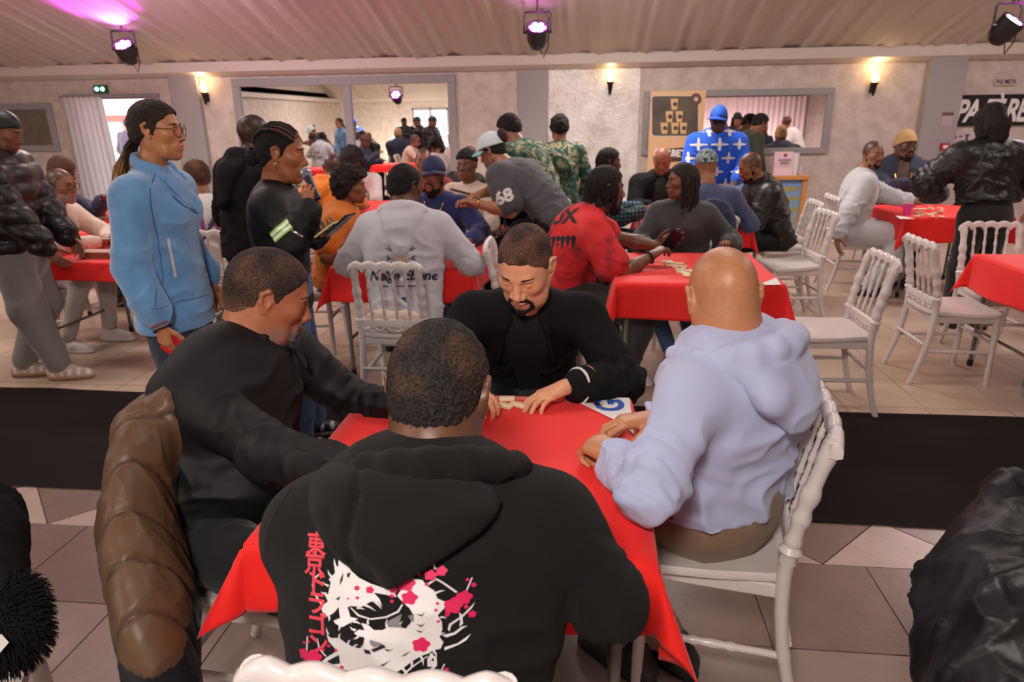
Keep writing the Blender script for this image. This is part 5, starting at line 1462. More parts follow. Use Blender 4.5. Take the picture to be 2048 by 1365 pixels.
# standing women
pJ = person('standing woman in a blue suede jacket and round glasses', (-1.76, 2.66), -86, pose='stand', H=1.70, skin=SK['J'], lip=rgb(206, 128, 120), female=True, lean=0,
    hyaw=4, hpitch=3, lod=0, hs=.93, gaze=(R(-6), 0), wrR=(-1.66, 2.40, .84), wrL=(-1.72, 2.90, .88), poleR=(-.3, -.3, -1), handR=dict(curl=.75, fwd=(.05, .02, -1), pn=(.2, .9, 0)), handL=dict(curl=.6),
    hair=dict(kind='pony', t=.010, col=(.022, .014, .010), tip=rgb(190, 142, 84), tip0=.07, L=.32, n=64),
    top=dict(kind='jacket', name='suede_jacket', mat=mat('blue_suede', rgb(104, 154, 202), .9, bump=.25, bscale=500., sheen=.5, mottle=.16, mscale=16., mcol=rgb(92, 140, 190)), t=.018, fold=.005, ff=6, drop=.10, hem=.05, hipw=1.2, collar='lapel', collarsize=1.3, collarup=.028, cuff=1.3, arm=1.05, bust=1, cuffback=.05, creases=.12),
    bottom=dict(mat=cloth('navy_trousers', (42, 48, 64), .85), name='trousers'), shoes=SHOE_B)
glasses(pJ, mat('tortoise_rim', rgb(96, 58, 34), .25), None, .0285)
pM = person('standing woman with braids speaking into a microphone, black top with green armband', (-1.435, 3.06), -76, pose='stand', H=1.58, skin=SK['M'], lip=rgb(176, 112, 104), female=True, lean=0,
    hyaw=0, hpitch=8, lod=0, hs=1.06, lids=(12, -26), gaze=(0, R(-12)), wrR=W(624, 378, 2.945)-nrm((-.10, .10, .95))*.072-A3(.01, .028, .005), wrL=W(634, 470, 2.98), J=dict(elR=W(585, 484, 2.93)), poleL=(-.1, .5, -1),
    handR=dict(fwd=(-.10, .10, .95), pn=(.1, .95, .1), curls=[.95, 1.05, 1.1, 1.1], thumb=.8), handL=dict(fwd=(.75, -.45, .25), pn=(-.1, -.3, 1), curls=[.6, .7, .7, .7], thumb=.5),
    hair=dict(kind='braids', t=.004, col=(.012, .010, .010)),
    top=dict(kind='top', name='sweatshirt', mat=M_BLK, t=.018, fold=.005, ff=7, drop=.06, hem=.06, bust=1, cuff=1.25),
    bottom=dict(mat=M_JEAN, loose=1.25, cuff=1.35, name='jeans'), shoes=dict(col=rgb(40, 44, 62), sole=rgb(214, 210, 206), stripe=rgb(214, 208, 204)))
# man in the puffer jacket and durag at the far left
pU = person('standing man in a black puffer jacket, black durag and grey joggers', (-3.60, 3.92), -75, pose='stand', H=1.70, skin=SK['mid'], lean=3, hyaw=0, hpitch=24, lod=1, lids=(0, -30), g=1.12,
    wrR=(-3.28, 3.80, .86), wrL=(-3.35, 4.10, .86), hair=dict(kind='durag', mname='durag_satin', ccol=(.012, .012, .014), rough=.35, t=.008, name='durag'), stub=((.03, .02, .015), .4),
    feet=dict(ankR=(-3.42, 3.84, .085), ankL=(-3.72, 3.88, .085)),
    top=dict(kind='puffer_jacket', mat=M_PUFF, t=.045, fold=.003, ff=9, rib=.115, ribamp=.014, drop=.02, hem=.05, collar='stand', collarsize=1.25),
    bottom=dict(mat=M_GREYJOG, t=.03, loose=1.25, cuff=.9, name='joggers'), shoes=dict(col=rgb(196, 176, 160), sole=rgb(176, 140, 108), stripe=rgb(230, 226, 222), s=1.05))
pW = person('seated man in a cream sweater and glasses, arms folded on the left table', (-4.05, 4.62), -88, lean=22, H=1.75, g=1.08, skin=SK['mid'], hyaw=-6, hpitch=6, lod=1,
    wrR=(-3.50, 4.52, .80), wrL=(-3.52, 4.66, .81), poleR=(.2, -.8, -.6), poleL=(.1, .9, -.6), handR=dict(fwd=(.2, .98, 0), curl=.8), handL=dict(fwd=(.2, -.98, 0), curl=.8), stub=((.30, .27, .25), .5), buzz=((.02, .014, .012), .85),
    feet=dict(kneeR=(-3.63, 4.45, .54), kneeL=(-3.63, 4.72, .54), ankR=(-3.78, 4.36, .085), ankL=(-3.66, 4.66, .085)),
    top=dict(kind='sweater', mat=M_CREAM, t=.018, collar='band'), bottom=dict(mat=cloth('pale_jeans', (176, 168, 164), .85)), shoes=SHOE_W)
glasses(pW, M_BLACK)
person('seated man in a brown ribbed beanie and navy coat behind the cream sweater', (-4.80, 5.62), -75, lean=16, skin=SK['dark'], hyaw=-5, hpitch=16, lod=2,
    hair=dict(kind='beanie', mname='beanie_brown', ccol=rgb(84, 54, 44), t=.014, top=.018), wrR=(-4.30, 5.55, .80), wrL=(-4.32, 5.75, .96), handL=dict(curl=1.3),
    top=dict(kind='coat', mat=M_NAVY, t=.03), bottom=dict(mat=M_BLK), shoes=SHOE_B)
pN = person('seated man in a white numbered jersey with a black strap, back turned', (-2.80, 4.78), 38, lean=8, skin=rgb(150, 96, 70), hyaw=28, hpitch=4, lod=1, g=1.05, wide=.97,
    hair=dict(kind='short', t=.010, noise=.002, nf=120, col=(.010, .008, .007), skin=SK['mid'], th=.8, fade=-.03), beard=dict(kind='full', t=.002), sleeve=.02,
    top=dict(kind='jersey', mat=M_WHITE, t=.026, sleeve='short', drop=.10, hem=.10), bottom=dict(mat=M_CHARC), shoes=SHOE_W)
person('person in a black hooded jacket standing behind the woman with the microphone', (-2.05, 3.95), -30, pose='stand', H=1.66, g=1.12, skin=SK['dark'], hyaw=0, lod=1, buzz=((.03, .016, .012), .9),
    top=dict(kind='jacket', mat=M_BLK2, t=.035, hood=True, hoodsize=1.2), bottom=dict(mat=M_BLK), shoes=SHOE_B)
# people round the middle table
pH = person('seated man from behind in a light grey hoodie with pumpkin print and black lettering', (-1.06, 3.86), 6, lean=15, H=1.78, g=1.30, skin=SK['dark'], hyaw=-38, hpitch=10, lod=1, hs=1.06, nw=1.2, shw=.20,
    wrR=(-.80, 4.22, .80), wrL=(-1.32, 4.22, .80), poleR=(.8, -.2, -.8), poleL=(-.8, -.2, -.8),
    hair=dict(kind='short', t=.010, noise=.003, nf=90, col=(.008, .007, .007)), beard=dict(kind='full', t=-.004),
    top=dict(kind='hoodie', name='hoodie', mat=M_LGREY, t=.028, hood=True, hoodsize=1.25, hoodlen=.85, drop=.06, hem=.10, fold=.007, belly=1), bottom=dict(mat=cloth('dark_denim', (44, 58, 86), .8)), shoes=SHOE_B)
person('seated woman with curly hair in an orange top and gold earrings', (-1.80, 4.62), -80, lean=14, H=1.66, g=1.2, female=True, skin=SK['mid'], hyaw=0, hpitch=6, lod=1,
    hair=dict(kind='afro', t=.040, noise=.012, nf=34, col=(.014, .008, .006), line=([0, 40, 70, 100, 140, 180], [.085, .07, .02, -.06, -.12, -.13])), wrR=(-1.52, 4.42, .82), wrL=(-1.55, 4.70, .82),
    top=dict(kind='blouse', mat=cloth('rust_orange', (206, 110, 22), .85), t=.018, sleeve='short', bust=1), bottom=dict(mat=M_JEAN), shoes=SHOE_B)
pK = person('seated bearded man in a navy cap and navy sweater facing us', (-1.10, 5.18), 176, lean=12, H=1.74, g=1.12, skin=rgb(138, 88, 62), hyaw=-10, hpitch=4, lod=1,
    hair=dict(kind='cap', mname='cap_navy', ccol=rgb(36, 44, 84), brim=-28.), beard=dict(kind='full', t=.002, len=.018), wrR=(-1.32, 4.72, .80), wrL=(-.80, 4.66, .80), poleL=(1, .2, -.8),
    top=dict(kind='sweater', mat=cloth('navy_knit', (34, 46, 98), .85), t=.02), bottom=dict(mat=M_BLK), shoes=SHOE_B)
pL = person('man bending forward in a white and teal mesh cap and dark grey jersey', (-.22, 4.95), 62, pose='stand', H=1.74, g=1.05, lean=46, slouch=10, skin=rgb(158, 106, 78), hyaw=12, hpitch=26, lod=1,
    wrR=(-.78, 4.86, 1.08), wrL=(-.76, 4.76, 1.04), poleR=(.3, .5, -1), poleL=(.2, -.6, -1), handL=dict(curl=.8), handR=dict(curl=.8), sleeve=.02, stub=((.02, .014, .012), .5),
    hair=dict(kind='short', t=.010, col=BLKHAIR, cap=dict(mname='cap_mesh_white', ccol=rgb(206, 218, 222), brim=0., bmat=mat('cap_teal', rgb(130, 190, 196), .8))),
    top=dict(kind='jersey', mat=cloth('slate_jersey', (72, 71, 76), .85), t=.028, sleeve='short', drop=.02, hem=.10, arm=1.2), bottom=dict(mat=M_BLK), shoes=SHOE_W)
V, F = SDF(.008).ell((0, -.125, .065), (.042, .036, .055), k=.01).mesh(1); pL.child('hair_puff', pL.loc_w(V), F, mat('puff_hair', rgb(52, 38, 38), .9, bump=1., bscale=120.))
# patterned cloths
def ramp_cloth(name, stops, scale, rough=.85, detail=2., stretch=None, interp='LINEAR', dist=0.):
    t = NT(name); tc = t.n('TexCoord'); t.set(Roughness=rough); v = tc.outputs['Object']
    if stretch: mp = t.n('Mapping'); mp.inputs['Scale'].default_value = stretch; t.l(v, mp.inputs['Vector']); v = mp.outputs['Vector']
    nz = t.n('TexNoise', i_Scale=scale, i_Detail=detail, i_Distortion=dist); t.l(v, nz.inputs['Vector'])
    rp = t.n('ValToRGB'); rp.color_ramp.interpolation = interp
    while len(rp.color_ramp.elements) < len(stops): rp.color_ramp.elements.new(.5)
    for e, (p_, c) in zip(rp.color_ramp.elements, stops): e.position = p_; e.color = c4(rgb(*c))
    t.l(nz.outputs['Fac'], rp.inputs['Fac']); t.l(rp.outputs['Color'], t.b.inputs['Base Color']); _M[name] = t.m
    return t.m
M_TIEDYE = ramp_cloth('tie_dye_red', [(.30, (62, 30, 40)), (.42, (150, 30, 40)), (.52, (206, 34, 36)), (.72, (214, 60, 58))], 5.5, detail=5.)
M_CAMO = ramp_cloth('camouflage', [(.0, (34, 58, 48)), (.43, (58, 92, 72)), (.52, (150, 140, 104)), (.60, (40, 64, 52))], 13., interp='CONSTANT', detail=3., dist=.6)
M_CAPCAMO = ramp_cloth('cap_camouflage', [(.0, (40, 60, 76)), (.44, (110, 140, 150)), (.52, (176, 178, 160)), (.60, (52, 72, 84))], 38., interp='CONSTANT', detail=2.)
def plaid():
    t = NT('plaid_teal'); tc = t.n('TexCoord'); t.set(Roughness=.85); o_ = []
    for d in ('X', 'Z'):
        w = t.n('TexWave', i_Scale=9., wave_type='BANDS', bands_direction=d); t.l(tc.outputs['Object'], w.inputs['Vector']); o_.append(w.outputs['Fac'])
    ad = t.n('Math', operation='ADD'); t.l(o_[0], ad.inputs[0]); t.l(o_[1], ad.inputs[1]); rp = t.n('ValToRGB')
    rp.color_ramp.elements[0].color = c4(rgb(22, 28, 34)); rp.color_ramp.elements[1].color = c4(rgb(52, 110, 124)); rp.color_ramp.elements[0].position = .45; rp.color_ramp.elements[1].position = .95
    hf = t.n('Math', operation='MULTIPLY'); hf.inputs[1].default_value = .5; t.l(ad.outputs[0], hf.inputs[0]); t.l(hf.outputs[0], rp.inputs['Fac']); t.l(rp.outputs['Color'], t.b.inputs['Base Color']); return t.m
M_PLAID = plaid()
# right middle table
pR = person('seated man with locs in a red tie-dye T-shirt leaning on the table', (-.20, 4.14), -74, lean=28, H=1.82, g=1.28, skin=rgb(110, 72, 54), hyaw=0, hpitch=6, lod=1, hs=1.08, nw=1.1,
    hair=dict(kind='locs', t=.012, n=64, L=.13, col=(.010, .008, .008), amin=58), beard=dict(kind='full', t=.002, len=.012),
    wrR=(.40, 4.02, .82), wrL=(.46, 4.22, .84), poleR=(-.2, -.7, -1), poleL=(-.2, .6, -1), handR=dict(curl=.9), handL=dict(fwd=(.9, .1, .35), pn=(0, -1, .2), curl=.35, spread=.18),
    feet=dict(kneeR=(.38, 4.00, .50), ankR=(.25, 3.95, .09), kneeL=(.20, 4.42, .52), ankL=(.12, 4.45, .09)),
    top=dict(kind='t_shirt', mat=M_TIEDYE, t=.026, sleeve='short', drop=.08, hem=.10, belly=1, arm=1.12, fold=.007), bottom=dict(mat=cloth('faded_black', (52, 50, 50), .85), t=.03, loose=1.2), shoes=SHOE_W)
pZ = person('seated woman with locs in a dark grey sweater turned to the red shirt man', (.70, 4.90), 160, lean=8, H=1.66, g=1.05, female=True, skin=rgb(120, 76, 54), hyaw=-62, hpitch=2, lod=1,
    hair=dict(kind='locs', t=.012, n=44, L=.20, col=(.016, .012, .011), amin=70), wrR=(.40, 4.55, .80), wrL=(.95, 4.60, .80),
    feet=dict(ankR=(.60, 4.36, .09), ankL=(.74, 4.42, .09)),
    top=dict(kind='sweater', mat=M_CHARC, t=.022, fold=.006, bust=1), bottom=dict(mat=M_JEAN), shoes=dict(col=rgb(150, 110, 92), sole=rgb(200, 188, 172), stripe=rgb(206, 190, 176)))
person('seated man with locs and beard in a teal plaid shirt', (.06, 6.32), -80, lean=10, skin=SK['dark'], hyaw=0, hpitch=6, lod=2, hair=dict(kind='locs', t=.012, n=40, L=.10, amin=60), beard=dict(kind='full', t=.002, len=.02),
    wrR=(.52, 6.2, .80), wrL=(.52, 6.45, .80), top=dict(kind='shirt', mat=M_PLAID, t=.03), bottom=dict(mat=M_BLK), shoes=SHOE_B)
person('seated bald man in a black coat looking down, in front of the brown banner', (.74, 7.02), 178, lean=16, skin=rgb(150, 92, 66), hyaw=-8, hpitch=26, lod=2, lids=(0, -30), g=1.1, beard=dict(kind='goatee', col=(.10, .09, .08)),
    wrR=(.60, 6.52, .80), wrL=(.95, 6.55, .80), top=dict(kind='coat', mat=M_BLK2, t=.04, open=.7, under=dict(name='shirt', mat=cloth('green_black', (22, 40, 34))), hood=True), bottom=dict(mat=M_BLK), shoes=SHOE_B)
person('seated man in a black hooded leather jacket looking down at the table', (1.72, 6.28), 95, lean=24, skin=SK['mid'], hyaw=0, hpitch=26, lod=1, g=1.15, buzz=((.03, .018, .013), .8), beard=dict(kind='full', t=.0), eyes=True,
    wrR=(1.25, 6.42, .80), wrL=(1.25, 6.15, .80), top=dict(kind='jacket', mat=M_LEATHER, t=.035, hood=True, hoodsize=1.15, fold=.010), bottom=dict(mat=M_BLK), shoes=SHOE_B)
pY = person('seated person from behind in a camouflage cap and slate blue shirt', (1.0, 5.58), 8, lean=14, skin=rgb(150, 96, 70), hyaw=10, hpitch=14, lod=1, eyes=False,
    hair=dict(kind='cap', mname='cap_camouflage_m', ccol=(0, 0, 0), mat=M_CAPCAMO, brim=0.), wrR=(1.25, 5.95, .80), wrL=(.80, 5.95, .80),
    top=dict(kind='shirt', mat=cloth('slate_blue', (66, 74, 104), .85), t=.022), bottom=dict(mat=M_NAVY), shoes=SHOE_B)
# crowd further back in the middle
person('seated man from behind in a bright orange hoodie', (-2.42, 6.02), -18, lean=20, skin=rgb(120, 74, 54), hyaw=28, hpitch=18, lod=1, g=1.12, buzz=((.02, .014, .012), .9), beard=dict(kind='full', t=0.),
    wrR=(-2.2, 6.7, .80), wrL=(-2.75, 6.7, .80), top=dict(kind='hoodie', mat=M_ORANGE, t=.03, hood=True, hoodsize=1.3, hoodlen=.7), bottom=dict(mat=M_BLK), shoes=SHOE_B)
person('seated person with a round black afro at the back table', (-2.60, 8.05), 170, lean=26, skin=SK['mid'], hpitch=30, lod=2, eyes=False, hair=dict(kind='afro', t=.06, noise=.01, nf=30, line=([0, 60, 100, 180], [.05, .03, -.04, -.08])),
    top=dict(kind='t_shirt', mat=M_WHITE, t=.02, sleeve='short'), bottom=dict(mat=M_JEAN), shoes=SHOE_B)
person('seated man with short dark hair and an earring facing us at the back table', (-1.55, 6.62), 190, lean=6, skin=rgb(142, 84, 60), hyaw=0, lod=2, hs=1.04, buzz=((.016, .012, .010), .95),
    top=dict(kind='t_shirt', mat=cloth('dark_red', (130, 32, 34)), t=.02), bottom=dict(mat=M_BLK), shoes=SHOE_B)
pS = person('seated man turned away in a black track jacket with white stripes', (-1.32, 7.2), -40, lean=10, skin=rgb(130, 80, 58), hyaw=10, hpitch=8, lod=2, buzz=((.03, .018, .014), .7), beard=dict(kind='full', t=0.),
    top=dict(kind='jacket', mat=M_BLK, t=.025), bottom=dict(mat=M_BLK), shoes=SHOE_B)
person('seated man with curly top in a cream top glancing sideways behind the navy cap', (-.98, 6.02), 160, lean=6, skin=rgb(112, 70, 52), hyaw=6, hpitch=0, lod=1, gaze=(R(-14), 0), hair=dict(kind='short', t=.016, noise=.005, nf=60, top=.012, line=([0, 40, 62, 80, 100, 130, 180], [.068, .06, .05, .045, .045, .03, .0])),
    top=dict(kind='sweater', mat=M_CREAM, t=.02), bottom=dict(mat=M_BLK), shoes=SHOE_B)
person('seated person in black clothes half hidden behind the bending man', (-.50, 6.1), 150, lean=12, skin=SK['dark'], hpitch=20, lod=2, buzz=((.012, .01, .01), .95), top=dict(kind='coat', mat=M_BLK2, t=.04), bottom=dict(mat=M_BLK), shoes=SHOE_B)
person('standing man bending in a green camouflage jacket with black strap', (-.34, 5.95), 55, pose='stand', H=1.76, lean=28, slouch=10, skin=rgb(150, 100, 76), hyaw=0, hpitch=30, lod=1, g=1.05, eyes=False,
    wrR=(-.30, 6.40, 1.0), wrL=(-.85, 6.2, .98), hair=dict(kind='short', t=.02, noise=.008, nf=50), top=dict(kind='jacket', mat=M_CAMO, t=.035, drop=.04, hem=.06), bottom=dict(mat=cloth('bottle_green', (26, 56, 44))), shoes=SHOE_B)
person('person with curly black hair standing behind the camouflage jacket', (-.24, 6.9), 10, pose='stand', H=1.64, lean=10, skin=SK['mid'], lod=2, eyes=False, hair=dict(kind='afro', t=.022, noise=.008, nf=45, line=([0, 60, 100, 180], [.06, .03, -.02, -.05])),
    top=dict(kind='sweater', mat=M_CAMO, t=.02), bottom=dict(mat=cloth('bottle_green', (26, 56, 44))), shoes=SHOE_B)
# right side
M_ROYAL = cloth('royal_blue', (24, 82, 196), .85)
pT = person('standing man in a blue cap and bright blue hoodie with white crosses', (1.36, 7.55), 172, pose='stand', H=1.70, g=1.3, lean=8, skin=SK['deep'], hyaw=0, hpitch=10, lod=1, hair=dict(kind='cap', mname='cap_blue', ccol=rgb(28, 84, 190), brim=20.),
    wrR=(1.10, 7.20, .98), wrL=(1.52, 7.20, .98), top=dict(kind='hoodie', name='hoodie', mat=M_ROYAL, t=.035, hood=True, hoodsize=1.25), bottom=dict(mat=M_BLK), shoes=SHOE_B)
glasses(pT, M_BLACK, M_BLACK)
person('person in a dark green jacket bending behind the counter', (1.95, 9.55), -70, pose='stand', H=1.72, lean=24, slouch=10, skin=SK['mid'], hyaw=0, hpitch=24, lod=2, hair=dict(kind='short', t=.014, noise=.004, nf=60), beard=dict(kind='goatee'), top=dict(kind='jacket', mat=cloth('olive_dark', (50, 50, 36)), t=.035), bottom=dict(mat=M_BLK), shoes=SHOE_B)
pG = person('seated man in a pale grey sweatsuit with beard, one hand on his chair', (2.52, 6.72), -100, lean=4, H=1.80, g=1.12, skin=rgb(142, 94, 68), hyaw=-60, hpitch=4, lod=1, gaze=(R(20), 0), buzz=((.014, .010, .009), .95), beard=dict(kind='full', t=-.001),
    wrR=(2.22, 6.28, .50), wrL=(2.98, 6.50, .82), poleR=(-.6, -.5, -.5), handR=dict(fwd=(.1, -.3, -1), pn=(1, 0, 0), curl=.35, spread=.2), handL=dict(curl=.8, fwd=(.8, -.2, .5)),
    feet=dict(kneeR=(2.95, 6.48, .53), kneeL=(3.0, 6.80, .53), ankR=(2.62, 6.38, .09), ankL=(3.02, 6.78, .09)),
    top=dict(kind='sweatshirt', mat=cloth('pale_grey_fleece', (196, 196, 200), .85), t=.03, collar='band', fold=.007), bottom=dict(mat=cloth('pale_grey_fleece', (196, 196, 200), .85), t=.035, loose=1.3, cuff=.85), shoes=dict(col=rgb(52, 52, 60), sole=rgb(30, 30, 34), stripe=rgb(70, 60, 130)))
pB2 = person('big seated man in a navy jacket, tan beanie and glasses with a gold chain', (3.30, 7.72), 168, lean=4, H=1.86, g=1.45, skin=SK['dark'], hyaw=22, hpitch=0, lod=1, hs=1.1, nw=1.3, hair=dict(kind='beanie', mname='beanie_tan', ccol=rgb(176, 140, 96), t=.014, top=.03), beard=dict(kind='full', t=0.),
    wrR=(3.22, 7.28, .94), wrL=(3.40, 7.26, .96), handR=dict(fwd=(.6, -.4, .3), pn=(.2, .2, -1), curl=.9), handL=dict(fwd=(-.6, -.4, .3), pn=(-.2, .2, -1), curl=.9),
    top=dict(kind='jacket', name='jacket', mat=cloth('deep_navy', (38, 42, 62), .85), t=.04, belly=1, open=.6, under=dict(name='shirt', mat=cloth('brown_shirt', (84, 64, 52)))), bottom=dict(mat=M_BLK), shoes=SHOE_B)
glasses(pB2, M_BLACK)
person('standing woman from behind in a cropped black leather jacket and black trousers', (2.98, 5.42), 6, pose='stand', H=1.66, female=True, g=1.12, lean=14, skin=rgb(150, 96, 72), hpitch=24, lod=1, eyes=False, shw=.20, wrR=(3.30, 5.68, 1.02), wrL=(2.72, 5.72, 1.0), poleR=(1, -.3, -.3), poleL=(-1, -.3, -.3),
    hair=dict(kind='long', t=.016, col=(.010, .008, .008), L=-.02), top=dict(kind='jacket', mat=M_LEATHER, t=.04, fold=.012, ff=11, drop=-.06, hem=.0, collar='stand', arm=1.15), bottom=dict(mat=cloth('black_trousers', (24, 24, 26), .85), loose=1.15), shoes=SHOE_B)
person('woman in a white T-shirt leaning at the right edge, beyond the leather jacket', (4.02, 6.25), 120, pose='stand', H=1.66, lean=26, female=True, skin=rgb(158, 96, 70), hyaw=30, hpitch=0, lod=1, g=1.1, buzz=((.014, .010, .009), .95), wrL=(3.62, 5.98, .82), wrR=(3.55, 6.6, .82), top=dict(kind='t_shirt', mat=M_WHITE, t=.025, sleeve='short'), bottom=dict(mat=M_JEAN), shoes=SHOE_W)
person('passer-by in dark clothes outside the sunny doorway', (-9.15, 13.2), -20, pose='stand', H=1.75, skin=SK['mid'], lod=2, eyes=False, hair=dict(kind='short', t=.012), top=dict(kind='jacket', mat=cloth('plum_dark', (62, 46, 60)), t=.03), bottom=dict(mat=cloth('dusk_blue', (74, 80, 100))), shoes=SHOE_B)
# ------------------------------------------------------------------ prints on clothes
M_PRW = mat('print_white', rgb(206, 200, 200), .6)
M_PRR = mat('print_crimson', rgb(196, 24, 78), .6)
M_PRK = mat('print_red_ink', rgb(206, 58, 72), .6)
M_PRB = mat('print_black', rgb(22, 22, 28), .7)
M_PRG = mat('print_grey', rgb(120, 116, 120), .6)
# B: the back of the hoodie. Design drawn on a sheet in millimetre-like units (x right, y up)
S_ = 1/1180.
VS_ = .86
def zz(pts): return [((600+x/3.74-806)*S_, (-(1000+y/3.74-1190)*VS_+14)*S_) for x, y in pts]
bo = W(806, 1190, 1.13); bn = nrm(-pB.cf*.96+UP*.10); bu = nrm(pB.shv); bv = nrm(np.cross(bn, bu))
if bv[2] < 0: bv = -bv
def bprint(name, shapes, m_, off): return decal(pB, 'hoodie', name, bo, bu, bv, bn, shapes, m_, .014, off)
dragon = [zz(p) for p in (
 [(412, 325), (440, 350), (470, 375), (505, 420), (560, 470), (640, 510), (760, 545), (800, 560), (815, 600), (740, 585), (660, 575), (700, 620), (720, 675), (690, 640), (640, 640), (580, 680), (500, 680), (480, 690), (500, 760), (555, 770), (500, 800), (450, 830), (400, 810), (385, 790), (430, 770), (420, 720), (420, 690), (380, 740), (340, 765), (300, 735), (290, 700), (340, 655), (305, 590), (340, 605), (360, 510), (345, 490), (390, 440), (385, 400), (412, 390)],
 [(920, 465), (985, 480), (1010, 520), (1060, 560), (1080, 620), (1140, 660), (1120, 700), (1080, 740), (1105, 800), (1105, 860), (1085, 920), (1110, 960), (1090, 1010), (1040, 1020), (1010, 1040), (960, 1060), (900, 1100), (840, 1150), (760, 1190), (720, 1260), (690, 1310), (640, 1290), (600, 1240), (520, 1180), (440, 1180), (360, 1190), (260, 1250), (240, 1280), (215, 1275), (240, 1170), (320, 1090), (400, 1030), (340, 960), (330, 900), (360, 930), (420, 920), (470, 960), (520, 985), (560, 990), (590, 960), (600, 900), (560, 890), (530, 870), (560, 845), (600, 850), (575, 800), (620, 810), (660, 850), (720, 850), (760, 820), (820, 830), (880, 840), (910, 780), (930, 740), (900, 680), (860, 640), (820, 590), (860, 520)],
 [(1100, 905), (1180, 890), (1230, 850), (1270, 850), (1240, 865), (1190, 905), (1130, 925)], [(1115, 1000), (1200, 975), (1290, 910), (1260, 955), (1210, 985), (1115, 1025)],
 [(1140, 860), (1150, 820), (1230, 770), (1320, 680), (1300, 720), (1240, 780), (1165, 830), (1150, 880)], [(1215, 740), (1235, 760), (1240, 830), (1215, 850), (1222, 800)],
 [(1060, 470), (1080, 470), (1130, 510), (1210, 590), (1195, 595), (1110, 510)], [(1050, 362), (1062, 362), (1075, 400), (1062, 405)], [(1260, 590), (1270, 590), (1310, 490), (1300, 490)],
 [(290, 435), (296, 442), (240, 500), (226, 545), (240, 600), (300, 680), (290, 688), (228, 610), (214, 545), (230, 490)], [(495, 690), (505, 690), (560, 740), (640, 765), (740, 745), (820, 700), (850, 650), (858, 655), (830, 710), (745, 758), (640, 776), (550, 752)],
 [(170, 1060), (182, 1060), (188, 940), (178, 940)], [(255, 945), (263, 945), (275, 1020), (320, 1080), (310, 1085), (265, 1025)], [(160, 1130), (170, 1130), (172, 1200), (215, 1275), (205, 1280), (160, 1205)],
 [(1000, 1060), (1012, 1060), (900, 1150), (830, 1215), (825, 1205), (890, 1145)], [(1040, 1040), (1030, 1100), (1015, 1100), (1020, 1040)], [(1075, 1200), (1085, 1200), (1118, 1130), (1108, 1130)], [(1070, 1290), (1080, 1290), (1085, 1220), (1075, 1220)], [(1110, 1330), (1180, 1310), (1240, 1280), (1190, 1320), (1115, 1340)])]
def hz(pts): return [((x-806)*S_, (-(y-1190)*VS_+14)*S_) for x, y in pts]
hood_poly = hz([(640, 925), (642, 975), (655, 1012), (682, 1052), (715, 1085), (752, 1112), (790, 1134), (806, 1140), (822, 1134), (870, 1104), (920, 1074), (965, 1042), (995, 1010), (1004, 985), (990, 955), (960, 938), (900, 926), (820, 915), (740, 905), (690, 898), (655, 902)])
hd = pB.parts['hood'][2]
pad(pB, 'hoodie', 'hood_drape', bo, bu, bv, bn, hood_poly, M_FLEECE, .020, .050, .075, [(hz([(745, 905), (750, 960), (738, 1020), (742, 1085), (790, 1125)]), .010, .007), (hz([(760, 1000), (860, 985), (960, 960)]), .004, .02), (hz([(700, 1000), (730, 1060), (780, 1110)]), .006, .012)], .010, parent=hd)
M_SEAMB = mat('seam_black', rgb(10, 10, 10), .95)
for q__ in ([(1112, 985), (1116, 985), (1104, 1080), (1092, 1180), (1087, 1180), (1100, 1080)], [(588, 950), (592, 950), (560, 1030), (548, 1100), (544, 1100), (556, 1030)]): decal(pB, 'hoodie', 'sleeve_seam', bo, bu, bv, bn, [hz(q__)], M_SEAMB, .014, .0016)
def tuft(x, y, a, L, w_=9): ca, sa = math.cos(R(a)), math.sin(R(a)); return [(x-sa*w_, y+ca*w_), (x+ca*L*.5-sa*w_*.75+sa*6, y+sa*L*.5+ca*w_*.75-ca*6), (x+ca*L, y+sa*L), (x+ca*L*.5+sa*w_*.6+sa*6, y+sa*L*.5-ca*w_*.6-ca*6), (x+sa*w_, y-ca*w_)]
for (x, y, a, L) in ((395, 400, -100, 70), (365, 470, -120, 60), (345, 540, -150, 60), (330, 600, -165, 50), (640, 620, 20, 80), (670, 640, 50, 70), (600, 665, 30, 90), (545, 690, 10, 60), (480, 760, 60, 60), (430, 815, 100, 45), (520, 790, 20, 60), (310, 745, 120, 40), (350, 760, 90, 40), (400, 700, 130, 50), (345, 900, -100, 60), (420, 925, -70, 55), (480, 965, -60, 55), (520, 985, -40, 50), (540, 850, -150, 50), (560, 890, 150, 45), (590, 960, 110, 50), (620, 805, -80, 45), (745, 830, -85, 70), (820, 835, -60, 70), (880, 840, -50, 60), (1010, 520, -30, 80), (1065, 580, -10, 70), (1120, 660, 30, 50), (1095, 760, 20, 45), (1080, 905, -20, 50), (1040, 1015, 70, 70), (960, 1060, 80, 80), (900, 1100, 100, 70), (840, 1150, 60, 70), (760, 1195, 40, 80), (720, 1255, 60, 70), (650, 1300, 90, 50), (600, 1245, 110, 60), (520, 1185, 120, 60), (220, 1270, 120, 40)):
    dragon.append(zz(tuft(x, y, a, L)))
bprint('dragon_print', dragon, M_PRW, .0016)
def petals(cx, cy, r, n=5, ph=.3):
    return [(cx+r*(.72+.28*abs(math.cos(n*a/2+ph)))*math.cos(a), cy+r*.95*(.72+.28*abs(math.cos(n*a/2+ph)))*math.sin(a)) for a in [2*math.pi*i/30 for i in range(30)]]
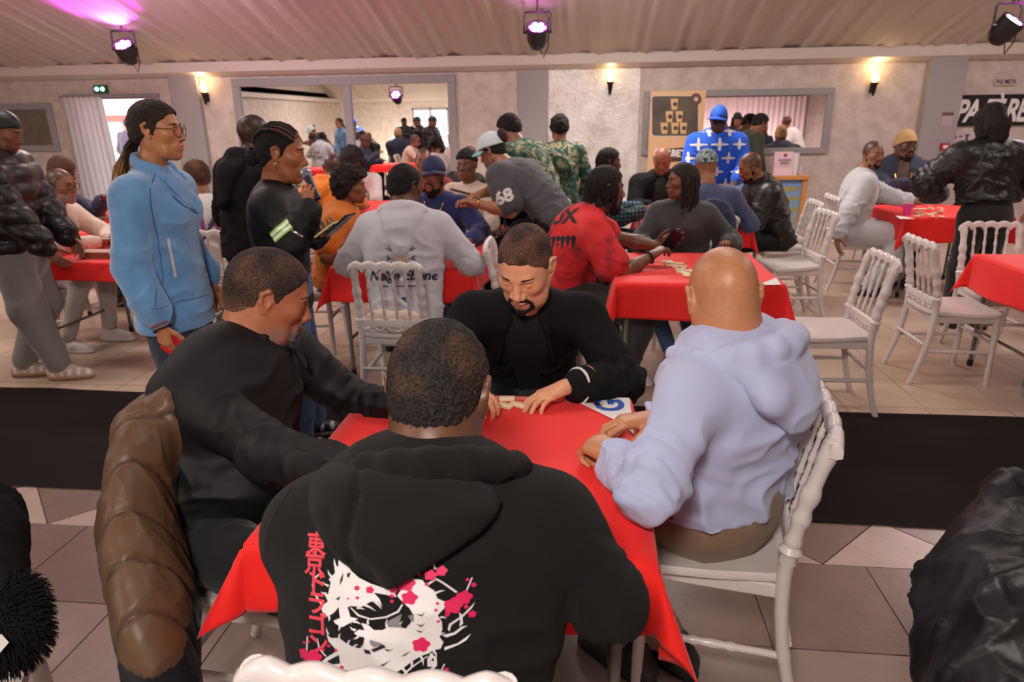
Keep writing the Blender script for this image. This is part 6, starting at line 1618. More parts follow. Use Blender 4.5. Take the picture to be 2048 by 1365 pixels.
fl_ = [(1038, 445, 44), (1110, 418, 40), (880, 500, 62), (900, 605, 56), (1180, 685, 66), (1250, 635, 58), (965, 970, 62), (155, 1085, 52), (235, 1090, 58), (312, 1185, 52), (135, 1182, 20), (1070, 1315, 50), (1315, 545, 20), (1275, 502, 14), (1300, 765, 30), (1262, 705, 16), (545, 545, 20), (635, 555, 30), (550, 615, 14), (485, 622, 9), (785, 590, 16), (785, 630, 14), (800, 545, 30), (1012, 510, 14), (965, 440, 14), (1140, 745, 18), (1070, 700, 12), (1080, 655, 12), (1082, 792, 12), (195, 975, 13), (155, 992, 13), (340, 995, 14), (300, 1030, 14), (390, 1025, 14), (425, 1160, 18), (460, 1215, 15), (405, 1220, 13), (625, 1215, 18), (670, 1268, 20), (510, 1270, 44), (1125, 1175, 18), (1055, 1190, 16), (1145, 1305, 18)]
for f in fl_: bprint('blossom_print', [zz(petals(*f))], M_PRR, .0026)
bprint('dragon_lines', [zz(p) for p in ([(475, 440), (500, 430), (490, 470), (475, 465)], [(395, 630), (430, 610), (420, 640)], [(940, 800), (970, 815), (1000, 795), (970, 830)], [(930, 850), (970, 865), (990, 850), (965, 875)], [(940, 720), (980, 730), (1000, 705), (980, 745)], [(320, 1120), (410, 1060), (415, 1130), (360, 1140)], [(590, 990), (630, 995), (640, 1025), (600, 1025)], [(690, 1115), (770, 1075), (720, 1115)], [(830, 1055), (900, 1010), (860, 1050)], [(640, 990), (720, 955), (740, 975), (660, 1010)], [(430, 480), (450, 430), (445, 490), (425, 530)], [(720, 985), (760, 1000), (790, 990), (750, 1012)])], M_PRB, .0026)
bprint('dragon_shade', [zz(p) for p in ([(635, 915), (700, 940), (720, 955), (660, 975), (635, 950)], [(740, 790), (850, 720), (830, 800), (850, 830), (760, 830)], [(520, 1190), (600, 1230), (640, 1310), (560, 1260)], [(700, 1290), (760, 1240), (800, 1250), (750, 1310)], [(890, 735), (930, 720), (925, 790), (905, 770)])], M_PRG, .0022)
for ch_, px, py in (('東', 664, 1066), ('京', 662, 1106), ('ド', 668, 1142), ('ラ', 668, 1184), ('ゴ', 669, 1226), ('ン', 670, 1268)):
    tm = text_mesh(ch_, .036, M_PRK, bold=.0009)
    decal(pB, 'hoodie', 'kanji_print', bo+bu*((px-806)*S_)-bv*(((py-1190)*VS_-14)*S_), bu, bv, bn, tm, M_PRK, .02, .0020)
tm = text_mesh('ISLAND', .017, M_PRW, bold=.0012)
decal(pB, 'hoodie', 'lettering_print', bo+bu*((877-806)*S_)-bv*(((1322-1190)*VS_-14)*S_), bv, -bu, bn, tm, M_PRW, .02, .0030)
# H: pumpkin, twigs and lettering on the grey hoodie
ho = pH.w['che']*.85+pH.w['wai']*.15; hn = -pH.cf; hu = pH.shv; hv = nrm(np.cross(hn, hu)); hv = hv if hv[2] > 0 else -hv
M_PUM = mat('print_pumpkin', rgb(232, 138, 40), .6); M_INK = mat('print_navy', rgb(44, 46, 66), .7)
def ring(cx, cy, rx, ry, w_):
    o_ = [(cx+rx*math.cos(a), cy+ry*math.sin(a)) for a in [2*math.pi*i/20 for i in range(20)]]; i_ = [(cx+(rx-w_)*math.cos(a), cy+(ry-w_)*math.sin(a)) for a in [2*math.pi*i/20 for i in range(20)]]
    return [[o_[i], o_[(i+1) % 20], i_[(i+1) % 20], i_[i]] for i in range(20)]
def stroke(a, b, w_):
    d = nrm(A3(b[0]-a[0], b[1]-a[1], 0)); n = (-d[1]*w_/2, d[0]*w_/2); return [(a[0]+n[0], a[1]+n[1]), (b[0]+n[0], b[1]+n[1]), (b[0]-n[0], b[1]-n[1]), (a[0]-n[0], a[1]-n[1])]
sh_ = ring(0, 0, .036, .042, .007)+ring(0, 0, .017, .041, .006)
decal(pH, 'hoodie', 'pumpkin_print', ho-hv*.085, hu, hv, hn, sh_, M_PUM, .02, .002)
tw = []
for a, L in ((90, .095), (45, .10), (135, .10), (8, .075), (172, .075)):
    d = (math.cos(R(a)), math.sin(R(a))); p0 = (d[0]*.046, d[1]*.046); p1 = (d[0]*L, d[1]*L); tw.append(stroke(p0, p1, .005))
    for t_ in (.6, .9):
        q_ = (p0[0]+(p1[0]-p0[0])*t_, p0[1]+(p1[1]-p0[1])*t_)
        for s__ in (45, -45): e = (math.cos(R(a+s__)), math.sin(R(a+s__))); tw.append(stroke(q_, (q_[0]+e[0]*.02, q_[1]+e[1]*.02), .0045))
decal(pH, 'hoodie', 'twig_print', ho-hv*.085, hu, hv, hn, tw, M_INK, .02, .002)
decal(pH, 'hoodie', 'lettering_print', ho-hv*.175, hu, hv, hn, text_mesh('Neige Ebène', .078, M_INK, shear=.3, bold=.0022), M_INK, .03, .002)
decal(pH, 'hoodie', 'lettering_print', ho-hv*.235, hu, hv, hn, [stroke((-.13, 0), (.13, 0), .006)], M_INK, .02, .002)
# jersey numbers, armband, tie-dye slogan, crosses
M_PUR = mat('print_purple', rgb(150, 70, 160), .6)
nn = -pN.cf; nv = nrm(np.cross(nn, pN.shv)); nv = nv if nv[2] > 0 else -nv
decal(pN, 'jersey', 'number_print', pN.w['che']-nv*.02, pN.shv, nv, nn, text_mesh('14', .17, M_PUR, bold=.006), M_PUR, .03, .002)
ax = nrm(pL.w['shR']-pL.w['elR']) ; dn = nrm(A3(.05, -1, .15)); du = nrm(np.cross(ax, -dn))
for sd in ('R', 'L'):
    ax = nrm(pL.w['sh'+sd]-pL.w['el'+sd]); dn = nrm(EYE*0+A3(-.05, -1, .1)); uu = nrm(np.cross(ax, dn)); uu = uu if uu[0] > 0 else -uu
    if sd == 'R' or True:
        c_ = pL.w['sh'+sd]*.42+pL.w['el'+sd]*.58
        if c_[1] < pL.w['sh'+('L' if sd == 'R' else 'R')][1]+.05:
            decal(pL, 'jersey', 'number_print', c_, uu, ax, dn, text_mesh('68', .13, M_PRW, bold=.006), M_PRW, .03, .003)
ax = nrm(pM.w['shR']-pM.w['elR']); dn = nrm(A3(.25, -1, .1)); uu = nrm(np.cross(ax, dn)); uu = uu if uu[0] > 0 else -uu
c_ = pM.w['shR']*.36+pM.w['elR']*.64
M_LIME = mat('lime_band', rgb(132, 206, 42), .5); M_REFL = mat('reflective_white', rgb(240, 240, 242), .4)
decal(pM, 'sweatshirt', 'armband', c_, uu, ax, dn, [[(-.052, -.030), (.052, -.030), (.052, .030), (-.052, .030)]], M_LIME, .012, .003)
decal(pM, 'sweatshirt', 'armband_stripe', c_, uu, ax, dn, [[(-.052, .005), (.052, .005), (.052, .021), (-.052, .021)], [(-.052, -.021), (.052, -.021), (.052, -.005), (-.052, -.005)]], M_REFL, .012, .0045)
rn = nrm(A3(-.15, -1, .25)); ru_ = nrm(np.cross(UP, -rn))*-1; ru_ = ru_ if ru_[0] > 0 else -ru_; rv = nrm(np.cross(rn, ru_)); rv = rv if rv[2] > 0 else -rv
ro = pR.w['nb']*.35+pR.w['che']*.65+A3(-.10, -.05, 0)
decal(pR, 't_shirt', 'slogan_print', ro+rv*.10, ru_, rv, rn, text_mesh('UX', .13, M_PRB, bold=.005), M_PRB, .03, .003)
jag = [[(-.10+.034*i, .02), (-.10+.034*i+.016, .034), (-.10+.034*i+.034, .02), (-.10+.034*i+.017, -.045-.012*(i % 2))] for i in range(6)]
decal(pR, 't_shirt', 'stitched_smile_print', ro-rv*.05, ru_, rv, rn, jag, M_PRB, .03, .003)
tn = nrm(A3(0, -1, .05)); tu = A3(1, 0, 0); tv = UP; rd_ = random.Random(5); cr_ = []
for i in range(4):
    for k in range(5):
        x = -.30+.20*i+.10*(k % 2); y = -.30+.135*k; a = .072*rd_.uniform(.85, 1.2); b = .013
        cr_ += [[(x-a, y-b*.5), (x-a*.3, y-b), (x+a*.3, y-b), (x+a, y-b*.5), (x+a, y+b*.5), (x+a*.3, y+b), (x-a*.3, y+b), (x-a, y+b*.5)], [(x-b, y-a*.7), (x+b, y-a*.7), (x+b*1.3, y), (x+b*.6, y+a*.8), (x-b*.6, y+a*.8), (x-b*1.3, y)]]
decal(pT, 'hoodie', 'cross_print', pT.w['che']*.8+pT.w['wai']*.2, tu, tv, tn, cr_, M_PRW, .035, .004)
# shirt buttons and placket on A
# ------------------------------------------------------------------ coats hung on chairs
def slab(name, label, pts, rad, flat, mt, h, cat='coat', quilt=0., seed=1, hem=None, extra=None, fold=.012, ff=7., group=None):
    S = SDF(h); S.chain([A3(p) for p in pts], list(rad), k=.08, flat=(nrm(flat[0]), flat[1]))
    if extra: extra(S)
    V, F = S.mesh(1); V = folds(V, F, fold, ff, seed, (0, 0, 1), .5); V = folds(V, F, fold*.35, ff*2.4, seed+3, (0, 0, 1), .4)
    if quilt:
        N = vnormals(V, F); d = nrm(A3(*quilt[1])); ph = (V@d)/quilt[0]+.15*vnoise(V*4, 9); fr = np.abs(ph-np.round(ph))*quilt[0]
        V = V-N*(.006*np.exp(-(fr/.007)**2))[:, None]-N*(.0012*np.cos(2*math.pi*ph))[:, None]
    base = A3(pts[0][0], pts[0][1], 0); col = None
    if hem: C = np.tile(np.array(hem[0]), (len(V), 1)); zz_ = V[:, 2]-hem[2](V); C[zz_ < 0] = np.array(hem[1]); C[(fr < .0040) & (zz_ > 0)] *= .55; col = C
    o = link(name, np_mesh(name, V-base, F, mt, col=col), loc=base); tag(o, label, cat, group); return o, V, F, base
ch_left = dup(ch0, (-1.36, .93, 0), R(-60), 'white banquet chair at the left edge under the black coat with a furry cuff', CHG)
ch_right = dup(ch0, (1.25, 1.21, 0), R(-92), 'white banquet chair at the right edge under the black satin jacket', CHG)
slab('parka', 'brown quilted parka with navy hem hung on the chair of the grey bearded man', [W(352, 822, 1.72), W(290, 930, 1.66), W(285, 1090, 1.58), W(318, 1240, 1.50), W(345, 1370, 1.44)], [.085, .125, .155, .160, .11], (A3(1, .45, .1), .42), vmat('parka_nylon', rough=.5, bump=.25, bscale=90.), .006,
    quilt=(.105, (.51, -.56, -.22)), hem=(rgb(92, 66, 44), rgb(24, 25, 33), lambda V: .640-.27*(V[:, 0]+1.08)), fold=.010)
slab('fur_coat', 'black coat sleeve with a furry cuff hanging at the left edge', [W(-130, 1000, 1.5), W(-40, 1080, 1.42), W(10, 1220, 1.34)], [.12, .085, .070], (A3(1, .3, 0), .7), M_BLK2, .008)
S = SDF(.005).cone(W(12, 1215, 1.335), W(22, 1275, 1.30), .064, .060, k=.01); V, F = S.mesh(1); N = vnormals(V, F); ps = []; rr_ = random.Random(3)
for i in range(0, len(V), 3):
    d = nrm(N[i]+A3(rr_.uniform(-.4, .4), rr_.uniform(-.4, .4), rr_.uniform(-.7, .1))); ps.append(([V[i], V[i]+d*.010, V[i]+d*.019-A3(0, 0, .004)], [.0022, .0015, .0004]))
V2, F2 = tubes_mesh(ps, 3); Vc, Fc = V, F
fc = bpy.data.objects['fur_coat']; b_ = A3(fc.location)
cuff = link('fur_cuff', np_mesh('fur_cuff', Vc-b_, Fc, M_BLK2), fc); tag(link('fur', np_mesh('fur', V2-b_, F2, M_BLK2), cuff), kind='stuff')
m_ = MB(); p = W(2, 1268, 1.225); m_.add([p, W(18, 1285, 1.225), W(0, 1306, 1.225), W(-14, 1288, 1.225)], [(0, 1, 2, 3)]); m_.v = [tuple(A3(v)-b_) for v in m_.v]; m_.obj('care_label', M_WHITE, fc)
def rj(S): S.chain([W(2060, 990, 1.42), W(2010, 1000, 1.40), W(1925, 1110, 1.36)], [.045, .040, .030], k=.02); S.chain([W(2090, 1010, 1.42), W(2080, 1150, 1.36), W(2070, 1400, 1.24)], [.06, .12, .15], k=.03)
slab('satin_jacket', 'black satin jacket heaped on the chair at the right edge', [W(2050, 1010, 1.42), W(2000, 1150, 1.36), W(1970, 1260, 1.31), W(1965, 1420, 1.22)], [.07, .115, .13, .13], (A3(1, .2, 0), .55), mat('black_satin', (.006, .006, .007), .46, bump=.1, bscale=40., spec=.35), .008, extra=rj, fold=.018)
slab('navy_coat', 'navy coat draped over the back of the chair under the camouflage cap', [(.97, 5.28, .86), (.98, 5.26, .55)], [.16, .22], (A3(0, 1, 0), .38), M_NAVY, .014)
slab('pale_shoulder_bag', 'pale canvas shoulder bag lying on the chair behind the grey hoodie', [(-1.16, 3.56, .53), (-.96, 3.56, .53)], [.060, .060], (A3(0, 1, 0), .6), M_CREAM, .008, cat='bag', fold=.008)

# ------------------------------------------------------------------ things on the tables
M_DOM = mat('domino_cream', rgb(240, 222, 184), .35, coat=.2)
def domino_mesh():
    m_ = MB(); m_.box((-.0255, -.0125, 0), (.0255, .0125, .0125), bev=.003); return m_.mesh('domino', M_DOM, True)
DM = domino_mesh(); ZT = .741
def domino(x, y, a, label, group, z=ZT, tilt=0.):
    o = link('domino', DM, None, (x, y, z+(.0255 if tilt else 0)), (0, R(tilt), R(a))); tag(o, label, 'domino', group); return o
fg = 'dominoes on the front table'
for px, py, a, lab in ((1014, 801, 8, 'cream domino lying farthest, left of the bent fingers'), (1010, 815, -28, 'cream domino lying second, nearest to the far one'), (1036, 813, -25, 'cream domino under the fingertips of the man in the blazer'), (1062, 815, 25, 'cream domino under the little finger of the man in the blazer'), (984, 819, -40, 'cream domino beside the black haired head, nearer one'), (978, 801, 80, 'cream domino beside the black haired head, farther one'), (1004, 968, 10, 'cream domino peeping over the shoulder of the black hoodie')):
    p = at(px, py, ZT); domino(p[0], p[1], a, lab, fg)
p = at(996, 914, ZT); domino(p[0], p[1], 60, 'cream domino lying at the end of the white paper strip', fg)
for k in range(4):
    p = at(1206+9*k, 879-5*k, ZT); domino(p[0]+.004, p[1]-.01, 62, 'one of the row of cream dominoes cupped in the hands of the pale blue hoodie', fg)
rd_ = random.Random(9)
for i in range(22):
    u = rd_.random(); px = 1338+52*u+rd_.uniform(-9, 9); py = 524+34*u+rd_.uniform(-8, 8); p = at(px, py, ZT+.001); domino(p[0], p[1], rd_.uniform(0, 180), 'one of the loose cream dominoes scattered behind the bald head', 'dominoes scattered behind the bald head')
for i in range(26):
    p = at(rd_.uniform(1832, 1886), rd_.uniform(417, 434), ZT+.001); domino(p[0], p[1], rd_.uniform(0, 180), 'one of the cream dominoes heaped beside the pink cup on the right table', 'dominoes heaped beside the pink cup', z=ZT+rd_.choice((0, 0, .013)))
M_PAPER = mat('paper_white', rgb(226, 222, 220), .6)
def sheet(name, pts, label, z=ZT+.0012, cat='paper'):
    c = sum(A3(p) for p in pts)/len(pts); V = [tuple(A3(p)-c+A3(0, 0, dz)) for dz in (0, .0012) for p in pts]; n = len(pts)
    F = [tuple(range(n))[::-1], tuple(range(n, 2*n))]+[(i, (i+1) % n, (i+1) % n+n, i+n) for i in range(n)]
    me = bpy.data.meshes.new(name); me.from_pydata(V, [], F); me.materials.append(M_PAPER); o = link(name, me, None, (c[0], c[1], z)); tag(o, label, cat); return o, A3(c[0], c[1], z)
def flat(p): return A3(p[0], p[1], 0)
o, c = sheet('table_card', [flat(at(1131, 793, .741)), flat(at(1259, 797, .741)), flat(at(1268, 870, .741)), flat(at(1240, 846, .741))], 'white paper card with a blue letter G at the far corner of the front table')
def on_card(o, c, txt, px, py, size, ang, mt, bold=0.):
    p = at(px, py, .743); me = text_mesh(txt, size, mt, bold=bold); link('lettering', me, o, tuple(flat(p)-flat(c)+A3(0, 0, .0022)), (0, 0, R(ang)))
M_BLUEINK = mat('ink_blue', rgb(44, 84, 170), .6); M_ORINK = mat('ink_orange', rgb(240, 140, 20), .6)
on_card(o, c, 'G', 1222, 811, .125, 96, M_BLUEINK, .004); on_card(o, c, 'DOUB', 1186, 806, .024, 150, M_ORINK, .0016); on_card(o, c, "'6", 1160, 799, .026, 150, M_BLUEINK, .001)
sheet('paper_strip', [flat(at(945, 905, .741)), flat(at(990, 908, .741)), flat(at(988, 920, .741)), flat(at(950, 922, .741))], 'narrow white paper strip beside the black hoodie on the front table')
sheet('table_card', [flat(at(1514, 571, .741)), flat(at(1552, 556, .741)), flat(at(1562, 570, .741))], 'white paper card on the near edge of the table with scattered dominoes')
sheet('table_card', [flat(at(905, 523, .741)), flat(at(936, 516, .741)), flat(at(934, 524, .741)), flat(at(912, 530, .741))], 'white paper card beside the pink cup on the middle table')
sheet('table_card', [flat(at(1790, 431, .741)), flat(at(1812, 434, .741)), flat(at(1830, 438, .741)), flat(at(1800, 438, .741))], 'white paper card left of the pink cup on the right table')
def cup(px, py, label):
    p = at(px, py, ZT); t = thing('paper_cup', label, 'cup', (p[0], p[1], ZT), 0, 'pink paper cups')
    m_ = MB(); m_.lathe([(.028, 0), (.0285, .004), (.039, .105), (.036, .105), (.027, .006)], 20); m_.obj('cup_wall', mat('cup_pink', rgb(226, 62, 150), .5), t, True)
    m_ = MB(); m_.tube([(.0385*math.cos(a), .0385*math.sin(a), .106) for a in [2*math.pi*i/24 for i in range(25)]], .0028, 6, cap=False); m_.obj('rolled_rim', M_WHITE, t, True)
    m_ = MB(); m_.lathe([(.0362, .088), (.0005, .088)], 16); m_.obj('drink', mat('drink_dark', rgb(90, 50, 30), .2), t, True)
cup(913, 513, 'pink paper cup on the middle table in front of the navy sweater'); cup(1813, 430, 'pink paper cup on the right table near the grey sweatsuit man')
p = at(212, 514, ZT); bx = MB(); bx.box((-.16, -.05, 0), (.16, .05, .035), bev=.003); bo_ = bx.obj('domino_box', mat('box_brown', rgb(150, 100, 72), .6), loc=(p[0], p[1], ZT)); tag(bo_, 'flat brown wooden box on the left red table', 'box')
m_ = MB(); m_.box((-.165, -.053, .035), (.165, .053, .045), bev=.003); m_.obj('lid', mat('lid_clear', rgb(206, 170, 150), .15), bo_)

# ------------------------------------------------------------------ things held
M_PHONE = mat('phone_black', rgb(24, 22, 26), .2); M_SCREEN = mat('phone_glass', rgb(14, 12, 16), .08)
def phone(c, u, v, label, mt=None, w_=.074, l_=.155):
    u = nrm(u); v = nrm(A3(v)-u*np.dot(u, v)); n = np.cross(u, v); Mx = Matrix([[u[0], v[0], n[0], c[0]], [u[1], v[1], n[1], c[1]], [u[2], v[2], n[2], c[2]], [0, 0, 0, 1]])
    t = thing('smartphone', label, 'phone'); t.matrix_world = Mx
    m_ = MB(); m_.box((-w_/2, -l_/2, -.004), (w_/2, l_/2, .004), bev=.003); m_.obj('case', mt or M_PHONE, t)
    m_ = MB(); m_.box((-w_/2+.004, -l_/2+.004, .004), (w_/2-.004, l_/2-.004, .0046)); m_.obj('screen', M_SCREEN, t)
    m_ = MB(); m_.box((-w_/2+.006, l_/2-.04, -.0055), (-w_/2+.034, l_/2-.008, -.004), bev=.002); m_.obj('camera_bump', M_PHONE, t)
wr = pJ.w['wrR']; phone(wr+A3(.055, .02, -.12), (.5, .2, .5), (.1, 0, -1), 'red phone held low by the woman in the blue suede jacket', mat('phone_red', rgb(206, 24, 34), .3))
wr = pM.w['wrL']; phone(wr+A3(.13, -.06, .055), (.2, .9, 0), (.75, -.2, .6), 'black phone in the left hand of the woman with the microphone')
phone(wr+A3(.075, -.055, .035), (.2, .9, 0), (.75, -.2, .5), 'pale yellow phone case held below the black phone', mat('phone_lemon', rgb(206, 206, 150), .4), .07, .12)
phone((pR.w['wrR']+pR.w['wrL'])/2+A3(.10, -.02, .06), (.75, -.2, -.5), (.4, -.3, .7), 'black phone held by the man in the red tie-dye shirt')
phone(pL.w['wrR']+A3(-.13, -.02, .02), (.1, 1, .1), (-1, 0, .25), 'pale backed phone in the hands of the bending man', mat('phone_pale', rgb(190, 186, 184), .3))
phone(pG.w['wrL']+A3(.09, -.05, .05), (.3, .8, 0), (.5, -.2, .8), 'black phone in the hand of the grey sweatsuit man')
# microphone at the woman's mouth
bl_ = W(612, 347, 2.97); ma = nrm(bl_-W(634, 392, 2.93)); g0 = bl_-ma*.075
t = thing('microphone', 'handheld microphone with a silver ball held at the mouth of the braided woman', 'microphone', tuple(g0))
q = Vector((0, 0, 1)).rotation_difference(Vector(ma)).to_matrix().to_4x4(); L_ = .055
m_ = MB(); m_.lathe([(.012, -.07), (.014, -.06), (.0155, .0), (.0185, L_-.012), (.0185, L_-.004)], 16, M=q); m_.obj('handle', mat('mic_body', rgb(60, 62, 70), .35, metal=.4), t, True)
m_ = MB(); m_.lathe([(.0185, L_-.004), (.0245, L_+.006), (.0262, L_+.02), (.023, L_+.036), (.014, L_+.046), (.002, L_+.049)], 18, M=q); m_.obj('ball_grille', mat('mic_grille', rgb(150, 156, 170), .35, metal=.8, bump=1., bscale=900.), t, True)
m_ = MB(); m_.lathe([(.0262, L_+.014), (.0275, L_+.018), (.0262, L_+.024)], 18, M=q, cap=False); m_.obj('grille_band', mat('mic_band', rgb(196, 198, 204), .25, metal=.9), t, True)
# jewellery and small wear
M_GOLD = mat('gold', rgb(220, 170, 90), .25, metal=1.)
M_SILV = mat('silver', rgb(210, 210, 214), .2, metal=1.)
def loop(o, name, c, ax_, r, th, mt, n=24, parent=None):
    ax_ = nrm(ax_); a = nrm(np.cross(ax_, A3(.3, .2, 1) if abs(ax_[2]) < .9 else A3(1, 0, 0))); b = np.cross(ax_, a)
    V, F = tubes_mesh([([A3(c)+r*(math.cos(2*math.pi*i/n)*a+math.sin(2*math.pi*i/n)*b) for i in range(n+1)], th)], 6); o.child(name, V, F, mt)
d = nrm(pJ.w['wrR']-pJ.w['elR']); loop(pJ, 'bracelet', pJ.w['wrR']+d*.012, d, .036, .004, M_BLACK); loop(pJ, 'bracelet', pJ.w['wrR']-d*.006, d, .036, .003, mat('red_bead', rgb(170, 30, 30), .4))
for hp in (.022, .012):
    V, F = SDF(.002).ell((.082, -.004+hp*.5, -.032+hp*.1), (.004, .004, .004), k=0).mesh(1); pJ.child('ear_stud', pJ.loc_w(V*pJ.hs), F, M_SILV)
loop(pM, 'hoop_earring', pM.loc_w(A3(.08, 0, -.045)*pM.hs), pM.hm@A3(1, .3, 0), .008, .0018, M_GOLD)
d = nrm(pR.w['wrR']-pR.w['elR']); loop(pR, 'wristband', pR.w['wrR']-d*.02, d, .038, .006, M_BLACK)
d = nrm(pL.w['wrL']-pL.w['elL']); loop(pL, 'watch', pL.w['wrL']-d*.01, d, .035, .007, M_GOLD)
def necklace(o, drop, th, mt, name='chain', w_=.075, fwd_=.05):
    nb = o.w['nb']; c, s_, u = o.cf, o.shv, o.spv; pts = []
    for i in range(21):
        a = R(-95+190*i/20); pts.append(nb+c*(.06+(fwd_+.03)*math.cos(a))+s_*w_*math.sin(a)-u*(drop*math.cos(a)**2-.02))
    V, F = tubes_mesh([(pts, th)], 6); o.child(name, V, F, mt)
necklace(pB2, .26, .007, M_GOLD, w_=.09, fwd_=.20); necklace(pK, .12, .004, M_GOLD, fwd_=.10); necklace(pG, .16, .003, M_SILV, fwd_=.09)
# bag strap of the numbered jersey
nb = pN.w['nb']; c, s_, u = pN.cf, pN.shv, pN.spv
V, F = tubes_mesh([([nb+s_*.10+c*.02+u*.02, nb+s_*.08-c*.12-u*.06, nb-s_*.02-c*.20-u*.22, nb-s_*.14-c*.14-u*.36], .012)], 6); pN.child('bag_strap', V, F, M_BLACK)

# ------------------------------------------------------------------ along the back wall
M_KRAFT = mat('banner_kraft', rgb(204, 164, 122), .6)
a0 = atY(1297, 182, 9.3); a1 = atY(1407, 182, 9.3); bw = a1[0]-a0[0]; bh = a0[2]-.06; bcx = (a0[0]+a1[0])/2+.03
t = thing('roll_up_banner', 'brown kraft roll-up banner with a picture of stacked cups', 'banner', (bcx, 9.3, 0))
m_ = MB(); m_.box((-bw/2, -.004, .06), (bw/2, .004, .06+bh)); bs = m_.obj('banner_sheet', M_KRAFT, t)
m_ = MB(); m_.box((-bw/2-.02, -.06, 0), (bw/2+.02, .06, .07), bev=.01); m_.obj('base_case', M_GREY, t)
m_ = MB(); m_.tube([(0, .02, .05), (0, .02, .05+bh)], .012, 8); m_.obj('support_pole', M_GREY, t)
def bpt(px, py, y=-.0065): q_ = atY(px, py, 9.3); return (q_[0]-bcx, y, q_[2])
def bpoly(name, pts, mt, y): me = bpy.data.meshes.new(name); me.from_pydata([bpt(a, b, y) for a, b in pts], [], [tuple(range(len(pts)))]); me.materials.append(mt); return link(name, me, bs)
def rrect(x0, y0, x1, y1, r): return [(x0+r*(1-math.cos(R(a))), y0+r*(1-math.sin(R(a)))) for a in (0, 30, 60, 90)]+[(x1-r*(1-math.cos(R(a))), y0+r*(1-math.sin(R(a)))) for a in (90, 60, 30, 0)]+[(x1-r*(1-math.cos(R(a))), y1-r*(1-math.sin(R(a)))) for a in (0, 30, 60, 90)]+[(x0+r*(1-math.cos(R(a))), y1-r*(1-math.sin(R(a)))) for a in (90, 60, 30, 0)]
bpoly('picture_border', rrect(1302, 190, 1398, 273, 7), mat('banner_line', rgb(190, 176, 168), .6), -.0055)
bpoly('picture', rrect(1304, 192, 1396, 271, 6), mat('banner_picture', rgb(70, 58, 54), .6, mottle=.3, mscale=5., mcol=rgb(86, 78, 62)), -.0065)
M_CUPK = mat('print_cup', rgb(196, 158, 110), .6)
for cx_, cy_ in ((1349, 208), (1339, 233), (1359, 233), (1329, 256), (1350, 256), (1367, 256)):
    bpoly('printed_cup', [(cx_-8, cy_-11), (cx_+7, cy_-11), (cx_+5, cy_+11), (cx_-6, cy_+11)], M_CUPK, -.0075); bpoly('printed_emblem', [(cx_+1+4.5*math.cos(R(a)), cy_+4.5*math.sin(R(a))) for a in range(0, 360, 36)], mat('print_emblem', rgb(72, 54, 50), .6), -.0085)
bpoly('round_badge', [(1392+11*math.cos(R(a)), 198+12*math.sin(R(a))) for a in range(0, 360, 24)], mat('badge_brown', rgb(84, 58, 52), .6), -.0085); bpoly('badge_star', [(1392+(7 if a % 60 else 3)*math.cos(R(a)), 198+(7 if a % 60 else 3)*math.sin(R(a))) for a in range(0, 360, 30)], mat('badge_pink', rgb(196, 160, 152), .6), -.0095)
bpoly('name_strip', [(1312, 299), (1376, 294), (1377, 312), (1312, 317)], mat('banner_dark', rgb(70, 44, 42), .6), -.0075); bpoly('name_strip', [(1330, 316), (1390, 313), (1391, 321), (1330, 324)], mat('banner_dark', rgb(70, 44, 42), .6), -.0075)
bpoly('round_badge', [(1386+8*math.cos(R(a)), 306+8*math.sin(R(a))) for a in range(0, 360, 24)], mat('badge_pink', rgb(196, 160, 152), .6), -.0088)
q_ = bpt(1344, 306, -.0095); link('lettering', text_mesh('SORBETS', .115, M_PAPER, bold=.004), bs, q_, (R(90), R(3.5), 0))
# drinks counter with a beach picture
M_WOOD = mat('counter_wood', rgb(200, 136, 74), .5, mottle=.2, mscale=9., stretch=(1, 1, 8))
t = thing('drinks_counter', 'wooden framed counter fronted by a blue beach picture', 'counter', (2.12, 9.0, 0))
m_ = MB(); m_.box((-.68, -.06, .835), (.66, .55, .885), bev=.006); m_.obj('counter_top', M_WOOD, t)
for x in (-.64, .59):
    m_ = MB(); m_.box((x, -.04, 0), (x+.06, .02, .835), bev=.004); m_.obj('post', M_WOOD, t)
m_ = MB(); m_.box((-.58, -.04, 0), (.59, .02, .06), bev=.004); m_.obj('bottom_rail', M_WOOD, t)
def beach():
    t_ = NT('beach_picture'); tc = t_.n('TexCoord'); sx = t_.n('SeparateXYZ'); t_.l(tc.outputs['Object'], sx.inputs[0]); rp = t_.n('ValToRGB'); r_ = rp.color_ramp
    for p_, c_ in ((0., (150, 160, 120)), (.10, (150, 190, 180)), (.16, (110, 160, 190)), (.5, (110, 148, 190)), (.83, (104, 140, 190))):
        e = r_.elements[0] if p_ == 0 else (r_.elements[1] if p_ == .83 else r_.elements.new(p_)); e.position = p_; e.color = c4(rgb(*c_))
    t_.l(sx.outputs['Z'], rp.inputs['Fac']); t_.l(rp.outputs['Color'], t_.b.inputs['Base Color']); t_.set(Roughness=.4); return t_.m
m_ = MB(); m_.box((-.58, -.02, .06), (.59, .0, .835)); bp_ = m_.obj('beach_panel', beach(), t)
M_FROND = mat('frond_print', rgb(150, 136, 88), .6)
for k, (z0, dx, dz) in enumerate(((.72, -.42, -.10), (.60, -.40, -.18), (.46, -.26, -.24), (.36, -.10, -.26))):
    V = []; n = 10
    for i in range(n+1):
        u = i/n; x = .585+dx*u; z = z0+dz*u*u+.03*math.sin(u*3); w_ = .045*math.sin(math.pi*min(1, u*.9+.08)); V += [(x, -.022, z+w_*.5), (x, -.022, z-w_)]
    me = bpy.data.meshes.new('palm_frond'); me.from_pydata(V, [], [(2*i, 2*i+2, 2*i+3, 2*i+1) for i in range(n)]); me.materials.append(M_FROND); link('palm_frond', me, bp_)
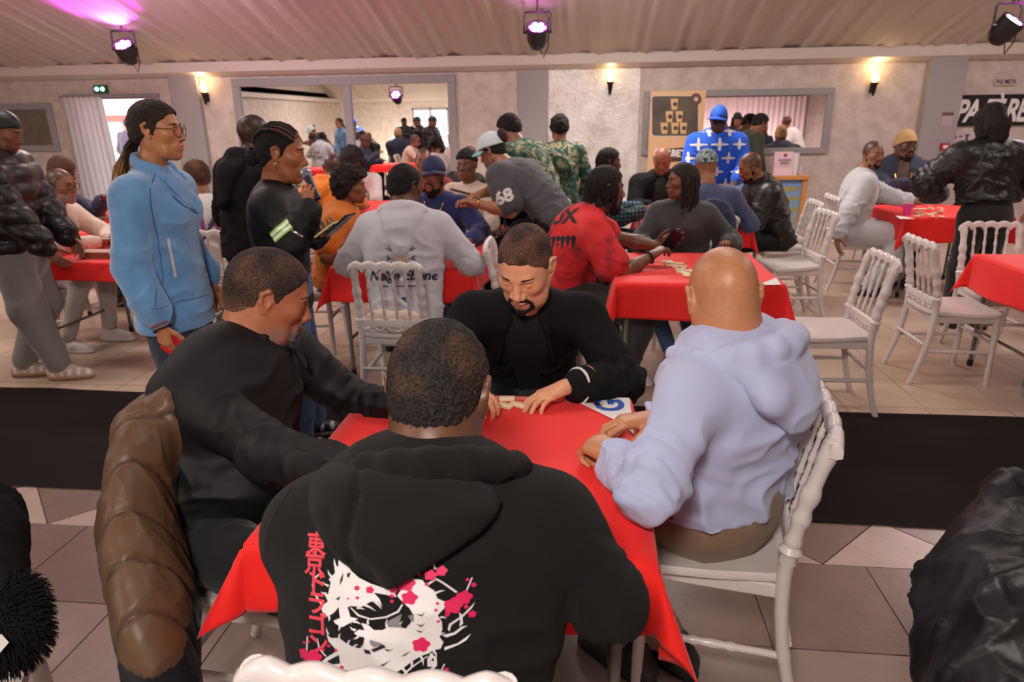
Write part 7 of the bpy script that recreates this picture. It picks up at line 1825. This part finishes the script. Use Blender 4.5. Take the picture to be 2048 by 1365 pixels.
t = thing('price_sign', 'pink upright menu card in a stand on the counter', 'sign', (2.47, 9.02, .886))
m_ = MB(); m_.box((-.115, -.004, .0), (.115, .004, .285), M=Matrix.Rotation(R(-6), 4, 'X')); cd = m_.obj('card', mat('card_pink', rgb(214, 180, 186), .5), t)
m_ = MB(); m_.box((-.12, -.03, 0), (.12, .04, .008), bev=.002); m_.obj('stand', mat('clear_base', rgb(200, 190, 190), .2), t)
m_ = MB(); m_.lathe([(.022, 0), (.001, .001)], 16, M=Matrix.Translation((0, -.033, .245)) @ Matrix.Rotation(R(90), 4, 'X')); m_.obj('emblem', mat('card_plum', rgb(120, 60, 76), .6), cd)
for k, (w_, z_) in enumerate(((.15, .175), (.10, .145))):
    m_ = MB(); n_ = 9 if k == 0 else 6
    for i in range(n_): m_.box((-w_/2+i*w_/n_, -.0305, z_), (-w_/2+(i+.7)*w_/n_, -.0295, z_+.022))
    tag(m_.obj('lettering_line', mat('card_ink', rgb(96, 84, 104), .6), cd), kind='stuff')
def stack(x, y, n, z0, label):
    t = thing('cup_stack', label, 'cups', (x, y, z0), 0, 'stacks of white cups on the counter')
    for i in range(n):
        m_ = MB(); m_.lathe([(.026, .014*i), (.036, .014*i+.085), (.033, .014*i+.085)], 14); m_.obj('cup', M_WHITE, t, True)
stack(2.62, 9.04, 14, .886, 'tall stack of white cups beside the pink menu card'); stack(2.685, 9.10, 3, .886, 'short stack of white cups at the counter end')
# bottles on the counter, in front of the mirror
for k, (x, c_, h_) in enumerate(((1.66, (210, 96, 60), .34), (1.72, (90, 110, 170), .30), (1.80, (206, 170, 90), .36), (1.88, (196, 150, 70), .36), (1.95, (120, 110, 60), .34))):
    m_ = MB(); m_.lathe([(.03, 0), (.034, .01), (.034, h_*.58), (.012, h_*.78), (.011, h_*.97), (.013, h_*.97), (.013, h_)], 14); o = m_.obj('bottle', mat('bottle_%s' % 'abcde'[k], rgb(*c_), .2), None, True, (x, 9.35, .886)); tag(o, ['orange', 'blue', 'gold', 'amber', 'olive'][k]+' bottle on the counter behind the blue hoodie', 'bottle', 'bottles on the counter')
# banner with white lettering, notices, fire alarm, framed board
t = thing('black_banner', 'black banner with bold white lettering on the right of the wall', 'banner', (5.75, 9.965, 0))
q0 = atY(1912, 190, 9.965); q1 = atY(1905, 252, 9.965); zt_, zb_ = q0[2], q1[2]
m_ = MB(); m_.box((4.82-5.75, -.006, zb_), (7.2-5.75, .004, zt_), bev=.001); bb = m_.obj('banner_sheet', mat('banner_black', rgb(24, 22, 24), .7), t)
link('lettering', text_mesh('PA FÈ RÈ', .43, M_PAPER, shear=.22, bold=.013, align='LEFT', spacing=.86), bb, (4.84-5.75, -.009, (zt_+zb_)/2-.02), (R(90), 0, 0)).scale = (.62, .90, 1)
q_ = atY(2012, 162, 9.97); t = thing('notice', 'small white notice with dark lettering above the black banner', 'notice', (q_[0], 9.97, q_[2]))
m_ = MB(); m_.box((-.14, -.004, -.05), (.14, .004, .05)); nb_ = m_.obj('notice_sheet', mat('notice_paper', rgb(196, 178, 174), .6), t); link('lettering', text_mesh('PAE META', .075, M_INK, bold=.002), nb_, (0, -.006, -.008), (R(90), 0, 0)).scale = (.72, 1, 1)
q_ = atY(1895, 238, 9.84); t = thing('notice', 'small mauve framed notice on the grey column', 'notice', (q_[0], 9.855, q_[2])); m_ = MB(); m_.box((-.07, -.006, -.085), (.07, .004, .085)); nb_ = m_.obj('notice_sheet', mat('notice_mauve', rgb(176, 160, 164), .5), t); m_ = MB(); m_.box((-.07, -.008, .045), (.07, -.006, .085)); m_.obj('heading', mat('notice_plum', rgb(104, 72, 80), .6), nb_)
q_ = atY(1889, 293, 9.84); t = thing('fire_alarm', 'small red fire alarm call point on the grey column', 'fire alarm', (q_[0], 9.855, q_[2])); m_ = MB(); m_.box((-.055, -.04, -.045), (.055, 0, .045), bev=.006); m_.obj('housing', mat('alarm_red', rgb(176, 40, 44), .4), t); m_ = MB(); m_.box((-.03, -.043, -.022), (.03, -.04, .022)); m_.obj('glass_panel', M_PAPER, t)
q_ = atY(1922, 285, 9.97); t = thing('poster', 'white poster with purple shapes below the black banner', 'poster', (q_[0], 9.97, q_[2])); m_ = MB(); m_.box((-.15, -.004, -.14), (.15, .004, .12)); nb_ = m_.obj('poster_sheet', mat('poster_white', rgb(200, 186, 192), .6), t)
for (x, z, w_, h_) in ((-.10, .07, .05, .04), (-.02, .08, .04, .02), (.06, .05, .03, .09), (.06, .10, .06, .02), (-.12, -.02, .03, .03)):
    m_ = MB(); m_.box((x-w_/2, -.006, z-h_/2), (x+w_/2, -.004, z+h_/2)); m_.obj('printed_shape', mat('poster_purple', rgb(90, 60, 100), .6), nb_)
t = thing('framed_board', 'white board in a black frame standing behind the man in the tan beanie', 'board', (4.12, 9.86, 0))
m_ = MB(); m_.box((-.32, -.012, .42), (.32, .012, 1.0)); m_.obj('board_panel', mat('board_white', rgb(206, 196, 194), .4), t)
for lo_, hi_ in (((-.35, -.02, 1.0), (.35, .02, 1.045)), ((-.35, -.02, .38), (.35, .02, .42)), ((-.35, -.02, 0), (-.32, .02, 1.0)), ((.32, -.02, 0), (.35, .02, 1.0))):
    m_ = MB(); m_.box(lo_, hi_); m_.obj('frame_bar', M_BLACK, t)
# jewellery display: bust, wooden hands, small white table
t = thing('display_table', 'small white cloth covered table against the patina wall', 'table', (.08, 8.75, 0)); m_ = MB(); m_.box((-.42, -.25, 0), (.50, .25, .60), bev=.01); m_.obj('table_body', mat('white_cloth', rgb(206, 198, 194), .8), t)
S = SDF(.012); S.cone((-.05, 8.62, .66), (-.05, 8.62, .80), .07, .10, k=.03, flat=(A3(0, 1, 0), .6)); S.cone((-.13, 8.62, .88), (.03, 8.62, .88), .07, .07, k=.06, flat=(A3(0, 1, 0), .6)); S.cone((-.05, 8.62, .90), (-.05, 8.62, 1.01), .045, .042, k=.03); S.cone((-.05, 8.62, .60), (-.05, 8.62, .63), .09, .07, k=.02)
V, F = S.mesh(1); bust = link('necklace_bust', np_mesh('necklace_bust', V-A3(-.05, 8.62, .6), F, mat('bust_linen', rgb(196, 176, 152), .8)), loc=(-.05, 8.62, .6)); tag(bust, 'beige linen bust with gold necklaces against the patina wall', 'display bust')
for r_ in (.055, .075):
    V, F = tubes_mesh([([(r_*math.sin(a), -.075-.012*math.cos(a), .30-r_*(1+.8*math.cos(a))*.6) for a in [2*math.pi*i/20 for i in range(21)]], .006)], 6); link('necklace', np_mesh('necklace', V, F, M_GOLD), bust)
def wood_hand(x, y, z, s, tilt, label):
    S = SDF(.010); hand_sdf(S, (x, y, z), (math.sin(R(tilt)), 0, math.cos(R(tilt))), (0, -1, 0), True, curl=.25, s=s, spread=.2, forearm=(x-.05*math.sin(R(tilt)), y, z-.16), fr=.045)
    V, F = S.mesh(1); o = link('wooden_hand', np_mesh('wooden_hand', V-A3(x, y, .60), F, mat('hand_wood', rgb(176, 118, 66), .6)), loc=(x, y, .60)); tag(o, label, 'display hand', 'wooden bracelet hands')
wood_hand(.02, 8.74, .84, 1.5, -20, 'wooden display hand with bracelets behind the linen bust'); wood_hand(.25, 8.72, .88, 1.2, 10, 'wooden display hand right of the linen bust'); wood_hand(.12, 8.66, .78, 1.2, 24, 'wooden display hand beside the linen bust, leaning right')
m_ = MB(); m_.box((-.04, -.02, 0), (.04, .02, .20), bev=.01); m_.box((-.015, -.015, .2), (.015, .015, .26)); tag(m_.obj('blue_box', mat('display_blue', rgb(40, 110, 180), .4), loc=(.10, 8.55, .60)), 'small bright blue packet on the white display table', 'packet')
# green folding chair and microphone stand
t = thing('green_chair', 'green metal chair beside the patina wall behind the camouflage jacket', 'chair', (-.36, 8.3, 0), R(-20)); MG = mat('chair_green', rgb(20, 110, 50), .4)
for x in (-.2, .2):
    m_ = MB(); m_.tube([(x, -.2, 0), (x, .0, .45), (x, .2, .88)], .016, 8); m_.obj('frame_leg', MG, t); m_ = MB(); m_.tube([(x, .22, 0), (x, -.18, .46)], .014, 8); m_.obj('frame_leg', MG, t)
m_ = MB(); m_.box((-.2, -.2, .45), (.2, .18, .47), bev=.006); m_.obj('seat', MG, t); m_ = MB(); m_.box((-.2, .15, .68), (.2, .18, .86), bev=.006); m_.obj('backrest', MG, t)
q_ = atY(456, 330, 8.0); t = thing('microphone_stand', 'thin black microphone stand before the wall, left of the large mirror', 'stand', (q_[0], 8.0, 0))
m_ = MB(); m_.tube([(0, 0, .02), (0, 0, 1.08)], .012, 8); m_.obj('pole', M_BLACK, t)
for a in (0, 120, 240):
    m_ = MB(); m_.tube([(0, 0, .18), (.3*math.cos(R(a)), .3*math.sin(R(a)), .012)], .010, 6); m_.obj('leg', M_BLACK, t)
m_ = MB(); m_.tube([(0, 0, 1.06), (.0, -.05, 1.16)], .016, 8); m_.obj('clip', M_BLACK, t)
# water bottle on the floor at the right edge
q_ = at(2046, 795, 0.); t = thing('water_bottle', 'clear water bottle with a blue label on the floor at the right edge', 'bottle', (q_[0]+.02, q_[1], 0))
m_ = MB(); m_.lathe([(.030, 0), (.034, .008), (.034, .17), (.016, .215), (.014, .235), (.001, .236)], 18); m_.obj('bottle_body', mat('pet_clear', rgb(190, 200, 206), .1, trans=.7), t, True); m_ = MB(); m_.lathe([(.0348, .07), (.0348, .13)], 18, cap=False); m_.obj('label_band', mat('label_blue', rgb(40, 120, 170), .4), t, True); m_ = MB(); m_.lathe([(.0155, .226), (.0155, .248), (.001, .249)], 14); m_.obj('cap', mat('cap_blue_plastic', rgb(60, 120, 190), .4), t, True)

# lapel edge, zip pocket and zips on the blue suede jacket
jn = nrm(A3(.35, -1, .1)); ju = nrm(np.cross(UP, jn))*-1; ju = ju if ju[0] > 0 else -ju
M_SEAM = mat('suede_seam', rgb(60, 96, 140), .9)
jo = pJ.w['wai']+A3(.06, 0, .0)
decal(pJ, 'suede_jacket', 'zip_pocket', jo, ju, UP, jn, [[(-.005, -.085), (.005, -.085), (.005, .075), (-.005, .075)]], mat('zip_steel', rgb(206, 210, 214), .55, metal=.3), .01, .003)
decal(pJ, 'suede_jacket', 'lapel', jo, ju, UP, jn, [[(-.02, .36), (.05, .335), (.10, .30), (.175, .10), (.155, .09), (.05, .24), (-.01, .33)]], pJ.parts['suede_jacket'][2].data.materials[0], .015, .009)
decal(pJ, 'suede_jacket', 'lapel_seam', jo, ju, UP, jn, [stroke((.035, .24), (.13, .12), .006), stroke((-.01, .33), (.05, .335), .005), stroke((-.02, .33), (-.045, -.18), .003), stroke((-.06, -.185), (.19, -.185), .003)], M_SEAM, .02, .003)
# zip on the cuff of the microphone arm, earring and collar seam details
ax = nrm(pM.w['wrR']-pM.w['elR']); mn = nrm(A3(.1, -1, 0)); mu = nrm(np.cross(ax, mn))
decal(pM, 'sweatshirt', 'cuff_zip', pM.w['wrR']-ax*.10, mu, ax, mn, [[(-.04, -.004), (.04, -.012), (.04, -.004), (-.04, .004)]], M_SILV, .01, .003)
# people deeper in the hall, met again only as reflections in the wall mirrors
def again(src, x, y, rz, label): dup(src.body, (x, y, 0), R(rz), label, 'people reflected in the wall mirrors')
again(pU, -5.3, -.4, 80, 'person in a black puffer jacket reflected in the large mirror')
again(pH, -6.2, .8, 150, 'person in a light grey hoodie reflected at the left of the large mirror')
again(pZ, -5.1, -2.6, 20, 'person in a dark grey sweater reflected in the large mirror')
again(pL, -7.2, 1.0, -40, 'bending person in a grey jersey reflected in the large mirror')
again(pT, -7.3, -1.6, 150, 'person in a blue hoodie reflected in the large mirror')
again(pK, -4.4, .6, 10, 'person in navy reflected beside the daylight doors in the mirror')
again(pG, -6.2, -3.2, 100, 'person in a pale sweatsuit reflected in the large mirror')
again(pR, -3.6, -2.0, 60, 'person in red reflected at the right of the large mirror')
again(pM, -4.2, -3.9, 30, 'person in a black top reflected beside the daylight doors')
again(pN, 3.2, -1.2, 160, 'person in a white jersey reflected in the mirror behind the counter')
again(pB2, 3.9, -.6, 20, 'person in a navy jacket reflected in the mirror behind the counter')
again(pS, 4.6, -1.4, -30, 'person in a black track jacket reflected in the mirror behind the counter')
again(pY, 5.2, -.8, 60, 'person in a camouflage cap reflected in the mirror behind the counter')

# blazer cuff: knitted white edge and a tan patch
d = nrm(pC.w['wrL']-pC.w['elL']); e_ = pC.w['wrL']-d*.052
loop(pC, 'cuff_edge', e_+d*.006, d, .0565, .0055, M_WHITE); loop(pC, 'cuff_patch', e_-d*.030, d+A3(0, .15, 0), .0590, .008, mat('tan_patch', rgb(176, 120, 90), .7), 18)
again(pB2, -4.6, 2.9, -20, 'large person in navy reflected low in the middle of the large mirror')
again(pS, -5.4, 2.6, 60, 'person in a black track jacket reflected in the large mirror')
again(pJ, -6.0, 3.1, 120, 'woman in blue suede reflected in the large mirror')
again(pH, -6.9, 2.4, 190, 'person in a grey hoodie reflected in the left pane of the large mirror')
again(pU, -4.3, 1.9, 160, 'person in a puffer jacket reflected at the right end of the large mirror')
again(pW, -5.2, 1.4, 30, 'person in a cream sweater reflected in the large mirror')
again(pL, -6.4, -.6, 10, 'bending person reflected in the left pane of the large mirror')
